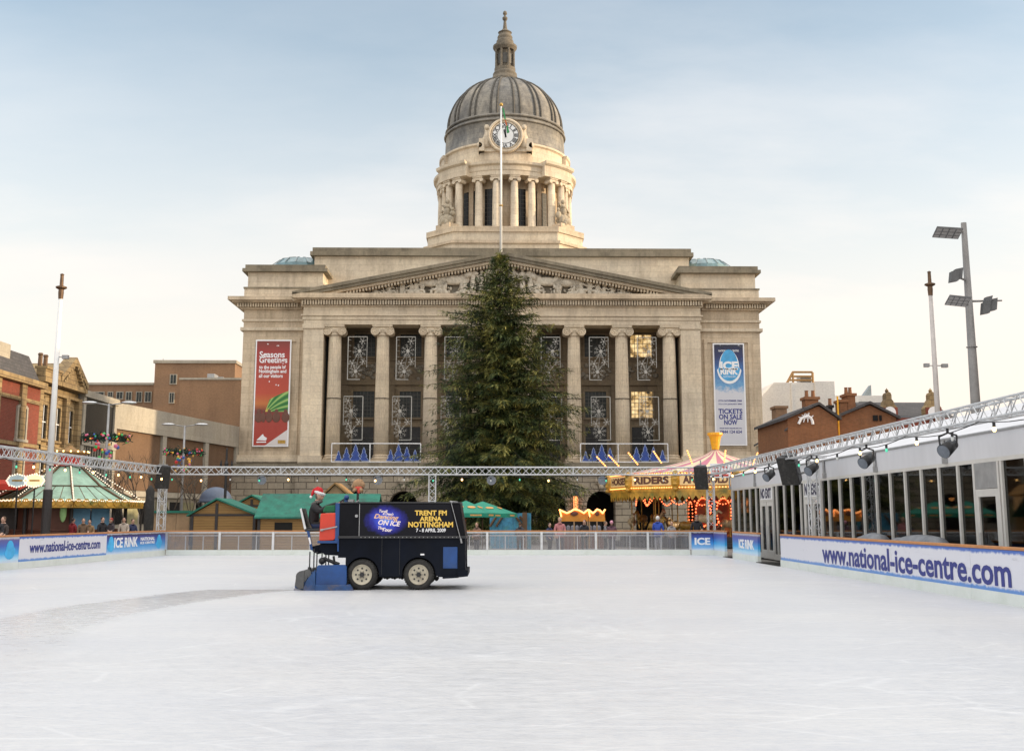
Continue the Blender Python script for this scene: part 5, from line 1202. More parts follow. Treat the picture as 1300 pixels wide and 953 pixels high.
# plush toy on its post
DEF['plush'] = lambda: B('brown_plush', (.36, .22, .12), .95, .2, 18, .8); DEF['plushpale'] = lambda: B('cream_plush', (.5, .38, .25), .95, .15, 18, .8)
TT = thing('soft_toy', (u(450), Y0+.6, v(182)), 'brown plush toy with a red scarf on a post on the ice machine', 'soft toy')
m = MB(); m.tube((u(450), Y0+.6, v(180)), (u(450), Y0+.6, v(95)), .03, .03, 6); m.build('post', 'darkwood', TT)
m = MB(); m.sm = True
for a, b, r_ in ((450, 55, .13), (432, 62, .08), (420, 72, .05), (478, 72, .06), (470, 60, .10), (452, 30, .05), (470, 35, .05), (430, 85, .05)): m.ball((u(a), Y0+.6, v(b)), r_, r_*.9, r_*.95, 14, 10)
m.tube((u(440), Y0+.5, v(88)), (u(424), Y0+.45, v(104)), .045, .035, 8); m.tube((u(470), Y0+.5, v(88)), (u(486), Y0+.45, v(104)), .045, .035, 8); m.build('plush_body', 'plush', TT)
m = MB(); m.sm = True; m.ball((u(455), Y0+.56, v(82)), .10, .11, .05); m.ball((u(462), Y0+.47, v(100)), .04, .02, .07); m.build('scarf', 'redpaint', TT)
# ---- driver
DR = thing('person', (u(150), Y0+.55, v(350)), 'driver in a black jacket and Santa hat seated at the back of the ice machine', 'person')
o0 = Vector((u(150), Y0+.55, v(350)))
def q(zx, zy, dy): return (u(zx), Y0+.55+dy, v(zy))
J = [q(155, 335, 0), q(150, 285, 0), q(155, 215, 0), q(172, 172, 0), q(180, 155, 0),
     q(160, 205, -.2), q(205, 240, -.27), q(258, 205, -.22), q(318, 184, -.12),
     q(160, 205, .2), q(205, 240, .27), q(258, 205, .2), q(318, 186, .12),
     q(165, 335, -.1), q(245, 330, -.14), q(262, 425, -.14), q(295, 436, -.14),
     q(165, 335, .1), q(245, 330, .14), q(262, 425, .14), q(295, 436, .14)]
E = [(0,1),(1,2),(2,3),(3,4),(2,5),(5,6),(6,7),(7,8),(2,9),(9,10),(10,11),(11,12),(0,13),(13,14),(14,15),(15,16),(0,17),(17,18),(18,19),(19,20)]
Rr = [(.17,.16),(.17,.15),(.165,.14),(.07,.07),(.055,.055),(.10,.09),(.075,.075),(.055,.055),(.04,.04),(.10,.09),(.075,.075),(.055,.055),(.04,.04),(.11,.11),(.085,.085),(.06,.06),(.045,.045),(.11,.11),(.085,.085),(.06,.06),(.045,.045)]
vs, fs = skin_body(J, E, Rr, 0, 2)
m = MB(); m.sm = True; m.v = list(vs)
zhip, zneck = v(322), v(166)
for f in fs:
    c = [sum(vs[i][k] for i in f)/len(f) for k in range(3)]
    reg = 2 if c[2] < zhip else (0 if (c[2] > zneck and c[0] > u(160) and c[0] < u(215)) or c[0] > u(312) else 1)
    if c[2] < v(405): reg = 3
    m.f.append(list(f)); m.m.append(reg); m.s.append(True)
hd = Vector(q(190, 126, 0)); head(m, hd, 1.08, (1, -.25, -.1))
for a, sd2 in ((8, 1), (12, -1)): hands(m, J[a], (Vector(J[a])-Vector(J[a-1])), 1.05, sd2)
m.build('body', ['skin', colm((.018, .017, .018), 'black_jacket'), colm((.02, .035, .09), 'denim'), colm((.02, .018, .016), 'boots')], DR)
DEF['hatred'] = lambda: B('red_felt', (.55, .02, .025), .9, .15, 8, .4); DEF['fur'] = lambda: B('white_fur', (.8, .8, .8), .95, .1, 25, 1.0)
m = MB(); m.sm = True; a = hd+Vector((-.01, 0, .05)); m.ball(a+Vector((-.015, 0, .03)), .105, .10, .10, 16, 10)
m.tube(a+Vector((-.02, 0, .07)), a+Vector((-.13, .02, .05)), .08, .05, 12); m.tube(a+Vector((-.12, .02, .055)), a+Vector((-.19, .02, -.07)), .05, .025, 12); hat = m.build('santa_hat', 'hatred', DR)
m = MB(); m.sm = True
n_ = Vector((.35, 0, .94)).normalized(); a1 = Vector((0, 1, 0)); a2 = n_.cross(a1)
pts = [a+Vector((.012, 0, -.012))+(a1*cos(2*pi*i/18)*.1+a2*sin(2*pi*i/18)*.105) for i in range(19)]
for pa, pb in zip(pts, pts[1:]): m.tube(pa, pb, .036, .036, 8)
m.ball(a+Vector((-.2, .02, -.10)), .038); m.build('fur_trim', 'fur', hat)
m = MB(); m.sm = True; m.ball(hd+Vector((.085, -.05, .005)), .01, .01, .01, 6, 4); m.ball(hd+Vector((.09, .02, .005)), .01, .01, .01, 6, 4); m.ball(hd+Vector((.085, -.012, -.065)), .008, .02, .006, 6, 4); m.build('face', 'black', DR)
m = MB(); m.sm = True; m.ball(hd+Vector((-.05, 0, -.035)), .06, .075, .07, 12, 8); m.build('hair', colm((.12, .09, .07), 'grey_hair'), DR)
m = MB(); m.sm = True; c = Vector(q(172, 176, 0)); 
pts = [c+Vector((.1*cos(2*pi*i/16), .11*sin(2*pi*i/16), -.01+.03*cos(2*pi*i/16))) for i in range(17)]
for pa, pb in zip(pts, pts[1:]): m.tube(pa, pb, .038, .038, 8)
m.build('collar', colm((.12, .11, .10), 'grey_scarf'), DR)
DEF['bulbwhite'] = lambda: B('white_bulb', (1, .85, .7), .3, 0, 1, es=.5, ecol=(1, .8, .6))
# ================================================================== MARQUEE
XM = 11.05
def tentglass():
    m, t, b, o = nt_new('marquee_window'); tr = t.nodes.new('ShaderNodeBsdfTransparent'); tr.inputs[0].default_value = (.30, .31, .30, 1)
    gl = t.nodes.new('ShaderNodeBsdfGlossy'); gl.inputs[0].default_value = (.8, .8, .8, 1); gl.inputs[1].default_value = .03
    fr = nd(t, 'ShaderNodeFresnel', IOR=1.45); mx = t.nodes.new('ShaderNodeMixShader'); t.links.new(mth(t, 'MINIMUM', mth(t, 'MULTIPLY', fr.outputs[0], .9), .45), mx.inputs[0]); t.links.new(tr.outputs[0], mx.inputs[1]); t.links.new(gl.outputs[0], mx.inputs[2])
    t.links.new(mx.outputs[0], o.inputs[0]); return m
DEF['tentglass'] = tentglass
DEF['tentframe'] = lambda: B('white_window_frame', (.62, .60, .56), .45, .06, 3)
DEF['tentdark'] = lambda: B('marquee_lining', (.08, .06, .045), .8, .5, .8)
ZW, ZE = 2.95, 3.52
T = thing('marquee', (XM+2, 30, 0), 'long white marquee with dark windows and a white fabric valance along the right side of the rink', 'marquee')
T['label'] = 'long white marquee with dark windows and fabric valance along the right of the rink'
m = MB(); m.box(XM, XM+8, 7, 52, -.045, .0); m.build('floor', 'asphalt', T)
m = MB(); m.box(XM+7.9, XM+8, 7, 52, 0, ZE); m.box(XM+.1, XM+7.9, 6.95, 7, 0, ZE); m.box(XM+.1, XM+7.9, 51.95, 52, 0, ZE); m.box(XM+5, XM+5.1, 8, 51, 0, 2.2); m.build('inner_wall', 'tentdark', T)
m = MB()
for i in range(9):
    a = 7+i*5; 
    m.prism([(XM-.02, a+.03, ZW), (XM-.02, a+4.97, ZW), (XM-.05, a+4.97, ZE), (XM-.05, a+.03, ZE)], (.04, 0, 0))
m.build('valance', 'tentwhite', T)
m = MB(); m.add([(XM-.08, 7, ZE), (XM-.08, 52, ZE), (XM+4, 52, ZE+1.35), (XM+4, 7, ZE+1.35)], [(0, 1, 2, 3)]); m.add([(XM+4, 7, ZE+1.35), (XM+4, 52, ZE+1.35), (XM+8.1, 52, ZE), (XM+8.1, 7, ZE)], [(0, 1, 2, 3)])
m.add([(XM, 7, ZE-.03), (XM, 52, ZE-.03), (XM+4, 52, ZE+1.3), (XM+4, 7, ZE+1.3)], [(3, 2, 1, 0)]); m.add([(XM+4, 7, ZE+1.3), (XM+4, 52, ZE+1.3), (XM+8, 52, ZE-.03), (XM+8, 7, ZE-.03)], [(3, 2, 1, 0)])
for y in (7.0, 52.0): m.add([(XM, y, ZE), (XM+8, y, ZE), (XM+4, y, ZE+1.33)], [(0, 1, 2)])
m.build('roof', 'tentwhite', T)
m = MB()
for i in range(10): m.tube((XM-.09, 7+i*5, ZE-.02), (XM-.09, 7+i*5, ZW+.02), .035, .035, 6); m.box(XM-.12, XM-.02, 6.93+i*5, 7.07+i*5, ZW-.02, ZW+.14)
m.tube((XM-.05, 7, ZE), (XM-.05, 52, ZE), .035, .035, 6); m.build('tie_strap', 'galv', T)
m = MB(); m.box(XM-.03, XM+.08, 7, 52, ZW-.09, ZW); m.box(XM-.03, XM+.08, 7, 52, .0, .22); m.build('sill_frame', 'tentframe', T)
doors = {(44.2, 46.3): 'NO EXIT', (37.6, 39.7): 'NO EXIT', (24.25, 25.5): ''}
ys = [8.0+1.15*i for i in range(39)]
def clash(a, b): return any(a < d1 and b > d0 for d0, d1 in doors)
cuts = sorted([y for y in ys if not clash(y-.1, y+.1)] + [y for d in doors for y in d])
cuts = [7.1]+cuts+[51.9]
for y in cuts:
    m = MB(); m.box(XM-.045, XM+.075, y-.045, y+.045, .22, ZW-.09); m.build('mullion', 'tentframe', T)
for a, b in zip(cuts, cuts[1:]):
    if b-a < .12 or (a, b) in doors: continue
    m = MB(); m.box(XM+.01, XM+.016, a+.045, b-.045, .22, ZW-.09); m.build('window', 'tentglass', T)
for (a, b), s in doors.items():
    leaves = [(a, (a+b)/2), ((a+b)/2, b)] if s else [(a, b)]
    m = MB(); m.box(XM-.03, XM+.05, a+.045, b-.045, 2.28, ZW-.09); m.build('door_header', 'galv' if not s else 'tentframe', T)
    if s:
        m = MB(); m.box(XM-.05, XM-.031, a+.1, b-.1, 2.36, ZW-.13); so = m.build('door_sign', 'whitetext', T)
        m = MB(); m.text(s, (XM-.056, (a+b)/2, 2.61), (0, -1, 0), (0, 0, 1), (b-a)*.84, .42, .006, .05); m.build('lettering', 'greytext', so)
    for la, lb in leaves:
        m = MB(); m.box(XM-.04, XM+.04, la+.05, la+.19, .02, 2.27); m.box(XM-.04, XM+.04, lb-.19, lb-.05, .02, 2.27); m.box(XM-.04, XM+.04, la+.19, lb-.19, 2.1, 2.27); m.box(XM-.04, XM+.04, la+.19, lb-.19, .02, .35)
        d = m.build('door', 'tentframe', T)
        m = MB(); m.box(XM, XM+.008, la+.19, lb-.19, .35, 2.1); m.build('pane', 'tentglass', d)
        m = MB(); m.tube((XM-.09, lb-.24, 1.0), (XM-.09, lb-.24, 1.3), .015, .015, 6); m.tube((XM-.09, lb-.24, 1.02), (XM-.03, lb-.24, 1.02), .01, .01, 5); m.tube((XM-.09, lb-.24, 1.28), (XM-.03, lb-.24, 1.28), .01, .01, 5); m.build('handle', 'alu', d)
# things inside: tables, green parasols and warm lamps seen dimly through the windows
TB_ = thing('cafe_table', (XM+1.6, 47, 0), 'round table', 'table')
def table(x, y, lab):
    T = thing('cafe_table', (x, y, 0), lab, 'table', 'small tables inside the marquee'); m = MB(); m.lathe(x, y, [(.38, .72), (.4, .735), (.38, .75)], 20); m.build('table_top', 'palewood', T)
    m = MB(); m.lathe(x, y, [(.25, .0), (.24, .02), (.03, .04), (.03, .72)], 12); m.build('pedestal', 'alu', T)
bpy.data.objects.remove(TB_)
for i, (y, lb) in enumerate(((43, 'small round table behind the window left of the first no exit door'), (34, 'small round table behind the window right of the gantry leg'), (30, 'small round table in the middle of the marquee'), (27, 'small round table left of the single white door'), (21, 'small round table right of the single white door'))): table(XM+1.7, y, lb)
for i, (y, lb) in enumerate(((48, 'warm lamp glowing at the far end inside the marquee'), (28.2, 'warm lamp glowing in the middle of the marquee'), (33, 'warm lamp glowing behind the long web address board'))):
    T2 = thing('pendant_lamp', (XM+2.5, y, 2.2), lb, 'pendant lamp', 'warm lamps inside the marquee'); m = MB(); m.tube((XM+2.5, y, 2.35), (XM+2.5, y, ZE+.5), .01, .01, 4); m.lathe(XM+2.5, y, [(.04, 2.38), (.16, 2.22)], 12); m.build('shade', 'bronze', T2)
    m = MB(); m.sm = True; m.ball((XM+2.5, y, 2.2), .08); m.build('bulb', 'bulb_orange', T2)
# grey covers poking above the board
for i, (ya, yb, lb) in enumerate(((30.3, 32.2, 'smaller grey tarpaulin hump behind the right board'), (26.2, 29.6, 'larger grey tarpaulin hump behind the right board'))):
    m = MB(); m.sm = True; n = 10; vs = []
    for j in range(n+1):
        f = j/n; y = ya+(yb-ya)*f; h = 1.13+.09*sin(pi*min(1, f*1.3))**.5 if 0 < j < n else .9
        for k in range(7): g_ = k/6; vs.append((XR+.35+.85*g_, y, .1+(h-.1)*sin(pi*max(.02, min(.98, g_)))**.25))
    m.add(vs, [(j*7+k, j*7+k+1, (j+1)*7+k+1, (j+1)*7+k) for j in range(n) for k in range(6)])
    DEF['tarp'] = lambda: B('grey_tarpaulin', (.2, .21, .23), .5, .3, 2, .5)
    tag(m.build('tarpaulin', 'tarp', None, (XR+.7, (ya+yb)/2, 0)), lb, 'tarpaulin', 'tarpaulins behind the right board')
# small white notice panel near the marquee's far end
m = MB(); c = P(915, 597, 52.2); m.box(c.x-.5, c.x+.45, 52.15, 52.2, zz(606, 52.2), zz(588, 52.2)); T = thing('notice_panel', (c.x, 52.2, 2.9), 'white notice panel hung beside the far end of the marquee', 'notice'); m.build('panel', 'whitetext', T)
m = MB()
for i in range(3):
    for j in range(2): m.box(c.x-.4+j*.45, c.x-.1+j*.45, 52.135, 52.148, zz(604-i*5, 52.2), zz(601.5-i*5, 52.2))
m.build('printed_lines', 'redpaint', T)
# ================================================================== CAROUSEL
CX_, CY_ = xx(908, 68), 68.0; RR = 6.45
T = thing('carousel', (CX_, CY_, 0), 'lit fairground carousel with gold rounding boards and a pink striped canopy behind the rink corner', 'carousel')
za_ = zz(567, 68); ze_ = 4.15; zl_ = 3.02
DEF['pinkstripe'] = lambda: B('pink_canvas', (.50, .17, .23), .7, .12, 2); DEF['creamstripe'] = lambda: B('cream_canvas', (.68, .60, .40), .7, .1, 2)
m = MB(); n = 36
for i in range(n):
    a0, a1 = 2*pi*i/n, 2*pi*(i+1)/n; m.mi = i % 2; am = (a0+a1)/2
    for f0, f1 in ((0.01, .12), (.12, .3), (.3, .5), (.5, .75), (.75, 1)):
        def pt(a, f): 
            r = RR*.985*f; return (CX_+r*cos(a), CY_+r*sin(a), za_ + (ze_-za_)*f**.58)
        m.add([pt(a0, f0), pt(a1, f0), pt(a1, f1), pt(a0, f1)], [(0, 1, 2, 3)])
m.build('canopy', ['pinkstripe', 'creamstripe'], T)
DEF['yellow'] = lambda: B('yellow_paint', (.85, .42, .02), .4, .12, 4)
m = MB(); m.lathe(CX_, CY_, [(.22, za_-.15), (.32, za_+.45), (.38, za_+.65), (.48, za_+.74), (.48, za_+.86), (.4, za_+.88)], 16); m.build('finial', 'yellow', T)
DEF['goldboard'] = lambda: B('painted_gold_board', (.55, .30, .04), .4, .45, 2.5, dirt=(.12, .16, .04)); DEF['creamboard'] = lambda: B('cream_board', (.72, .52, .26), .5, .1, 3, es=.12, ecol=(1, .6, .2))
m = MB(); npn = 12
for i in range(npn):
    a0 = 2*pi*i/npn-pi/2-.03; a1 = a0+2*pi/npn; p0 = Vector((CX_+RR*cos(a0), CY_+RR*sin(a0), 0)); p1 = Vector((CX_+RR*cos(a1), CY_+RR*sin(a1), 0)); d = (p1-p0)/2; c = (p0+p1)/2; n_ = Vector((c.x-CX_, c.y-CY_, 0)).normalized()
    m = MB(); m.obox(c+Vector((0, 0, (ze_+zl_+.1)/2)), d*.995, n_*.05, (0, 0, (ze_-zl_)/2-.02)); bo = m.build('rounding_board', 'goldboard', T)
    m = MB(); m.obox(c+n_*.06+Vector((0, 0, (ze_+zl_)/2+.16)), d*.88, n_*.015, (0, 0, .30)); m.build('cream_panel', 'creamboard', bo)
    m = MB(); 
    for k in range(18):
        f = (k+.5)/18*2-1; 
        for z_ in (ze_-.04, zl_+.30): m.obox(c+n_*.1+d*f*.92+Vector((0, 0, z_)), d.normalized()*.045, n_*.015, (0, 0, .024))
    m.build('bulb_row', 'bulb_orange', bo)
    m = MB(); m.sm = True; m.ball(p0+n_*.05+Vector((0, 0, (ze_+zl_)/2+.1)), .26, .26, .6, 10, 8)
    for k in range(4): m.ball(p0+n_*.2+Vector((0, 0, zl_+.2+k*.28)), .15, .15, .12, 8, 6)
    m.build('carved_corner', 'goldboard', bo)
    m = MB()   # fringe below
    for k in range(9):
        f = (k+.5)/9*2-1; q0 = c+d*(f-.11); q1 = c+d*(f+.11); qm = c+d*f; m.prism([(q0.x, q0.y, zl_+.12), (q1.x, q1.y, zl_+.12), (q1.x, q1.y, zl_-.15), (qm.x, qm.y, zl_-.42), (q0.x, q0.y, zl_-.15)], n_*.03)
    m.build('fringe', 'fringe', bo) if False else m.build('fringe', 'goldboard', bo)
    if i in (10, 11, 0, 1, 9):
        s = {9: 'GALLOPERS', 10: 'RIDERS', 11: 'AND GOLD', 0: 'RIDERS', 1: 'AND GOLD'}[i]
        s = {9: 'HORSES', 10: 'RIDERS', 11: 'AND GOLD', 0: 'HORSES', 1: 'RIDERS'}[i]
        dd = d.normalized(); 
        if dd.x < 0: dd = -dd
        m = MB(); m.text(s, c+n_*.085+Vector((0, 0, (ze_+zl_)/2+.16)), dd, (0, 0, 1), d.length*1.5, .44, .01, .05); m.build('lettering', 'maroonblue', bo) if False else m.build('lettering', 'maroon', bo)
m = MB(); m.lathe(CX_, CY_, [(5.9, .25), (5.9, .55), (.5, .56)], 48); m.lathe(CX_, CY_, [(6.3, .0), (6.3, .25), (5.8, .26)], 48); m.build('platform', 'darkwood', T)
m = MB(); m.lathe(CX_, CY_, [(6.2, 3.05), (2, 3.2), (.1, 3.25)], 36); m.build('ceiling', 'maroon', T)
DEF['centrepanel'] = lambda: B('painted_centre_panel', (.22, .06, .025), .35, .6, 1.6, dirt=(.45, .22, .05))
m = MB(); m.lathe(CX_, CY_, [(1.7, .5), (1.7, 3.2)], 12); m.build('centre_drum', 'centrepanel', T)
# red lit swags under the ceiling
for k in range(-7, 8):
    a0 = -pi/2 + k*.26; a1 = a0+.26; m = MB(); R0 = 4.9 if k % 2 else 4.4
    for j in range(9):
        f = j/8; a = a0+(a1-a0)*f; z_ = 2.72-.38*sin(pi*f) + (.05 if k % 2 else 0); m.ball((CX_+R0*cos(a), CY_+R0*sin(a), z_), .042, None, None, 6, 4)
    m.build('swag_lights', 'bulb_red', T)
# oval mirrors ringed with bulbs
for i in range(12):
    a = -pi/2 + (i+.5)*2*pi/12; n_ = Vector((cos(a), sin(a), 0)); u_ = Vector((-sin(a), cos(a), 0)); c = Vector((CX_, CY_, 1.9))+n_*1.72
    if sin(a) > .3: continue
    m = MB(); pts = [c+u_*.28*cos(2*pi*j/20)+Vector((0, 0, .68*sin(2*pi*j/20))) for j in range(20)]; m.prism(pts, n_*.03); mo = m.build('mirror', 'darkglass', T)
    m = MB(); 
    for j in range(20): m.ball(pts[j]+n_*.05, .04, None, None, 6, 4)
    m.build('bulb_ring', 'bulb_red', mo)
for px, Yq in ((890, 64.2), (916, 64.6)):
    c = Vector((xx(px, Yq), Yq, 1.83+.12)); m = MB(); pts = [c+Vector((.42*cos(2*pi*j/26), 0, .80*sin(2*pi*j/26))) for j in range(26)]; m.prism(pts, (0, .04, 0)); mo = m.build('mirror', 'centrepanel', T)
    m = MB()
    for j in range(26): m.ball(pts[j]+Vector((0, -.06, 0)), .05, None, None, 6, 4)
    m.build('bulb_ring', 'bulb_red', mo)
# poles and horses
def horse(a, R, z, col):
    n_ = Vector((cos(a), sin(a), 0)); d = Vector((-sin(a), cos(a), 0)); c = Vector((CX_, CY_, z))+n_*R
    m = MB(); m.tube((c.x, c.y, .55), (c.x, c.y, 3.15), .035, .035, 8); po = m.build('barley_pole', 'gold', T)
    m = MB(); m.sm = True
    def B_(f, h, r0): p = c+d*f+Vector((0, 0, h)); m.ball(p, r0, r0*.8, r0)
    B_(0, 0, .24); B_(.25, .02, .22); B_(-.28, .03, .24); B_(.12, 0, .22); B_(-.13, 0, .22)
    m.tube(c+d*.35+Vector((0, 0, .05)), c+d*.62+Vector((0, 0, .45)), .15, .09, 8); m.tube(c+d*.6+Vector((0, 0, .48)), c+d*.88+Vector((0, 0, .32)), .10, .055, 8)
    for f, g_ in ((.3, .35), (.36, .2), (-.35, -.3), (-.3, -.15)): k1 = c+d*(f+g_*.5)+Vector((0, 0, -.3)); m.tube(c+d*f, k1, .09, .05, 6); m.tube(k1, k1+d*(-g_*.4)+Vector((0, 0, -.28)), .05, .035, 6)
    m.tube(c-d*.48+Vector((0, 0, .1)), c-d*.75+Vector((0, 0, -.25)), .07, .02, 6)
    m.build('horse', col, po)
DEF['horsew'] = lambda: B('painted_horse', (.5, .36, .2), .35, .4, 3); DEF['horseg'] = lambda: B('gold_horse', (.35, .2, .04), .35, .4, 3)
for i in range(10):
    for R0, ofs in ((5.2, 0), (3.9, .3)): horse(2*pi*i/10+ofs, R0, 1.35+.25*sin(i*2.1+R0), 'horsew' if i % 2 else 'horseg')
# crest of leaning bulb rods above the rim
for px0, px1, y0, y1 in ((757, 771, 579, 594), (772, 786, 577, 592), (797, 810, 574, 590), (829, 840, 572, 588), (872, 879, 571, 589), (921, 919, 571, 589), (962, 955, 574, 590)):
    Yq = 62.8; a = P(px0, y0, Yq); b = P(px1, y1, Yq); m = MB(); m.tube(a, b, .03, .03, 5); ro = m.build('crest_rod', 'yellow', T)
    m = MB(); 
    for j in range(7): p = a.lerp(b, (j+.5)/7); m.ball((p.x, p.y-.05, p.z), .045, None, None, 6, 4)
    m.build('bulb_row', 'bulb_orange', ro)
# little scalloped orange stall
T = thing('fairground_stall', (xx(740, 58), 58, 0), 'small orange fairground stall with a scalloped bulb lit crest behind the glass fence', 'fairground stall')
DEF['orangepaint'] = lambda: B('orange_stall_board', (.62, .25, .025), .45, .25, 3)
YS = 57.0
def stallside(xa, xb, nm):
    x0, x1 = xx(xa, YS), xx(xb, YS); w = x1-x0; zb_, zt = zz(661.5, YS), zz(656.5, YS)
    m = MB(); m.box(x0, x1, YS, YS+.06, zb_, zt); m.build('counter_fascia', 'orangepaint', T)
    top = [(0, zz(647, YS)), (.12, zz(649, YS)), (.25, zz(651, YS)), (.38, zz(649, YS)), (.5, zz(646.2, YS)), (.68, zz(647.5, YS)), (.84, zz(651, YS)), (.94, zz(648, YS)), (1.0, zz(646.5, YS))]
    pts = [(x0+.06*w, YS+.01, zt)] + [(x0-.0*w+f*w, YS+.01, z_) for f, z_ in top] + [(x1-.02, YS+.01, zt)]
    m = MB(); m.prism(pts[::-1], (0, .05, 0)); cr = m.build('crest', 'orangepaint', T)
    m = MB(); line = pts[1:-1]
    for p, q_ in zip(line, line[1:]):
        for j in range(4): m.ball(tuple(Vector(p).lerp(Vector(q_), j/4)+Vector((0, -.05, 0))), .045, None, None, 6, 4)
    for j in range(6): m.ball(tuple(Vector(line[0]).lerp(Vector(pts[0]), j/6)+Vector((0, -.05, 0))), .045, None, None, 6, 4)
    m.build('bulb_row', 'bulb_orange', cr)
    m = MB(); m.sm = True; m.ball((x0+w*.5, YS-.02, zz(651.5, YS)), w*.14, .03, .12, 12, 8); m.build('painted_medallion', 'maroon', cr)
    m = MB()
    for f in (.03, .5, .97): m.tube((x0+w*f, YS+.03, -.05), (x0+w*f, YS+.03, zb_), .035, .035, 6)
    m.build('stall_posts', 'palewood', T)
stallside(710, 746, 'a'); stallside(746.5, 767, 'b')
m = MB(); m.box(xx(711, YS), xx(766, YS), YS+.1, YS+1.6, -.05, .85); m.build('counter', 'maroon', T)
m = MB(); m.box(xx(711, YS), xx(766, YS), YS+1.2, YS+1.6, .86, 1.6); 
m.build('prize_backboard', 'void', T)
m = MB(); m.sm = True; r = random.Random(9)
for i in range(9): m.lathe(xx(716+i*5.5, YS), YS+.5, [(.08, .86), (.11, 1.0), (.09, 1.2), (.03, 1.25)], 8)
m.build('prizes', 'towel', T)
# ================================================================== GREEN MARKET HUTS (left centre)
def hut(xa, xb, Yf, dep, zeave, zridge, gable_front, lab, hatch=False, xr=None):
    x0, x1 = xx(xa, Yf), xx(xb, Yf); T = thing('market_hut', ((x0+x1)/2, Yf, 0), lab, 'market hut', 'green roofed wooden market huts')
    m = MB(); m.box(x0+.1, x1-.1, Yf, Yf+dep, -.05, zeave)
    xm = (x0+x1)/2 if xr is None else xx(xr, Yf)
    if gable_front: m.prism([(x0+.1, Yf, zeave), (x1-.1, Yf, zeave), (xm, Yf, zridge-.05)], (0, dep, 0))
    m.build('board_wall', 'hutboard', T)
    m = MB()
    if gable_front:
        for xa_, za2, xb_, zb2 in ((x0-.15, zeave-.12, xm, zridge), (xm, zridge, x1+.15, zeave-.12)):
            m.prism([(xa_, Yf-.2, za2), (xb_, Yf-.2, zb2), (xb_, Yf-.2, zb2+.09), (xa_, Yf-.2, za2+.09)], (0, dep+.3, 0))
    else:
        m.prism([(x0-.1, Yf-.25, zeave-.08), (x0-.1, Yf+dep/2, zridge), (x0-.1, Yf+dep/2, zridge+.08), (x0-.1, Yf-.25, zeave)], (x1-x0+.2, 0, 0)); m.prism([(x0-.1, Yf+dep/2, zridge), (x0-.1, Yf+dep+.2, zeave), (x0-.1, Yf+dep/2, zridge+.08)], (x1-x0+.2, 0, 0))
    m.build('roof', 'greenroof', T)
    m = MB()
    for x in ((x0+.1, xm, x1-.1) if gable_front else (x0+.1, x1-.1)): m.box(x-.07, x+.07, Yf-.05, Yf-.002, -.05, zridge-.2 if (x == xm and gable_front) else zeave)
    m.box(x0+.17, xm-.07, Yf-.045, Yf-.002, zeave-.09, zeave+.02); m.box(xm+.07, x1-.17, Yf-.045, Yf-.002, zeave-.09, zeave+.02); m.build('timber_frame', 'darkwood', T)
    if hatch: m = MB(); m.box(x0+(x1-x0)*hatch[0], x0+(x1-x0)*hatch[1], Yf-.03, Yf+.02, .95, 1.4); m.build('serving_hatch', 'void', T)
def hutboard():
    m, t, b, o = nt_new('lapped_hut_boards'); v_ = pos(t); sp = t.nodes.new('ShaderNodeSeparateXYZ'); t.links.new(v_, sp.inputs[0])
    fr = mth(t, 'FRACT', mth(t, 'MULTIPLY', sp.outputs[2], 7.5)); n = noise(t, v_, 3, 5, .7, (.3, 1, 6))
    c = ramp(t, n, [(.3, (.26, .145, .045)), (.7, (.40, .235, .08))]); c = mixc(t, mth(t, 'MULTIPLY', mth(t, 'LESS_THAN', fr, .12), .7), c, (.08, .045, .02)); t.links.new(c, b.inputs['Base Color']); b.inputs['Roughness'].default_value = .65
    bp = nd(t, 'ShaderNodeBump', Strength=.6, Distance=.03); t.links.new(fr, bp.inputs['Height']); t.links.new(bp.outputs[0], b.inputs['Normal']); return m
DEF['hutboard'] = hutboard
hut(246, 329, 58, 3.2, zz(652.5, 58), zz(634, 58), True, 'wooden hut with its green gable facing the rink at the left', xr=279)
hut(330, 478, 57, 3.4, zz(656, 57), zz(628.5, 58.8), False, 'long green roofed hut with a serving hatch behind the driver', hatch=(.15, .30))
hut(300, 345, 65, 3, zz(641, 65), zz(629.5, 65), True, 'small hut whose green gable pokes up behind the left gabled hut')
# small hut roof with tan gable seen just above the driver's wheel
T = thing('market_hut', (xx(427, 63), 63, 0), 'hut with a bare tan gable peeping over the long green roof', 'market hut', 'green roofed wooden market huts')
m = MB(); x0, x1, xm = xx(415, 63), xx(441, 63), xx(427, 63); zp = zz(615, 63); m.box(x0+.1, x1-.1, 63, 65.5, -.05, zz(628, 63)); m.prism([(x0, 63, zz(628, 63)), (x1, 63, zz(628, 63)), (xm, 63, zp)], (0, 2.5, 0)); m.build('gable_wall', 'palewood', T)
m = MB(); m.prism([(x0-.1, 62.8, zz(628, 63)), (xm, 62.8, zp+.02), (xm, 62.8, zp+.12), (x0-.15, 62.8, zz(628, 63)+.08)], (0, 2.9, 0)); m.prism([(x1+.1, 62.8, zz(628, 63)), (xm, 62.8, zp+.02), (xm, 62.8, zp+.12), (x1+.15, 62.8, zz(628, 63)+.08)], (0, 2.9, 0)); m.build('roof', 'wood', T)
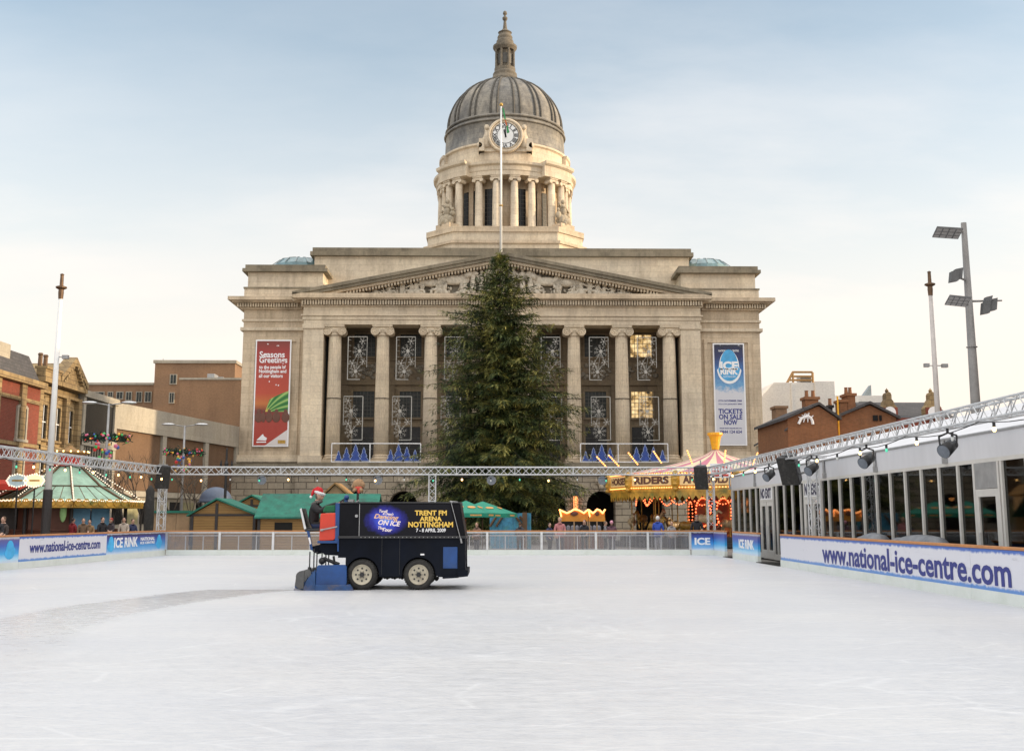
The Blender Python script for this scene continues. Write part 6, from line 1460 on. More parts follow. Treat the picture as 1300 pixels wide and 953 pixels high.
# blue-grey domed canopy and pale board wall with green coping
DEF['bluedome'] = lambda: B('blue_grey_canopy', (.07, .095, .15), .55, .2, 2)
T = thing('domed_canopy', (xx(277, 66), 66, 0), 'blue grey domed canopy rising behind the gabled hut', 'canopy')
c = xx(277, 66); m = MB(); m.sm = True; zc_ = zz(635, 66); zt = zz(618, 66); m.lathe(c, 66, [(1.05+.0, zc_-.12)]+[((xx(297, 66)-c)*1.0*cos(a), zc_+(zt-zc_)*sin(a)) for a in [pi/2*j/8 for j in range(9)]], 24); m.build('canopy', 'bluedome', T)
m = MB(); 
for i in range(6): a = pi/3*i; m.tube((c+.85*cos(a), 66+.85*sin(a), -.05), (c+.85*cos(a), 66+.85*sin(a), zc_), .04, .04, 6)
m.build('posts', 'black', T)
def fence(xa, xb, Y, yt, lab, mat, cap):
    x0, x1 = xx(xa, Y), xx(xb, Y); T = thing('timber_screen', ((x0+x1)/2, Y, 0), lab, 'timber screen'); z = zz(yt, Y); n = max(2, int((x1-x0)/.6)); m = MB()
    for i in range(n): m.box(x0+(x1-x0)*i/n+.01, x0+(x1-x0)*(i+1)/n-.01, Y, Y+.05, -.05, z)
    m.build('boards', mat, T); m = MB(); m.box(x0-.05, x1+.05, Y-.15, Y+.5, z, z+.12); m.build('coping', cap, T)
fence(195, 245, 59, 651, 'pale timber screen with a green top left of the gabled hut', 'palewood', 'greenroof')
# green parasols
def parasol(px, Y, zt, r, lab, rz=0):
    x = xx(px, Y); T = thing('parasol', (x, Y, 0), lab, 'parasol', 'green parasols behind the ice machine'); ze = zt-.62; 
    pts = [(x+r*cos(2*pi*i/8+rz), Y+r*sin(2*pi*i/8+rz)) for i in range(8)]
    m = MB(); m.add([(x, Y, zt)]+[(a, b, ze) for a, b in pts], [(0, 1+i, 1+(i+1) % 8) for i in range(8)]); m.add([(a, b, ze) for a, b in pts]+[(a, b, ze-.2) for a, b in pts], [(i, (i+1) % 8, 8+(i+1) % 8, 8+i) for i in range(8)]); cp = m.build('canopy', 'umbrella', T, norm=False)
    s = cp.modifiers.new('solid', 'SOLIDIFY'); s.thickness = .02
    m = MB(); m.tube((x, Y, -.05), (x, Y, zt+.06), .03, .03, 8); 
    for a, b in pts: m.tube((x, Y, zt-.9), (x+(a-x)*.6, Y+(b-Y)*.6, zt-.6*.62-.03), .012, .012, 4)
    m.box(x-.25, x+.25, Y-.25, Y+.25, -.05, .03); m.build('pole', 'bronze', T)
    DEF['badgeorange'] = lambda: B('orange_badge', (.7, .35, .1), .5, .3, 8)
    m = MB(); fr = None
    for i in range(8):
        a = 2*pi*(i+.5)/8+rz; n_ = Vector((cos(a), sin(a), 0)); u_ = Vector((-sin(a), cos(a), 0)); R_i = r*cos(pi/8)
        sl_ = (n_*R_i+Vector((0, 0, ze-zt))).normalized(); c = Vector((x, Y, zt))+sl_*(R_i*.62); nn = u_.cross(sl_); nn = nn if nn.z > 0 else -nn
        m.prism([c+nn*.02+u_*.22*cos(2*pi*j/10)+sl_*.13*sin(2*pi*j/10) for j in range(10)], nn*.006); c2 = Vector((x, Y, ze-.1))+n_*(R_i+.015); m.obox(c2, u_*.3, n_*.006, (0, 0, .035))
    m.build('badge', 'badgeorange', cp)
parasol(592, 55.5, zz(635, 55.5), 1.45, 'green parasol partly hidden by the front of the ice machine')
parasol(613, 57.5, zz(636, 57.5), 1.75, 'green parasol standing clear in front of the fir')
# blue painted hoarding behind the parasols, and wooden benches
DEF['tealpaint'] = lambda: B('teal_mural', (.05, .24, .38), .6, .5, 5, dirt=(.1, .3, .25))
T = thing('painted_hoarding', (xx(650, 62), 62, 0), 'blue green painted hoarding with brown struts at the foot of the fir', 'hoarding')
m = MB(); m.box(xx(622, 62), xx(666, 62), 62, 62.08, -.05, zz(651, 62)); m.box(xx(669, 62), xx(674, 62), 62, 62.08, -.05, zz(651, 62)); m.build('panel', 'tealpaint', T)
m = MB()
for a, b, c_, d in ((630, 668, 640, 652), (652, 652, 664, 668), (660, 655, 668, 668), (632, 652, 622, 668)): pa, pb = P(a, b, 61.9), P(c_, d, 61.9); m.tube(pa, pb, .07, .07, 6)
m.box(xx(663, 61.8), xx(669, 61.8), 61.7, 61.85, -.05, zz(650, 61.8)); m.build('struts', 'bronze', T)
# crowd barriers and stacked seats seen through the glass
def barrier(px, Y, w, rz, lab):
    x = xx(px, Y); T = thing('crowd_barrier', (x, Y, 0), lab, 'crowd barrier', 'steel crowd barriers behind the fence', rz)
    m = MB(); z0, z1 = .15, 1.0
    m.path([(-w/2, 0, z0), (-w/2, 0, z1), (w/2, 0, z1), (w/2, 0, z0), (-w/2, 0, z0)], .02, 6)
    for i in range(1, 10): m.tube((-w/2+w*i/10, 0, z0), (-w/2+w*i/10, 0, z1), .008, .008, 4)
    for s in (-.35, .35): m.tube((w*s, -.25, -.04), (w*s, .25, -.04), .015, .015, 5); m.tube((w*s, 0, -.04), (w*s, 0, z0), .015, .015, 5)
    o = m.build('frame', 'galv', None, (0, 0, 0)); o.parent = T; o.location = (0, 0, 0)
for i, (px, Y, rz, lb) in enumerate(((730, 53.2, .5, 'crowd barrier standing askew just right of the blond person'), (765, 54, -.3, 'crowd barrier left of the carousel steps'), (800, 53.5, .4, 'crowd barrier left of the white haired person'), (862, 53.7, -.2, 'crowd barrier between the white haired person and the black coat'), (640, 54.5, .2, 'crowd barrier in front of the painted hoarding'))): barrier(px, Y, 2.2, rz, lb)
# ================================================================== COPPER-ROOFED KIOSK
KX, KY = xx(90, 59), 59.0
T = thing('market_kiosk', (KX, KY, 0), 'round market kiosk with a green copper roof edged in lights behind the left boards', 'kiosk')
ze_, zt_ = zz(638, 55.5), zz(590, 59); re_, rt_ = 3.75, .55; rn = 8
def kpt(i, r, z, off=pi/8): a = 2*pi*i/rn+off+.05; return Vector((KX+r*cos(a), KY+r*sin(a), z))
rm_, zm_ = 2.05, ze_+(zt_-ze_)*.42
for i in range(rn):
    m = MB(); m.add([kpt(i, re_, ze_), kpt(i+1, re_, ze_), kpt(i+1, rm_, zm_), kpt(i, rm_, zm_), kpt(i+1, rt_, zt_), kpt(i, rt_, zt_)], [(0, 1, 2, 3), (3, 2, 4, 5)])
    ro = m.build('roof_panel', 'copper', T, norm=False)
    m = MB(); m.tube(kpt(i, re_+.05, ze_+.02), kpt(i, rm_, zm_+.04), .06, .06, 5); m.tube(kpt(i, rm_, zm_+.04), kpt(i, rt_, zt_+.04), .06, .06, 5)
    m.tube(kpt(i, rm_, zm_+.03), kpt(i+1, rm_, zm_+.03), .04, .04, 4)
    for f in (.25, .5, .75): m.tube(kpt(i, re_, ze_).lerp(kpt(i+1, re_, ze_), f)+Vector((0, 0, .02)), kpt(i, rt_, zt_).lerp(kpt(i+1, rt_, zt_), f)+Vector((0, 0, .02-.0)), .0, .0, 3) if False else m.tube(kpt(i, re_, ze_).lerp(kpt(i+1, re_, ze_), f), kpt(i, rm_, zm_).lerp(kpt(i+1, rm_, zm_), f), .022, .022, 4)
    m.build('roof_seam', 'bronze', ro)
    m = MB()
    for j in range(26): m.ball(kpt(i, re_+.1, ze_+.12).lerp(kpt(i, rt_, zt_+.14), j/26), .035, None, None, 5, 4)
    m.build('bulb_row', 'bulbwhite', ro)
    m = MB(); p0, p1 = kpt(i, re_+.03, ze_), kpt(i+1, re_+.03, ze_); d = (p1-p0)/2; c = (p0+p1)/2; n_ = Vector((c.x-KX, c.y-KY, 0)).normalized()
    m.obox(c+Vector((0, 0, -.1)), d, n_*.05, (0, 0, .14))
    for j in range(7): f = (j+.5)/7*2-1; m.tube(c+d*f+n_*.04+Vector((0, 0, .02)), c+d*f+n_*.09+Vector((0, 0, .02)), d.length*.13, d.length*.13, 12)
    va = m.build('valance', 'goldboard', T)
    m = MB()
    for j in range(28): f = (j+.5)/28*2-1; m.ball(c+d*f+n_*.12+Vector((0, 0, .07+.07*abs(sin(f*3.5*pi)))), .032, None, None, 5, 4)
    m.build('bulb_row', 'bulbwhite', va)

m = MB(); m.lathe(KX, KY, [(2.9, -.05), (2.9, .98), (3.0, 1.0), (3.0, 1.06), (2.8, 1.06)], 8); m.build('counter', 'maroon', T)
m = MB(); m.lathe(KX, KY, [(3.5, ze_-.05), (2.2, ze_+.05), (.3, ze_+.1)], 8); m.build('soffit', 'darkwood', T)
for i in range(8):
    a = 2*pi*i/8+pi/8+.05; m = MB(); m.tube((KX+2.95*cos(a), KY+2.95*sin(a), -.05), (KX+2.95*cos(a), KY+2.95*sin(a), ze_), .09, .09, 8); m.build('post', 'darkwood', T)
DEF['bluepanel'] = lambda: B('sky_blue_panel', (.13, .30, .46), .6, .15, 2)
for i, mt in ((4, 'maroon'), (5, 'maroon'), (6, 'bluepanel')):
    p0, p1 = kpt(i, 2.75, 0), kpt(i+1, 2.75, 0); d = (p1-p0)/2; c = (p0+p1)/2; n_ = Vector((c.x-KX, c.y-KY, 0)).normalized(); m = MB()
    for f in (-.5, .5): m.obox(c+d*f+Vector((0, 0, 1.55)), d*.46, n_*.03, (0, 0, .55))
    m.build('shutter', mt, T)
m = MB(); m.box(KX-1.2, KX+1.2, KY-.2, KY+.4, -.05, 2.0); m.build('inner_store', 'maroon', T)
DEF['paleg'] = lambda: B('pale_green_cloth', (.35, .6, .25), .8, .15, 4)
c = P(80, 655, 56); m = MB(); m.sm = True; m.ball((c.x, 56, c.z+.2), .17, .12, .5); tt = thing('hanging_coat', (c.x, 56, c.z-.3), 'pale green garment hanging from the front eave of the kiosk', 'garment'); m.build('cloth', 'paleg', tt); m = MB(); m.tube((c.x, 56, c.z+.6), (c.x, 56, c.z+.95), .012, .012, 4); m.build('hook', 'black', tt)
m = MB(); m.lathe(KX, KY, [(.75, zt_-.1), (.8, zt_+.05), (.5, zt_+.12), (.55, zt_+.5)], 12); to = m.build('roof_top', 'redpaint', T)
m = MB(); ring(m, KX, KY, zt_+.62, .85, .09, 24, 6, 'z'); m.lathe(KX, KY, [(.55, zt_+.5), (.6, zt_+.62), (.2, zt_+.9), (.12, zt_+1.0)], 12); m.build('cap', 'wood', to)
m = MB()
for j in range(16): a = 2*pi*j/16; m.ball((KX+.93*cos(a), KY+.93*sin(a), zt_+.66), .045, None, None, 5, 4)
m.build('bulb_ring', 'bulb_warm', to)
# lit oval signs and red awning left of the kiosk
DEF['signlit'] = lambda: B('lit_sign_face', (.9, .65, .4), .4, .35, 3, es=.55, ecol=(1, .62, .32)); DEF['signpale'] = lambda: B('pale_sign_face', (.45, .58, .62), .4, .2, 3, es=.08)
TS = thing('food_stall', (xx(10, 57), 57, 0), 'food stall with an orange red awning at the far left edge', 'food stall')
m = MB(); m.box(xx(-60, 57), xx(28, 57), 57, 59, -.05, 2.6); m.build('stall_body', 'darkwood', TS); m = MB(); x0, x1 = xx(-62, 56), xx(30, 56); m.prism([(x0, 55.9, zz(622, 56)), (x0, 58, zz(611, 58)), (x0, 58, zz(611, 58)+.08), (x0, 55.9, zz(622, 56)+.3)], (x1-x0, 0, 0)); m.build('awning', 'redpaint', TS)
for px, mt, lb, w_ in (('22', 'signpale', 'pale blue oval sign left of its glowing twin by the kiosk', 12), ('44', 'signlit', 'glowing orange white oval sign beside the kiosk roof', 12)):
    px = float(px); Yq = 54.6; c = P(px, 610, Yq); T2 = thing('oval_sign', (c.x, Yq, 0), lb, 'sign', 'oval signs by the kiosk')
    def oval(k, dy): return [(c.x+.47*k*cos(2*pi*j/24)*(1+.05*cos(8*2*pi*j/24)), Yq+dy, c.z+.30*k*sin(2*pi*j/24)*(1+.05*cos(8*2*pi*j/24))) for j in range(24)]
    m = MB(); m.prism(oval(1, -.02), (0, .08, 0)); so = m.build('sign_face', mt, T2)
    m = MB(); 
    for p in oval(1.02, -.05): m.ball(p, .04, None, None, 5, 4)
    m.build('bulb_rim', 'bulbwhite', so); m = MB(); m.box(c.x-.25, c.x+.25, Yq-.035, Yq-.021, c.z-.03, c.z+.05); m.build('painted_band', 'gold', so)
    m = MB(); m.tube((c.x, Yq+.05, -.05), (c.x, Yq+.05, c.z-.28), .04, .04, 6); m.build('pole', 'black', T2)
# ================================================================== BACKGROUND BUILDINGS
def winrow(T, P0, P1, zs, n, w, h, mat='darkglass', frame='cream', off=.0, name='window', f0=.0, f1=1.0, depth=.1, bars=True, arched=False):
    """windows on the wall from ground point P0 to P1 (outside on the left of P0->P1 is negative normal)"""
    p0 = Vector((*P0, 0)); p1 = Vector((*P1, 0)); D = p1-p0; d = D.normalized(); n_ = Vector((d.y, -d.x, 0))
    for z in zs:
        for i in range(n):
            f = f0+(f1-f0)*(i+.5)/n; c = p0+D*f+Vector((0, 0, z+h/2))+n_*off
            m = MB(); m.obox(c+n_*.03-d*(w/2+.08), d*.09, n_*.08, (0, 0, h/2+.1)); m.obox(c+n_*.03+d*(w/2+.08), d*.09, n_*.08, (0, 0, h/2+.1)); m.obox(c+n_*.03+Vector((0, 0, h/2+.09)), d*w/2, n_*.08, (0, 0, .09)); m.obox(c+n_*.06-Vector((0, 0, h/2+.08)), d*(w/2+.25), n_*.12, (0, 0, .08))
            if arched: m.prism([c+n_*.1+Vector((0, 0, h/2+.18))-d*(w/2+.2), c+n_*.1+Vector((0, 0, h/2+.18))+d*(w/2+.2), c+n_*.1+Vector((0, 0, h/2+.5))], -n_*.12)
            fo = m.build(name, frame, T); m = MB(); m.obox(c+n_*.0, d*w/2, n_*.03, (0, 0, h/2)); m.build('pane', mat, fo)
            if bars: m = MB(); m.obox(c+n_*.035, d*.03, n_*.01, (0, 0, h/2)); m.obox(c+n_*.034, d*w/2, n_*.01, (0, 0, .03)); m.build('sash_bar', 'whitetext', fo)
def ymap(y, Y, x): return zz(y, Y, x)
# --- red brick block at far left
XA = -27.6
T = thing('brick_house', (XA-5, 60, 0), 'red brick house with pale stone bands and mansard roof at the far left edge', 'building')
zt = zz(480, 62, 20)
m = MB(); m.box(XA-9, XA, 44, 67.4, -.05, zt); m.build('wall', 'redbrick', T)
m = MB()
for z in (zt-1.0, zt-3.6, zt-6.2): m.box(XA-9.05, XA+.12, 43.9, 67.42, z, z+.22)
m.box(XA-9.2, XA+.4, 43.7, 67.5, zt, zt+.35)
for y in (45.2, 49.5, 54, 58, 61.4, 64.8): m.box(XA+.0, XA+.16, y-.35, y+.35, -.05, zt)
m.build('stone_bands', 'buff', T)
m = MB(); m.prism([(XA-9, 44, zt+.35), (XA, 44, zt+.35), (XA-.8, 44, zt+2.0), (XA-8, 44, zt+2.0)], (0, 23.3, 0)); m.build('roof', 'slate', T)
winrow(T, (XA, 44), (XA, 67.2), (zt-3.2, zt-5.9, zt-8.3), 5, 1.1, 1.8, frame='concrete')
m = MB(); m.box(XA-2.5, XA-.6, 52, 54, zt, zt+2.6); m.box(XA-2.7, XA-.4, 51.8, 54.2, zt+2.6, zt+2.9); m.box(XA-1.9, XA-.5, 62.5, 64, zt+.3, zt+2.2); m.build('chimney', 'concrete', T)
# --- ornate sandstone house
T = thing('sandstone_house', (XA-5, 72, 0), 'ornate weathered sandstone house with a steep dormer gable left of the copper kiosk roof', 'building')
T['label'] = 'ornate weathered sandstone house with a steep lit gable above the copper roofed kiosk'
zt = 9.85
m = MB(); m.box(XA-9.5, XA-.4, 67.5, 74.6, -.05, zt); m.build('wall', 'buff', T)
m = MB(); m.box(XA-9.6, XA+.2, 67.55, 74.65, zt, zt+.35); m.box(XA-9.6, XA-.1, 67.58, 74.62, zt-.6, zt-.4); m.box(XA-9.6, XA-.1, 67.58, 74.62, zt-4.1, zt-3.8)
for i in range(4): y = 67.9+i*2.15; m.box(XA-.4, XA-.1, y-.3, y+.3, -.05, zt-.6)
m.build('cornice', 'buff', T)
winrow(T, (XA-.4, 67.9), (XA-.4, 74.3), (zt-3.4, zt-6.9), 3, .8, 2.1, frame='buff', arched=True)
m = MB(); m.prism([(XA-9.5, 67.6, zt+.35), (XA+.0, 67.6, zt+.35), (XA-2.5, 67.6, zt+.8), (XA-7.5, 67.6, zt+.8)], (0, 7, 0)); m.build('roof', 'slate', T)
gy0, gy1 = 70.2, 74.4; gp = zt+1.75; m = MB(); m.prism([(XA+.0, gy0, zt+.3), (XA+.0, gy1, zt+.3), (XA+.0, (gy0+gy1)/2, gp)], (-4, 0, 0)); g_ = m.build('gable', 'buff', T)
m = MB()
for a, b in ((gy0-.2, (gy0+gy1)/2), (gy1+.2, (gy0+gy1)/2)): m.prism([(XA+.25, a, zt+.25), (XA+.25, b, gp), (XA+.25, b, gp+.4), (XA+.25, a, zt+.65)], (-.8, 0, 0))
for j in range(8):
    f = (j+.5)/8; 
    for a in (gy0, gy1): y = a+((gy0+gy1)/2-a)*f; m.box(XA-.1, XA+.24, y-.12, y+.12, zt+.0+(gp-zt)*f-.1, zt+.2+(gp-zt)*f-.05)
m.build('raking_cornice', 'buff', g_)
m = MB(); m.box(XA-.4, XA+.15, 67.6, 70.1, zt+.35, zt+.8); m.box(XA-.5, XA+.25, 67.56, 70.15, zt+.8, zt+.95); m.build('parapet', 'buff', T)
for y in (69.0, 69.8): m = MB(); m.lathe(XA-.8, y, [(.16, zt+.5), (.14, zt+1.8), (.18, zt+1.85), (.12, zt+1.95)], 8); m.build('chimney_pot', 'bronze', T)
m = MB(); m.lathe(XA-.3, 74.3, [(.3, zt+.3), (.3, zt+.8), (.16, zt+.9), (.2, zt+1.1), (.05, zt+1.3)], 10); m.build('finial', 'buff', T)
# --- dark modern infill
T = thing('office_building', (XA-4, 83.5, 0), 'narrow modern office with dark glazing and grey louvres between sandstone house and concrete store', 'building')
T['label'] = 'narrow modern office with dark upper glazing beside the sandstone house'
xb0, yb0 = XA-.9, 75.5; zt = zz(497, 76, 100)
m = MB(); m.box(xb0-5, xb0+.6, 74.7, 81.5, -.05, zt); m.build('wall', 'galv', T)
m = MB(); m.box(xb0+.55, xb0+.72, 75.3, 81, zt-3.0, zt-.6); m.box(xb0+.55, xb0+.72, 75.3, 81, zt-3.6-2.2, zt-3.8); m.build('glazing', 'darkglass', T)
m = MB(); m.box(xb0-5, xb0+.95, 74.72, 81.6, zt-.45, zt); m.box(xb0+.3, xb0+.9, 74.75, 81.5, zt-3.7, zt-3.1); m.box(xb0+.5, xb0+.85, 74.75, 75.2, -.05, zt-.45); m.box(xb0+.5, xb0+.85, 81, 81.5, -.05, zt-.45)
for i in range(11): m.box(xb0+.6, xb0+.8, 75.6+i*.5, 75.68+i*.5, -.05, zt-3.75)
m.build('fascia', 'concrete', T)
# --- concrete store with brown panels
A = (xx(133, 84), 84.0); Bq = (xx(299, 108), 108.0)
T = thing('concrete_store', ((A[0]+Bq[0])/2-4, 96, 0), 'low concrete framed store with three dark brown brick panels left of the council house', 'building')
zt = zz(509, 84, 140); zp1 = zt-2.0
m = MB(); m.wall(A, Bq, 10, -.05, zp1-4.6); m.wall((A[0]-.1, A[1]), (Bq[0]-.1, Bq[1]), 9.8, zp1-4.6, zt-.06); m.build('wall', 'concrete', T)
p0 = Vector((*A, 0)); p1 = Vector((*Bq, 0)); D = p1-p0; d = D.normalized(); n_ = Vector((d.y, -d.x, 0))
m = MB(); m.obox((p0+p1)/2+n_*.15+Vector((0, 0, (zt+zp1)/2)), D/2, n_*.2, (0, 0, (zt-zp1)/2)); m.obox((p0+p1)/2+n_*.1+Vector((0, 0, zp1-4.85)), D/2, n_*.25, (0, 0, .22)); m.build('fascia', 'concrete', T)
for f0, f1 in ((.02, .36), (.385, .70), (.725, .985)):
    c = p0+D*(f0+f1)/2+Vector((0, 0, zp1-2.3)); m = MB(); m.obox(c+n_*.03, D*(f1-f0)/2, n_*.05, (0, 0, 2.28)); m.build('brick_panel', 'panelbrick', T)
for f in (.008, .373, .713, .993): c = p0+D*f; m = MB(); m.obox(c+n_*.12+Vector((0, 0, (zp1)/2)), d*.35, n_*.19, (0, 0, zp1/2-.01)); m.build('pier', 'concrete', T)
for i in range(9): 
    f0 = .03+i*.105; c = p0+D*(f0+.05)+Vector((0, 0, zp1-6.3)); m = MB(); m.obox(c+n_*.04, D*.045, n_*.02, (0, 0, .9)); m.build('shop_window', 'shopglass' if i % 2 else 'darkglass', T)
# --- brown brick block behind
T = thing('brick_block', (xx(200, 150), 155, 0), 'tan brick office block rising behind the concrete store', 'building')
def blk(xa, xb, Y, dep, yt, nm='wall', mat='brownbrick'):
    m = MB(); m.box(xx(xa, Y, 500), xx(xb, Y, 500), Y, Y+dep, -.05, zz(yt, Y, (xa+xb)/2)); return m.build(nm, mat, T)
blk(104, 198, 150, 20, 488.5); blk(195, 297, 146, 20, 461); blk(228, 310, 138, 7, 482)
m = MB(); x0, x1 = xx(104, 150, 500), xx(195, 150, 500); z = zz(488.5, 150, 150); m.box(x0-.1, x1, 149.8, 170, z, z+.3); x0, x1 = xx(195, 146, 500), xx(297, 146, 500); z = zz(461, 146, 240); m.box(x0-.2, x1+.2, 145.8, 166.2, z, z+.4); x0, x1 = xx(228, 138, 500), xx(310, 138, 500); z = zz(482, 138, 260); m.box(x0-.1, x1, 137.9, 145.7, z, z+.25); m.build('coping', 'concrete', T)
for xa, xb, ya, yb, Y in ((117, 133, 497, 512, 150), (137, 144, 497, 505, 150), (148, 157, 497, 507, 150), (160, 168, 497, 509, 150), (173, 181, 497, 511, 150), (184, 193, 497, 511, 150), (215, 224, 475, 488, 146), (215, 222, 498, 512, 146)):
    m = MB(); m.box(xx(xa, Y, 500), xx(xb, Y, 500), Y-.15, Y+.02, zz(yb, Y, xa), zz(ya, Y, xa)); o = m.build('window', 'concrete', T); m = MB(); x0, x1, z0, z1 = xx(xa, Y, 500)+.12, xx(xb, Y, 500)-.12, zz(yb, Y, xa)+.15, zz(ya, Y, xa)-.1
    m.box(x0, (x0+x1)/2-.05, Y-.2, Y-.16, z0, z1); m.box((x0+x1)/2+.05, x1, Y-.2, Y-.16, z0, z1); m.build('pane', 'leadglass', o)
m = MB(); z = zz(482, 139, 265); m.box(xx(263, 140, 480), xx(272, 140, 480), 140, 142, z, z+.9); m.box(xx(276, 140, 480), xx(283, 140, 480), 140, 142, z, z+.5); m.tube((xx(205, 148, 500), 148, zz(461, 148, 205)), (xx(205, 148, 500), 148, zz(455, 148, 205)), .05, .05, 5); m.build('roof_plant', 'galv', T)
# ------------------------------------------------------------------ RIGHT SIDE
def gable_house(xa, xb, xp, Y, dep, yw, yp, mat, lab, name='brick_house', wins=None, roofover=.25):
    T = thing(name, (xx((xa+xb)/2, Y, 540), Y, 0), lab, 'building'); x0, x1, xm = xx(xa, Y, 540), xx(xb, Y, 540), xx(xp, Y, 540)
    z0, z1 = zz(yw, Y, (xa+xb)/2), zz(yp, Y, xp); m = MB(); m.box(x0, x1, Y, Y+dep, -.05, z0); m.prism([(x0, Y, z0), (x1, Y, z0), (xm, Y, z1-.1)], (0, dep, 0)); m.build('wall', mat, T)
    m = MB()
    for a, za2 in ((x0-.25, z0-.12), (x1+.25, z0-.12)): m.prism([(a, Y-roofover, za2), (xm, Y-roofover, z1), (xm, Y-roofover, z1+.18), (a, Y-roofover, za2+.2)], (0, dep+.4, 0))
    m.build('roof', 'slate', T); return T, x0, x1, xm, z0, z1
def chimney(T, xa, xb, Y, yt, zb, mat='orangebrick', w=1.0, pots=2):
    x0, x1 = xx(xa, Y, 520), xx(xb, Y, 520); zt = zz(yt, Y, xa); m = MB(); m.box(x0, x1, Y, Y+w, zb, zt-.2); m.box(x0-.1, x1+.1, Y-.1, Y+w+.1, zt-.2, zt); o = m.build('chimney', mat, T)
    for i in range(pots): x = x0+(x1-x0)*(i+.5)/pots; m = MB(); m.lathe(x, Y+w/2, [(.15, zt), (.12, zt+.45), (.15, zt+.5)], 8); m.build('chimney_pot', 'orangebrick', o)
T, x0, x1, xm, z0, z1 = gable_house(1000, 1063, 1040, 78, 9, 531, 513.5, 'orangebrick', 'orange brick gable end with a white leaping figure above the marquee')
chimney(T, 1023, 1039.5, 80, 503.5, z0); chimney(T, 1053, 1057, 82, 514, z0, 'darkwood', .4, 1)
m = MB(); m.box(x0+.0, x0+.02, 78, 86, 0, 0.01); 
# white squiggle ornament
c = P(1023, 534, 77.9); m = MB(); r = random.Random(2)
pts = [(-.75, -.45), (-.6, -.15), (-.45, .1), (-.1, .2), (.25, .3), (.5, .15), (.65, -.15), (.7, -.5)]
m.path([(c.x+a*.7, 77.88, c.z+b*.7+.1) for a, b in pts], .10, 6)
for a, b, a2, b2 in ((-.1, .2, -.05, .62), (.25, .3, .35, .68), (.0, .25, -.4, .45), (.5, .15, .78, .4), (-.1, .15, -.25, -.3), (.2, .2, .2, -.3), (-.45, .1, -.72, .25), (.1, .3, .15, .6)): m.tube((c.x+a*.7, 77.88, c.z+b*.7+.1), (c.x+a2*.7, 77.88, c.z+b2*.7+.1), .07, .03, 5)
tag(m.build('wall_ornament', 'whitetext', None, (c.x, 77.9, c.z)), 'white leaping beast ornament fixed high on the orange brick gable', 'ornament')
# side elevation (cream) of that house
T = thing('cream_house', (xx(985, 79), 84, 0), 'low cream walled house with a slate roof just right of the council house', 'building')
xa, xb = xx(966, 94, 540), xx(999.5, 78.3, 540); m = MB(); m.prism([(xa, 96, -.05), (xb, 78.2, -.05), (xb+1, 78.2, -.05), (xa+6, 96, -.05)], (0, 0, zz(549, 80, 995)+.05)); m.build('wall', 'cream', T)
zc_ = zz(549, 80, 995); m = MB(); m.prism([(xa-.2, 96, zc_), (xb-.15, 78, zc_), (xb+1.2, 78.1, zc_+1.6), (xa+2.5, 96, zc_+1.6)], (0, 0, .15)); m.build('roof', 'slate', T)
winrow(T, (xb-.02, 79), (xa, 95.5), (zc_-2.5,), 8, .9, 1.6, frame='cream'); 
chimney(T, 985, 999, 88, 515, zc_, 'brownbrick', 1.4, 0)
T, x0, x1, xm, z0, z1 = gable_house(1063, 1138, 1105, 80, 9, 530, 512.5, 'orangebrick', 'darker orange brick house with two tall chimneys right of the leaping figure')
chimney(T, 1067, 1076, 80.5, 507, z0-1.5, 'orangebrick', 1.2, 0); chimney(T, 1076.5, 1086.5, 80.5, 499, z0-1.5, 'orangebrick', 1.4, 2)
m = MB(); x = xx(1065, 79.7, 540); m.box(x-.08, x+.02, 79.6, 79.7, 0, zz(503, 79.7, 1065)); m.build('yellow_edge', 'yellow', T)
for a, b in ((1108, 1114), (1116, 1119)): m = MB(); m.box(xx(a, 80, 530), xx(b, 80, 530), 79.92, 80.02, zz(534, 80, a), zz(527, 80, a)); m.build('window', 'darkglass', T)
T = thing('gabled_terrace', (xx(1150, 84), 84, 0), 'red brick terrace with two shaped gables and a long slate roof', 'building'); Y = 84
z0 = zz(527, Y, 1150); m = MB(); m.box(xx(1112, Y, 540), xx(1215, Y, 540), Y, Y+10, -.05, z0-.2); m.build('wall', 'redbrick', T)
zr = zz(517, Y+4, 1150); m = MB(); m.prism([(xx(1112, Y, 540), Y, z0-.2), (xx(1112, Y, 540), Y+5, zr+.5), (xx(1112, Y, 540), Y+10, z0-.2)], (xx(1215, Y, 540)-xx(1112, Y, 540), 0, 0)); m.build('roof', 'slate', T)
for pxc in (1127.5, 1183): 
    c = xx(pxc, Y, 520); prof_ = [(10, 527), (10.5, 519), (9.5, 516.5), (7, 514), (5.5, 509.5), (3.5, 507), (3.5, 501.5), (2.5, 499), (0, 497.5)]
    k_ = (xx(pxc+1, Y, 520)-c); pts = [(c+a*k_, Y-.3, zz(b, Y, pxc)) for a, b in prof_] + [(c-a*k_, Y-.3, zz(b, Y, pxc)) for a, b in prof_[::-1][1:]]
    m = MB(); m.prism(pts, (0, .8, 0)); g_ = m.build('shaped_gable', 'buff', T)
    m = MB(); m.box(c-10*k_, c+10*k_, Y-.36, Y-.31, zz(532, Y, pxc), zz(517.5, Y, pxc)); m.build('gable_brickwork', 'redbrick', g_); m = MB(); m.tube((c, Y+.1, zz(497.5, Y, pxc)), (c, Y+.1, zz(492.5, Y, pxc)), .07, .03, 6); m.sm = True; m.ball((c, Y+.1, zz(496, Y, pxc)), .14); m.build('finial', 'buff', g_)
    m = MB(); zc_ = zz(524, Y, pxc); m.tube((c, Y-.42, zc_), (c, Y-.37, zc_), .45, .45, 18); m.build('round_window', 'whitetext', g_)
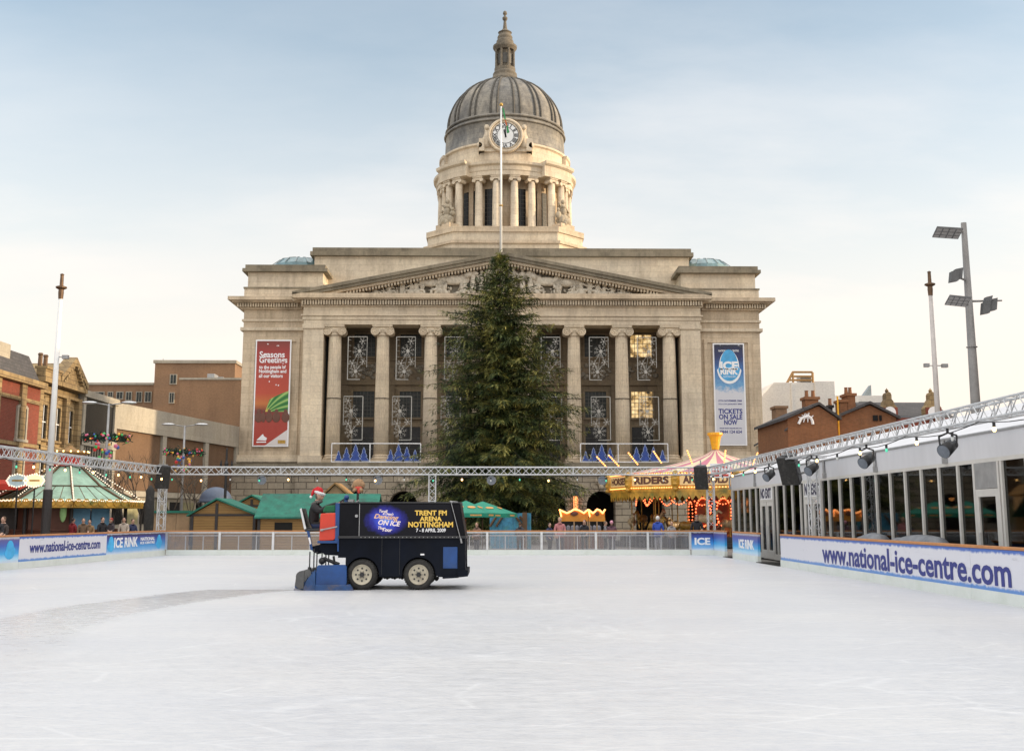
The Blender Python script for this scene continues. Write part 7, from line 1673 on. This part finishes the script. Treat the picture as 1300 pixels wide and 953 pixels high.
# white modern building
T = thing('white_building', (xx(1010, 130), 132, 0), 'white clad modern building with an open roof frame behind the brick gables', 'building')
Y = 128; x0, xs, x1 = xx(967, Y, 520), xx(984, Y, 520), xx(1058, Y, 500); zt = zz(485.5, Y, 1010)
m = MB(); m.prism([(x0-2, Y, -.05), (x1, Y, -.05), (x1, Y, zt), (xs, Y, zt), (x0, Y, zz(504, Y, 967))], (0, 20, 0)); m.build('wall', 'whitewall', T)
m = MB(); x = xx(1005, Y, 500); m.box(x-.1, x+.1, Y-.15, Y-.01, zt-5, zt); x = xx(1034, Y, 500); m.box(x, x1+.05, Y-.4, Y-.01, -.05, zt+.1); m.build('corner_panel', 'whitewall', T)
m = MB(); a, b = xx(998, 130, 480), xx(1032, 130, 480); z0, z1 = zt, zz(472.5, 130, 1015); o_ = xx(1007, 130, 480)-a
for f in (0, .3, .6, .95): m.box(a+o_*(1-f)*0+o_*f, b, 130, 130.25, z0+(z1-z0)*f, z0+(z1-z0)*f+.22)
m.tube((a, 130.1, z0), (a+o_, 130.1, z1), .15, .15, 5); m.tube((b, 130.1, z0), (b, 130.1, z1), .15, .15, 5); m.tube((a+o_, 130.1, z0), (a+o_, 130.1, z1), .12, .12, 5); m.build('roof_frame', 'wood', T)
m = MB(); m.box(b-1.4, b-.1, 130.4, 132, z0, z1-.4); m.build('plant_screen', 'galv', T)
T = thing('white_annexe', (xx(1100, 135), 136, 0), 'low white annexe with a dark triangular fin on its roof', 'building'); Y = 134
m = MB(); m.box(xx(1058.5, Y, 510), xx(1125, Y, 510), Y, Y+15, -.05, zz(502, Y, 1090)); m.build('wall', 'whitewall', T); m = MB(); z = zz(502, Y, 1105); m.prism([(xx(1101, Y, 500), Y+2, z), (xx(1113.5, Y, 500), Y+2, z), (xx(1113.5, Y, 500), Y+2, zz(486, Y, 1110))], (0, 1, 0)); m.build('roof_fin', 'lead', T)
m = MB(); m.box(xx(1090, Y, 510), xx(1104, Y, 510), Y-.1, Y+.02, zz(515, Y, 1090), zz(510, Y, 1090)); m.build('window', 'leadglass', T)
# --- unseen blocks added right of the frame only to keep square and facade shaded
def block(x0, x1, y0, y1, h, mat, lab, nw, floors):
    T = thing('shade_block', ((x0+x1)/2, (y0+y1)/2, 0), lab, 'building'); m = MB(); m.box(x0, x1, y0, y1, -.05, h); m.build('wall', mat, T); m = MB(); m.box(x0-.4, x1+.4, y0-.4, y1+.4, h, h+.5); m.build('cornice', 'concrete', T)
    m = MB(); 
    for k in range(floors):
        for i in range(nw): y = y0+(y1-y0)*(i+.5)/nw; z = 1+k*(h-1)/floors; m.box(x0-.06, x0-.001, y-.7, y+.7, z, z+2)
    m.build('windows', 'darkglass', T)
block(36, 50, -45, 62, 17.5, 'brownbrick', 'long brown brick block added out of the picture on the right to shade the square', 26, 4)
block(58.5, 78, 88, 116, 29, 'concrete', 'tall pale block added out of the picture on the right to shade the council house', 12, 7)
# ================================================================== POLES, LAMPS, STREET THINGS
DEF['mastgrey'] = lambda: B('dulled_white_mast', (.5, .46, .43), .5, .1, 3)
def flagmast(px, Y, yt, lab, cam_y):
    b = xx(px, Y, 600); T = thing('flag_mast', (b, Y, 0), lab, 'flag mast', 'tall white flag masts'); zt = zz(yt, Y, px)
    m = MB(); m.sm = True; m.tube((b, Y, 1.2), (b, Y, zt-1.2), .17, .095, 14); m.build('mast', 'white' if px < 600 else 'mastgrey', T)
    m = MB(); m.lathe(b, Y, [(.3, -.05), (.3, .3), (.21, .4), (.21, zz(622, Y, px)), (.17, zz(621, Y, px))], 14); m.build('sleeve', 'darkwood', T)
    m = MB(); m.lathe(b, Y, [(.11, zt-1.25), (.13, zt-.95), (.12, zt-.8), (.26, zt-.72), (.26, zt-.66), (.09, zt-.6), (.08, zt-.1), (.1, zt-.05), (.02, zt)], 12); m.build('finial', 'bronze', T)
    m = MB(); z = zz(cam_y, Y, px); m.tube((b-.05, Y, z), (b+.55, Y, z), .03, .03, 5); m.obox((b+.45, Y-.1, z-.02), (.14, 0, 0), (0, .1, 0), (0, 0, .09)); m.obox((b-.45, Y-.1, z), (.12, 0, 0), (0, .1, 0), (0, 0, .09)) if px > 600 else None; m.tube((b-.45, Y, z), (b, Y, z), .025, .025, 5) if px > 600 else None; m.build('camera_bracket', 'galv', T)
flagmast(62.5, 52.5, 347, 'tall white flag mast in front of the copper roofed kiosk', 453)
flagmast(1195, 54, 344, 'tall white flag mast beyond the marquee roof on the right', 464)
# big lamp column, right
b = xx(1238, 40, 505); T = thing('lighting_column', (b, 40, 0), 'tall grey lighting column with flat lamp panels and cameras at the right', 'lighting column'); zt = zz(283, 40, 1222)
m = MB(); m.sm = True; m.tube((b, 40, -.05), (b, 40, zt), .23, .10, 16); m.tube((b, 40, zz(441, 40, 1235)), (b, 40, zz(440, 40, 1235)), .2, .2, 14); m.build('column', 'steelgrey', T)
DEF['ledpanel'] = lambda: B('lamp_panel_glass', (.16, .17, .19), .3, .2, 4)
DEF['lensgrid'] = lambda: B('lamp_lens_grid', (.24, .23, .22), .3, .1, 4)
def pan(xa, ya, w_, tilt, flip=1):
    c = P(xa, ya, 39.6); a = Vector((w_, -.15, -.07*tilt)); bb = Vector((.04, .34, -.10)); m = MB(); n_ = a.cross(bb).normalized(); m.obox(c, a, bb, n_*.03); o = m.build('lamp_panel', 'darkgrey', T)
    m = MB()
    for i in range(4):
        for j in range(3): m.obox(c+a*(-.75+i*.5)+bb*(-.66+j*.66)-n_*.035, a*.2, bb*.27, n_*.006); m.obox(c+a*(-.75+i*.5)+bb*(-.66+j*.66)+n_*.035, a*.2, bb*.27, n_*.006)
    m.build('lens_grid', 'lensgrid', o)
pan(1203, 295.5, .42, 1); pan(1216, 382, .33, 1)
m = MB(); m.tube(P(1216, 295, 39.8), (b, 40, zz(294, 40, 1222)), .04, .04, 6); m.tube(P(1228, 386, 39.9), (b, 40, zz(386, 40, 1230)), .04, .04, 6); m.tube((b, 40, zz(382.5, 40, 1240)), (xx(1272, 40, 382), 40, zz(381.5, 40, 1272)), .045, .03, 6); m.tube((b, 40, zz(357, 40, 1228)), P(1217, 352, 39.8), .04, .04, 6); m.build('arms', 'steelgrey', T)
for a, y, w_, h_ in ((1211, 351, .13, .2), (1216, 348, .12, .2), (1251, 391, .12, .22), (1260, 387, .11, .22), (1254, 380, .1, .1)): c = P(a, y, 39.7); m = MB(); m.obox(c, (w_, -.04, .02), (0, .12, 0), (.03, 0, h_)); m.build('camera', 'darkgrey', T)
# double-arm street lamps with decorated baubles wreaths
DEF['garland'] = lambda: B('dark_garland', (.02, .045, .03), .9, .5, 14)
baub = [('bau_red', (.6, .03, .03)), ('bau_gold', (.75, .4, .06)), ('bau_blue', (.04, .1, .35)), ('bau_green', (.05, .4, .1)), ('bau_pink', (.6, .15, .25))]
for nme, cc in baub: DEF[nme] = (lambda nme=nme, cc=cc: B(nme, cc, .3, .1, 5, es=.15))
def streetlamp(px, Y, yl, yw, lab):
    b = xx(px, Y, 600); T = thing('street_lamp', (b, Y, 0), lab, 'street lamp', 'double armed street lamps with bauble wreaths'); zt = zz(yl, Y, px); zw = zz(yw, Y, px)
    m = MB(); m.sm = True; m.tube((b, Y, -.05), (b, Y, zt-.05), .11, .06, 10); m.build('post', 'galv', T)
    for s in (-1, 1):
        m = MB(); m.sm = True; m.tube((b, Y, zt-.12), (b+s*.75, Y, zt), .035, .03, 6); o = m.build('arm', 'galv', T); m = MB(); m.sm = True; m.ball((b+s*1.1, Y, zt+.02), .45, .16, .09, 12, 6); m.build('lamp_head', 'alu', o)
    g = MB(); rg = random.Random(px)
    for i in range(420):
        a = rg.uniform(0, 2*pi); q = rg.gauss(0, .09); rr = 1.12+rg.gauss(0, .1); c = Vector((b+rr*cos(a), Y+rr*sin(a), zw+q)); d = Vector((rg.uniform(-1, 1), rg.uniform(-1, 1), rg.uniform(-1, 1))).normalized()*.13; e = d.orthogonal().normalized()*.03; g.add([c-d-e, c+d, c-d+e, c-d*.2+e*2], [(0, 1, 2), (0, 1, 3)])
    go = g.build('garland', 'garland', T, norm=False)
    m = MB(); 
    for i in range(4): a = pi/2*i+.4; m.tube((b, Y, zw-.1), (b+1.1*cos(a), Y+1.1*sin(a), zw), .02, .02, 4)
    m.build('hoop_frame', 'black', T)
    mbs = [MB() for _ in baub]
    for i in range(46):
        a = rg.uniform(0, 2*pi); k = rg.randrange(len(baub)); mbs[k].sm = True
        mbs[k].ball((b+1.18*cos(a), Y+1.18*sin(a)-.05, zw+rg.uniform(-.2, .2)), rg.uniform(.045, .08), None, None, 8, 6)
    for i in range(26):
        k = rg.randrange(len(baub)); mbs[k].sm = True; mbs[k].ball((b+rg.uniform(-.55, .55), Y+rg.uniform(-.4, .4), zw-.3-rg.random()*1.0), rg.uniform(.06, .12), None, None, 8, 6)
    for k, mb in enumerate(mbs):
        if mb.v: mb.build('baubles', baub[k][0], go)
streetlamp(133.5, 62, 511.5, 556, 'double armed street lamp with a bauble wreath nearest the copper roofed kiosk')
streetlamp(232, 74, 539, 573.5, 'double armed street lamp with a bauble wreath in front of the concrete store')
# black ornate lamp post
b = xx(287, 63, 600); T = thing('lamp_post', (b, 63, 0), 'slim black ornate lamp post in front of the left corner of the council house', 'lamp post'); zt = zz(568, 63, 287)
m = MB(); m.lathe(b, 63, [(.2, -.05), (.2, .5), (.1, .7), (.07, zt-1.6), (.16, zt-1.5), (.08, zt-1.35), (.12, zt-.9), (.06, zt-.7), (.05, zt-.1), (.01, zt)], 10); m.tube((b-.3, 63, zt-1.1), (b+.3, 63, zt-1.1), .03, .03, 5)
for s in (-1, 1): m.lathe(b+s*.3, 63, [(.03, zt-1.15), (.07, zt-.95), (.02, zt-.7)], 8)
m.build('post', 'black', T)
# tall dark cypress-like slim post covers by left corner
m = MB(); m.sm = True; c = xx(190, 54, 640); m.lathe(c, 54, [(.12, -.05), (.2, .4), (.24, 1.4), (.2, zz(622, 54, 190)), (.05, zz(616, 54, 190))], 12); o = m.build('wrapped_post', 'rubber', None, (c, 54, 0)); tag(o, 'dark wrapped post left of the left gantry leg', 'post')
# ================================================================== THE BIG FIR AND BARE TREES
TX, TY = xx(634, 75, 500), 75.0
H0, H1 = .9, zz(321, 75, 634)
# (photograph row, left reach px, right reach px)
PR = [(321, 2, 2), (335, 6, 8), (345, 14, 16), (360, 25, 29), (375, 40, 42), (390, 54, 47), (410, 66, 54), (440, 74, 70), (465, 80, 80), (490, 80, 90), (505, 76, 94), (530, 84, 96), (550, 94, 99), (570, 112, 96), (600, 112, 98), (630, 104, 94), (648, 86, 78), (668, 52, 44)]
pz = np.array([zz(a, 75) for a, _, _ in PR][::-1]); kx = 75/1395.
pl = np.array([b*kx for _, b, _ in PR][::-1]); prr = np.array([c*kx for _, _, c in PR][::-1])
T = thing('fir_tree', (TX, TY, -.05), 'huge dark green fir Christmas tree standing in front of the council house portico', 'tree')
m = MB(); m.sm = True; m.tube((TX, TY, -.05), (TX, TY, H1*.6), .34, .17, 12); m.tube((TX, TY, H1*.6), (TX+.05, TY, H1-.2), .17, .02, 10); trunk = m.build('trunk', 'bark', T) if 'bark' in DEF else None
def leafmat():
    m, t, b, o = nt_new('fir_needles'); v_ = pos(t); n = noise(t, v_, .9, 3, .6); n2 = noise(t, v_, 9, 2, .5)
    c = ramp(t, n, [(.37, (.013, .032, .013)), (.5, (.07, .10, .03)), (.63, (.29, .275, .08))]); c = mixc(t, .6, c, ramp(t, n2, [(.3, .55), (.7, 1.5)]), 'MULTIPLY')
    oi = t.nodes.new('ShaderNodeNewGeometry'); c = mixc(t, .5, c, ramp(t, oi.outputs['Random Per Island'], [(0, .35), (1, 1.7)]), 'MULTIPLY')
    t.links.new(c, b.inputs['Base Color']); b.inputs['Roughness'].default_value = .6; b.inputs['Specular IOR Level'].default_value = .3; return m
DEF['needles'] = leafmat
DEF['boughm'] = lambda: B('bough_bark', (.03, .035, .02), .9, .3, 5)
DEF['barebark'] = lambda: B('winter_bark', (.05, .042, .035), .9, .3, 5)
DEF['bark'] = lambda: B('bark', (.09, .06, .04), .9, .35, 8, .8)
if trunk is None: trunk = m.build('trunk', 'bark', T)
V = []; Fc = []
def spray(p, d, L, W, droop):
    """one twig: a spine with needle blades to both sides, drooping"""
    global V, Fc
    d = d/np.linalg.norm(d); s = np.cross(d, [0, 0, 1.]); ns = np.linalg.norm(s); s = s/ns if ns > 1e-3 else np.array([1., 0, 0]); up = np.cross(s, d)
    k = 4
    for i in range(k):
        f = i/k; c = p+d*L*f+np.array([0, 0, -droop*f*f*L]); w = W*(1-f*.55)
        for sg in (-1, 1):
            e = c+s*sg*w+d*w*.9+up*rng.uniform(-.25, .3)*w; q = c+d*L/k*.55
            n0 = len(V); V += [tuple(c), tuple(e), tuple(q)]; Fc.append((n0, n0+1, n0+2))
    c = p+d*L*.7-np.array([0, 0, droop*.5*L]); e = p+d*L*1.15-np.array([0, 0, droop*L*1.2]); n0 = len(V); V += [tuple(c-s*W*.25), tuple(e), tuple(c+s*W*.25), tuple(c+up*W*.3)]; Fc.append((n0, n0+1, n0+2)); Fc.append((n0, n0+1, n0+3))
bm_ = MB()
z = H0+.35; lvl = 0
while z < H1-.25:
    f = (z-H0)/(H1-H0); nb = int(18-9*f)
    Rl = np.interp(z, pz, pl); Rr_ = np.interp(z, pz, prr)
    for i in range(nb):
        a = 2*pi*(i+rng.uniform(-.35, .35))/nb + lvl*.7; cx = cos(a)
        R = (Rr_ if cx > 0 else Rl); Rm = (Rl+Rr_)/2; R = R*abs(cx)+Rm*(1-abs(cx))
        R *= rng.uniform(.75, 1.2) if rng.random() > .25 else rng.uniform(.45, .75)
        R = max(R, .25); zz0 = z+rng.uniform(-.2, .2); rise = (.35*f-.12)*R + rng.uniform(-.1, .1)*R
        base = np.array([TX, TY, zz0]); dirh = np.array([cos(a), sin(a), 0.])
        nseg = max(3, int(R/.32)); pts = []
        for j in range(nseg+1):
            g_ = j/nseg; pts.append(base+dirh*R*g_+np.array([0, 0, rise*g_ - .30*R*(g_**1.5)*(1-.8*f) + .10*R*max(0, g_-.7)]))
        if R > .8: bm_.tube(pts[0], pts[nseg//2], .045, .03, 4); bm_.tube(pts[nseg//2], pts[-1], .03, .008, 4)
        for j in range(1, nseg+1):
            g_ = j/nseg; 
            if g_ < .12: continue
            L = (.30+.55*(1-g_)*R*.42); tang = pts[j]-pts[j-1]; tang = tang/np.linalg.norm(tang)
            for sg in (-1, 1):
                side = np.array([-sin(a), cos(a), 0])*sg
                dd = tang*rng.uniform(.5, 1.1)+side*rng.uniform(.6, 1.1)+np.array([0, 0, rng.uniform(-.3, .12)])
                nsub = max(1, int(L/.25)); dn = dd/np.linalg.norm(dd)
                for k in range(nsub):
                    pk = pts[j]+dn*L*k/nsub+np.array([0, 0, -.12*(L*k/nsub)])
                    spray(pk, dn+rng.normal(0, .28, 3), rng.uniform(.34, .6), rng.uniform(.08, .14), rng.uniform(.1, .5))
                    if rng.random() < .7: spray(pk, dn+side*.6+rng.normal(0, .4, 3), rng.uniform(.3, .5), .10, .4)
            if rng.random() < .6: spray(pts[j], tang+rng.normal(0, .3, 3)+np.array([0, 0, rng.uniform(-.4, .4)]), rng.uniform(.35, .6), .16, .3)
        spray(pts[-1], (pts[-1]-pts[-2])+np.array([0, 0, .02]), .45, .13, .15)
    z += .27+.10*(1-f)*rng.random(); lvl += 1
for i in range(40): a = rng.uniform(0, 2*pi); zq = H1-rng.uniform(0, 1.0); spray(np.array([TX, TY, zq]), np.array([cos(a), sin(a), 1.6]), .4, .06, 0)
me = MB(); me.v = V; me.f = [list(f) for f in Fc]; me.m = [0]*len(Fc); me.s = [False]*len(Fc)
bm_.build('boughs', 'boughm', T, norm=False); me.build('crown', 'needles', T, norm=False)
print('fir faces', len(Fc))
# white light rope round the fir
# bare winter trees at the left
def bare(px, Y, h, lab, seed):
    x = xx(px, Y, 640); T = thing('bare_tree', (x, Y, -.05), lab, 'tree', 'small bare winter trees in front of the concrete store'); r = random.Random(seed); tr = MB(); tw = MB()
    def grow(p, d, L, rad, dep, mb):
        q = p+d*L; mb.tube(p, q, rad, rad*.7, 5 if dep < 2 else 3)
        if dep >= 5: return
        for k in range(3 if dep < 3 else 2):
            nd_ = (d+Vector((r.uniform(-1, 1), r.uniform(-1, 1), r.uniform(-.15, .6)))*.62).normalized(); grow(q, nd_, L*r.uniform(.62, .85), rad*.62, dep+1, tw)
    grow(Vector((x, Y, -.05)), Vector((0, 0, 1)), h*.36, .075, 0, tr); tr.build('trunk', 'barebark', T, norm=False); tw.build('crown', 'barebark', T, norm=False)
for i, (px, Y, h, lb) in enumerate(((180, 66, 4.6, 'bare tree nearest the kiosk behind the left gantry leg'), (218, 68, 4.6, 'bare tree just right of the left gantry leg'), (243, 70, 4.3, 'bare tree in front of the second street lamp'), (262, 72, 4.0, 'bare tree left of the black lamp post'), (157, 64, 4.2, 'bare tree behind the right eave of the kiosk'))): bare(px, Y, h, lb, i+3)
# ================================================================== WORLD, SUN, CAMERA
SUN_EL, SUN_BEHIND = 8.5, -2.0
sd = Vector((cos(radians(SUN_EL))*cos(radians(SUN_BEHIND)), cos(radians(SUN_EL))*sin(radians(SUN_BEHIND)), sin(radians(SUN_EL))))
w = bpy.data.worlds.new('World'); SC.world = w; w.use_nodes = True; t = w.node_tree; t.nodes.clear()
sky = nd(t, 'ShaderNodeTexSky', sky_type='NISHITA', sun_disc=False); sky.sun_elevation = radians(SUN_EL); sky.sun_rotation = radians(90-SUN_BEHIND)
sky.air_density = 1.0; sky.dust_density = 1.6; sky.ozone_density = 1.5
tc = t.nodes.new('ShaderNodeTexCoord'); g = tc.outputs['Generated']
sp = t.nodes.new('ShaderNodeSeparateXYZ'); t.links.new(g, sp.inputs[0])
zc_ = mth(t, 'MAXIMUM', sp.outputs[2], .02)
cb = t.nodes.new('ShaderNodeCombineXYZ'); k_ = mth(t, 'ADD', zc_, .18)
t.links.new(mth(t, 'DIVIDE', sp.outputs[0], k_), cb.inputs[0]); t.links.new(mth(t, 'DIVIDE', sp.outputs[1], k_), cb.inputs[1])
n1 = noise(t, cb.outputs[0], 1.1, 8, .58, (.8, 1.5, 1)); n2 = noise(t, cb.outputs[0], .45, 4, .5)
cl = mth(t, 'MULTIPLY', ramp(t, n1, [(.42, 0.0), (.68, 1.0)]), ramp(t, n2, [(.38, 0.15), (.6, 1.0)]))
low = ramp(t, sp.outputs[2], [(.0, .95), (.13, .88), (.25, .55), (.40, .16), (.6, .1)])      # thin high haze lies thickest towards the horizon
cf = mth(t, 'MINIMUM', mth(t, 'ADD', low, mth(t, 'MULTIPLY', cl, ramp(t, sp.outputs[2], [(.0, .6), (.25, .45), (.42, .3), (.6, .4)]))), .96)
hz = ramp(t, sp.outputs[2], [(.0, (5.7, 4.9, 4.1)), (.2, (5.6, 5.15, 4.75)), (.45, (6.0, 5.8, 5.7))])
c = mixc(t, cf, mixc(t, 1.0, sky.outputs[0], (1.85, 1.74, 1.60), 'MULTIPLY'), hz)
# the cloud deck overhead and behind the viewer is out of view, added bright to light the ice and facade
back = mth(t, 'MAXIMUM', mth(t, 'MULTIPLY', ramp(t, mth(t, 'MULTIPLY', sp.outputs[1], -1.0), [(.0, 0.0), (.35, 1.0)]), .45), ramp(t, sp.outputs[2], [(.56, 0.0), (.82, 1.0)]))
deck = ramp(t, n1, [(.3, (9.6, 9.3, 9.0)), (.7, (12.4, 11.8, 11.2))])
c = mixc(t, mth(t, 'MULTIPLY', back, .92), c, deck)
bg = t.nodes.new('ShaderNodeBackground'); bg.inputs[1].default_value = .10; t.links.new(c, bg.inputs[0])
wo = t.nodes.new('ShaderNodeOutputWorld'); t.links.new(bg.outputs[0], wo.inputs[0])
L = bpy.data.lights.new('sun', 'SUN'); L.energy = 2.2; L.angle = radians(.5); L.color = (1, .78, .52)
lo = bpy.data.objects.new('sun', L); COL.objects.link(lo); lo.rotation_euler = sd.to_track_quat('Z', 'Y').to_euler(); lo.location = (60, 0, 60)
cam = bpy.data.cameras.new('camera'); co_ = bpy.data.objects.new('camera', cam); COL.objects.link(co_)
co_.location = CAM; co_.rotation_euler = (pi/2+TH, 0, -YAW); cam.sensor_width = 36; cam.sensor_fit = 'HORIZONTAL'; cam.lens = F/1300*36
cam.shift_y = -(476.5-CYP)/1300; cam.clip_end = 5000; cam.clip_start = .1
SC.camera = co_
SC.render.engine = 'CYCLES'
SC.view_settings.view_transform = 'Standard'; SC.view_settings.look = 'None'; SC.view_settings.gamma = 1; SC.view_settings.exposure = EXPO
SC.cycles.max_bounces = 6
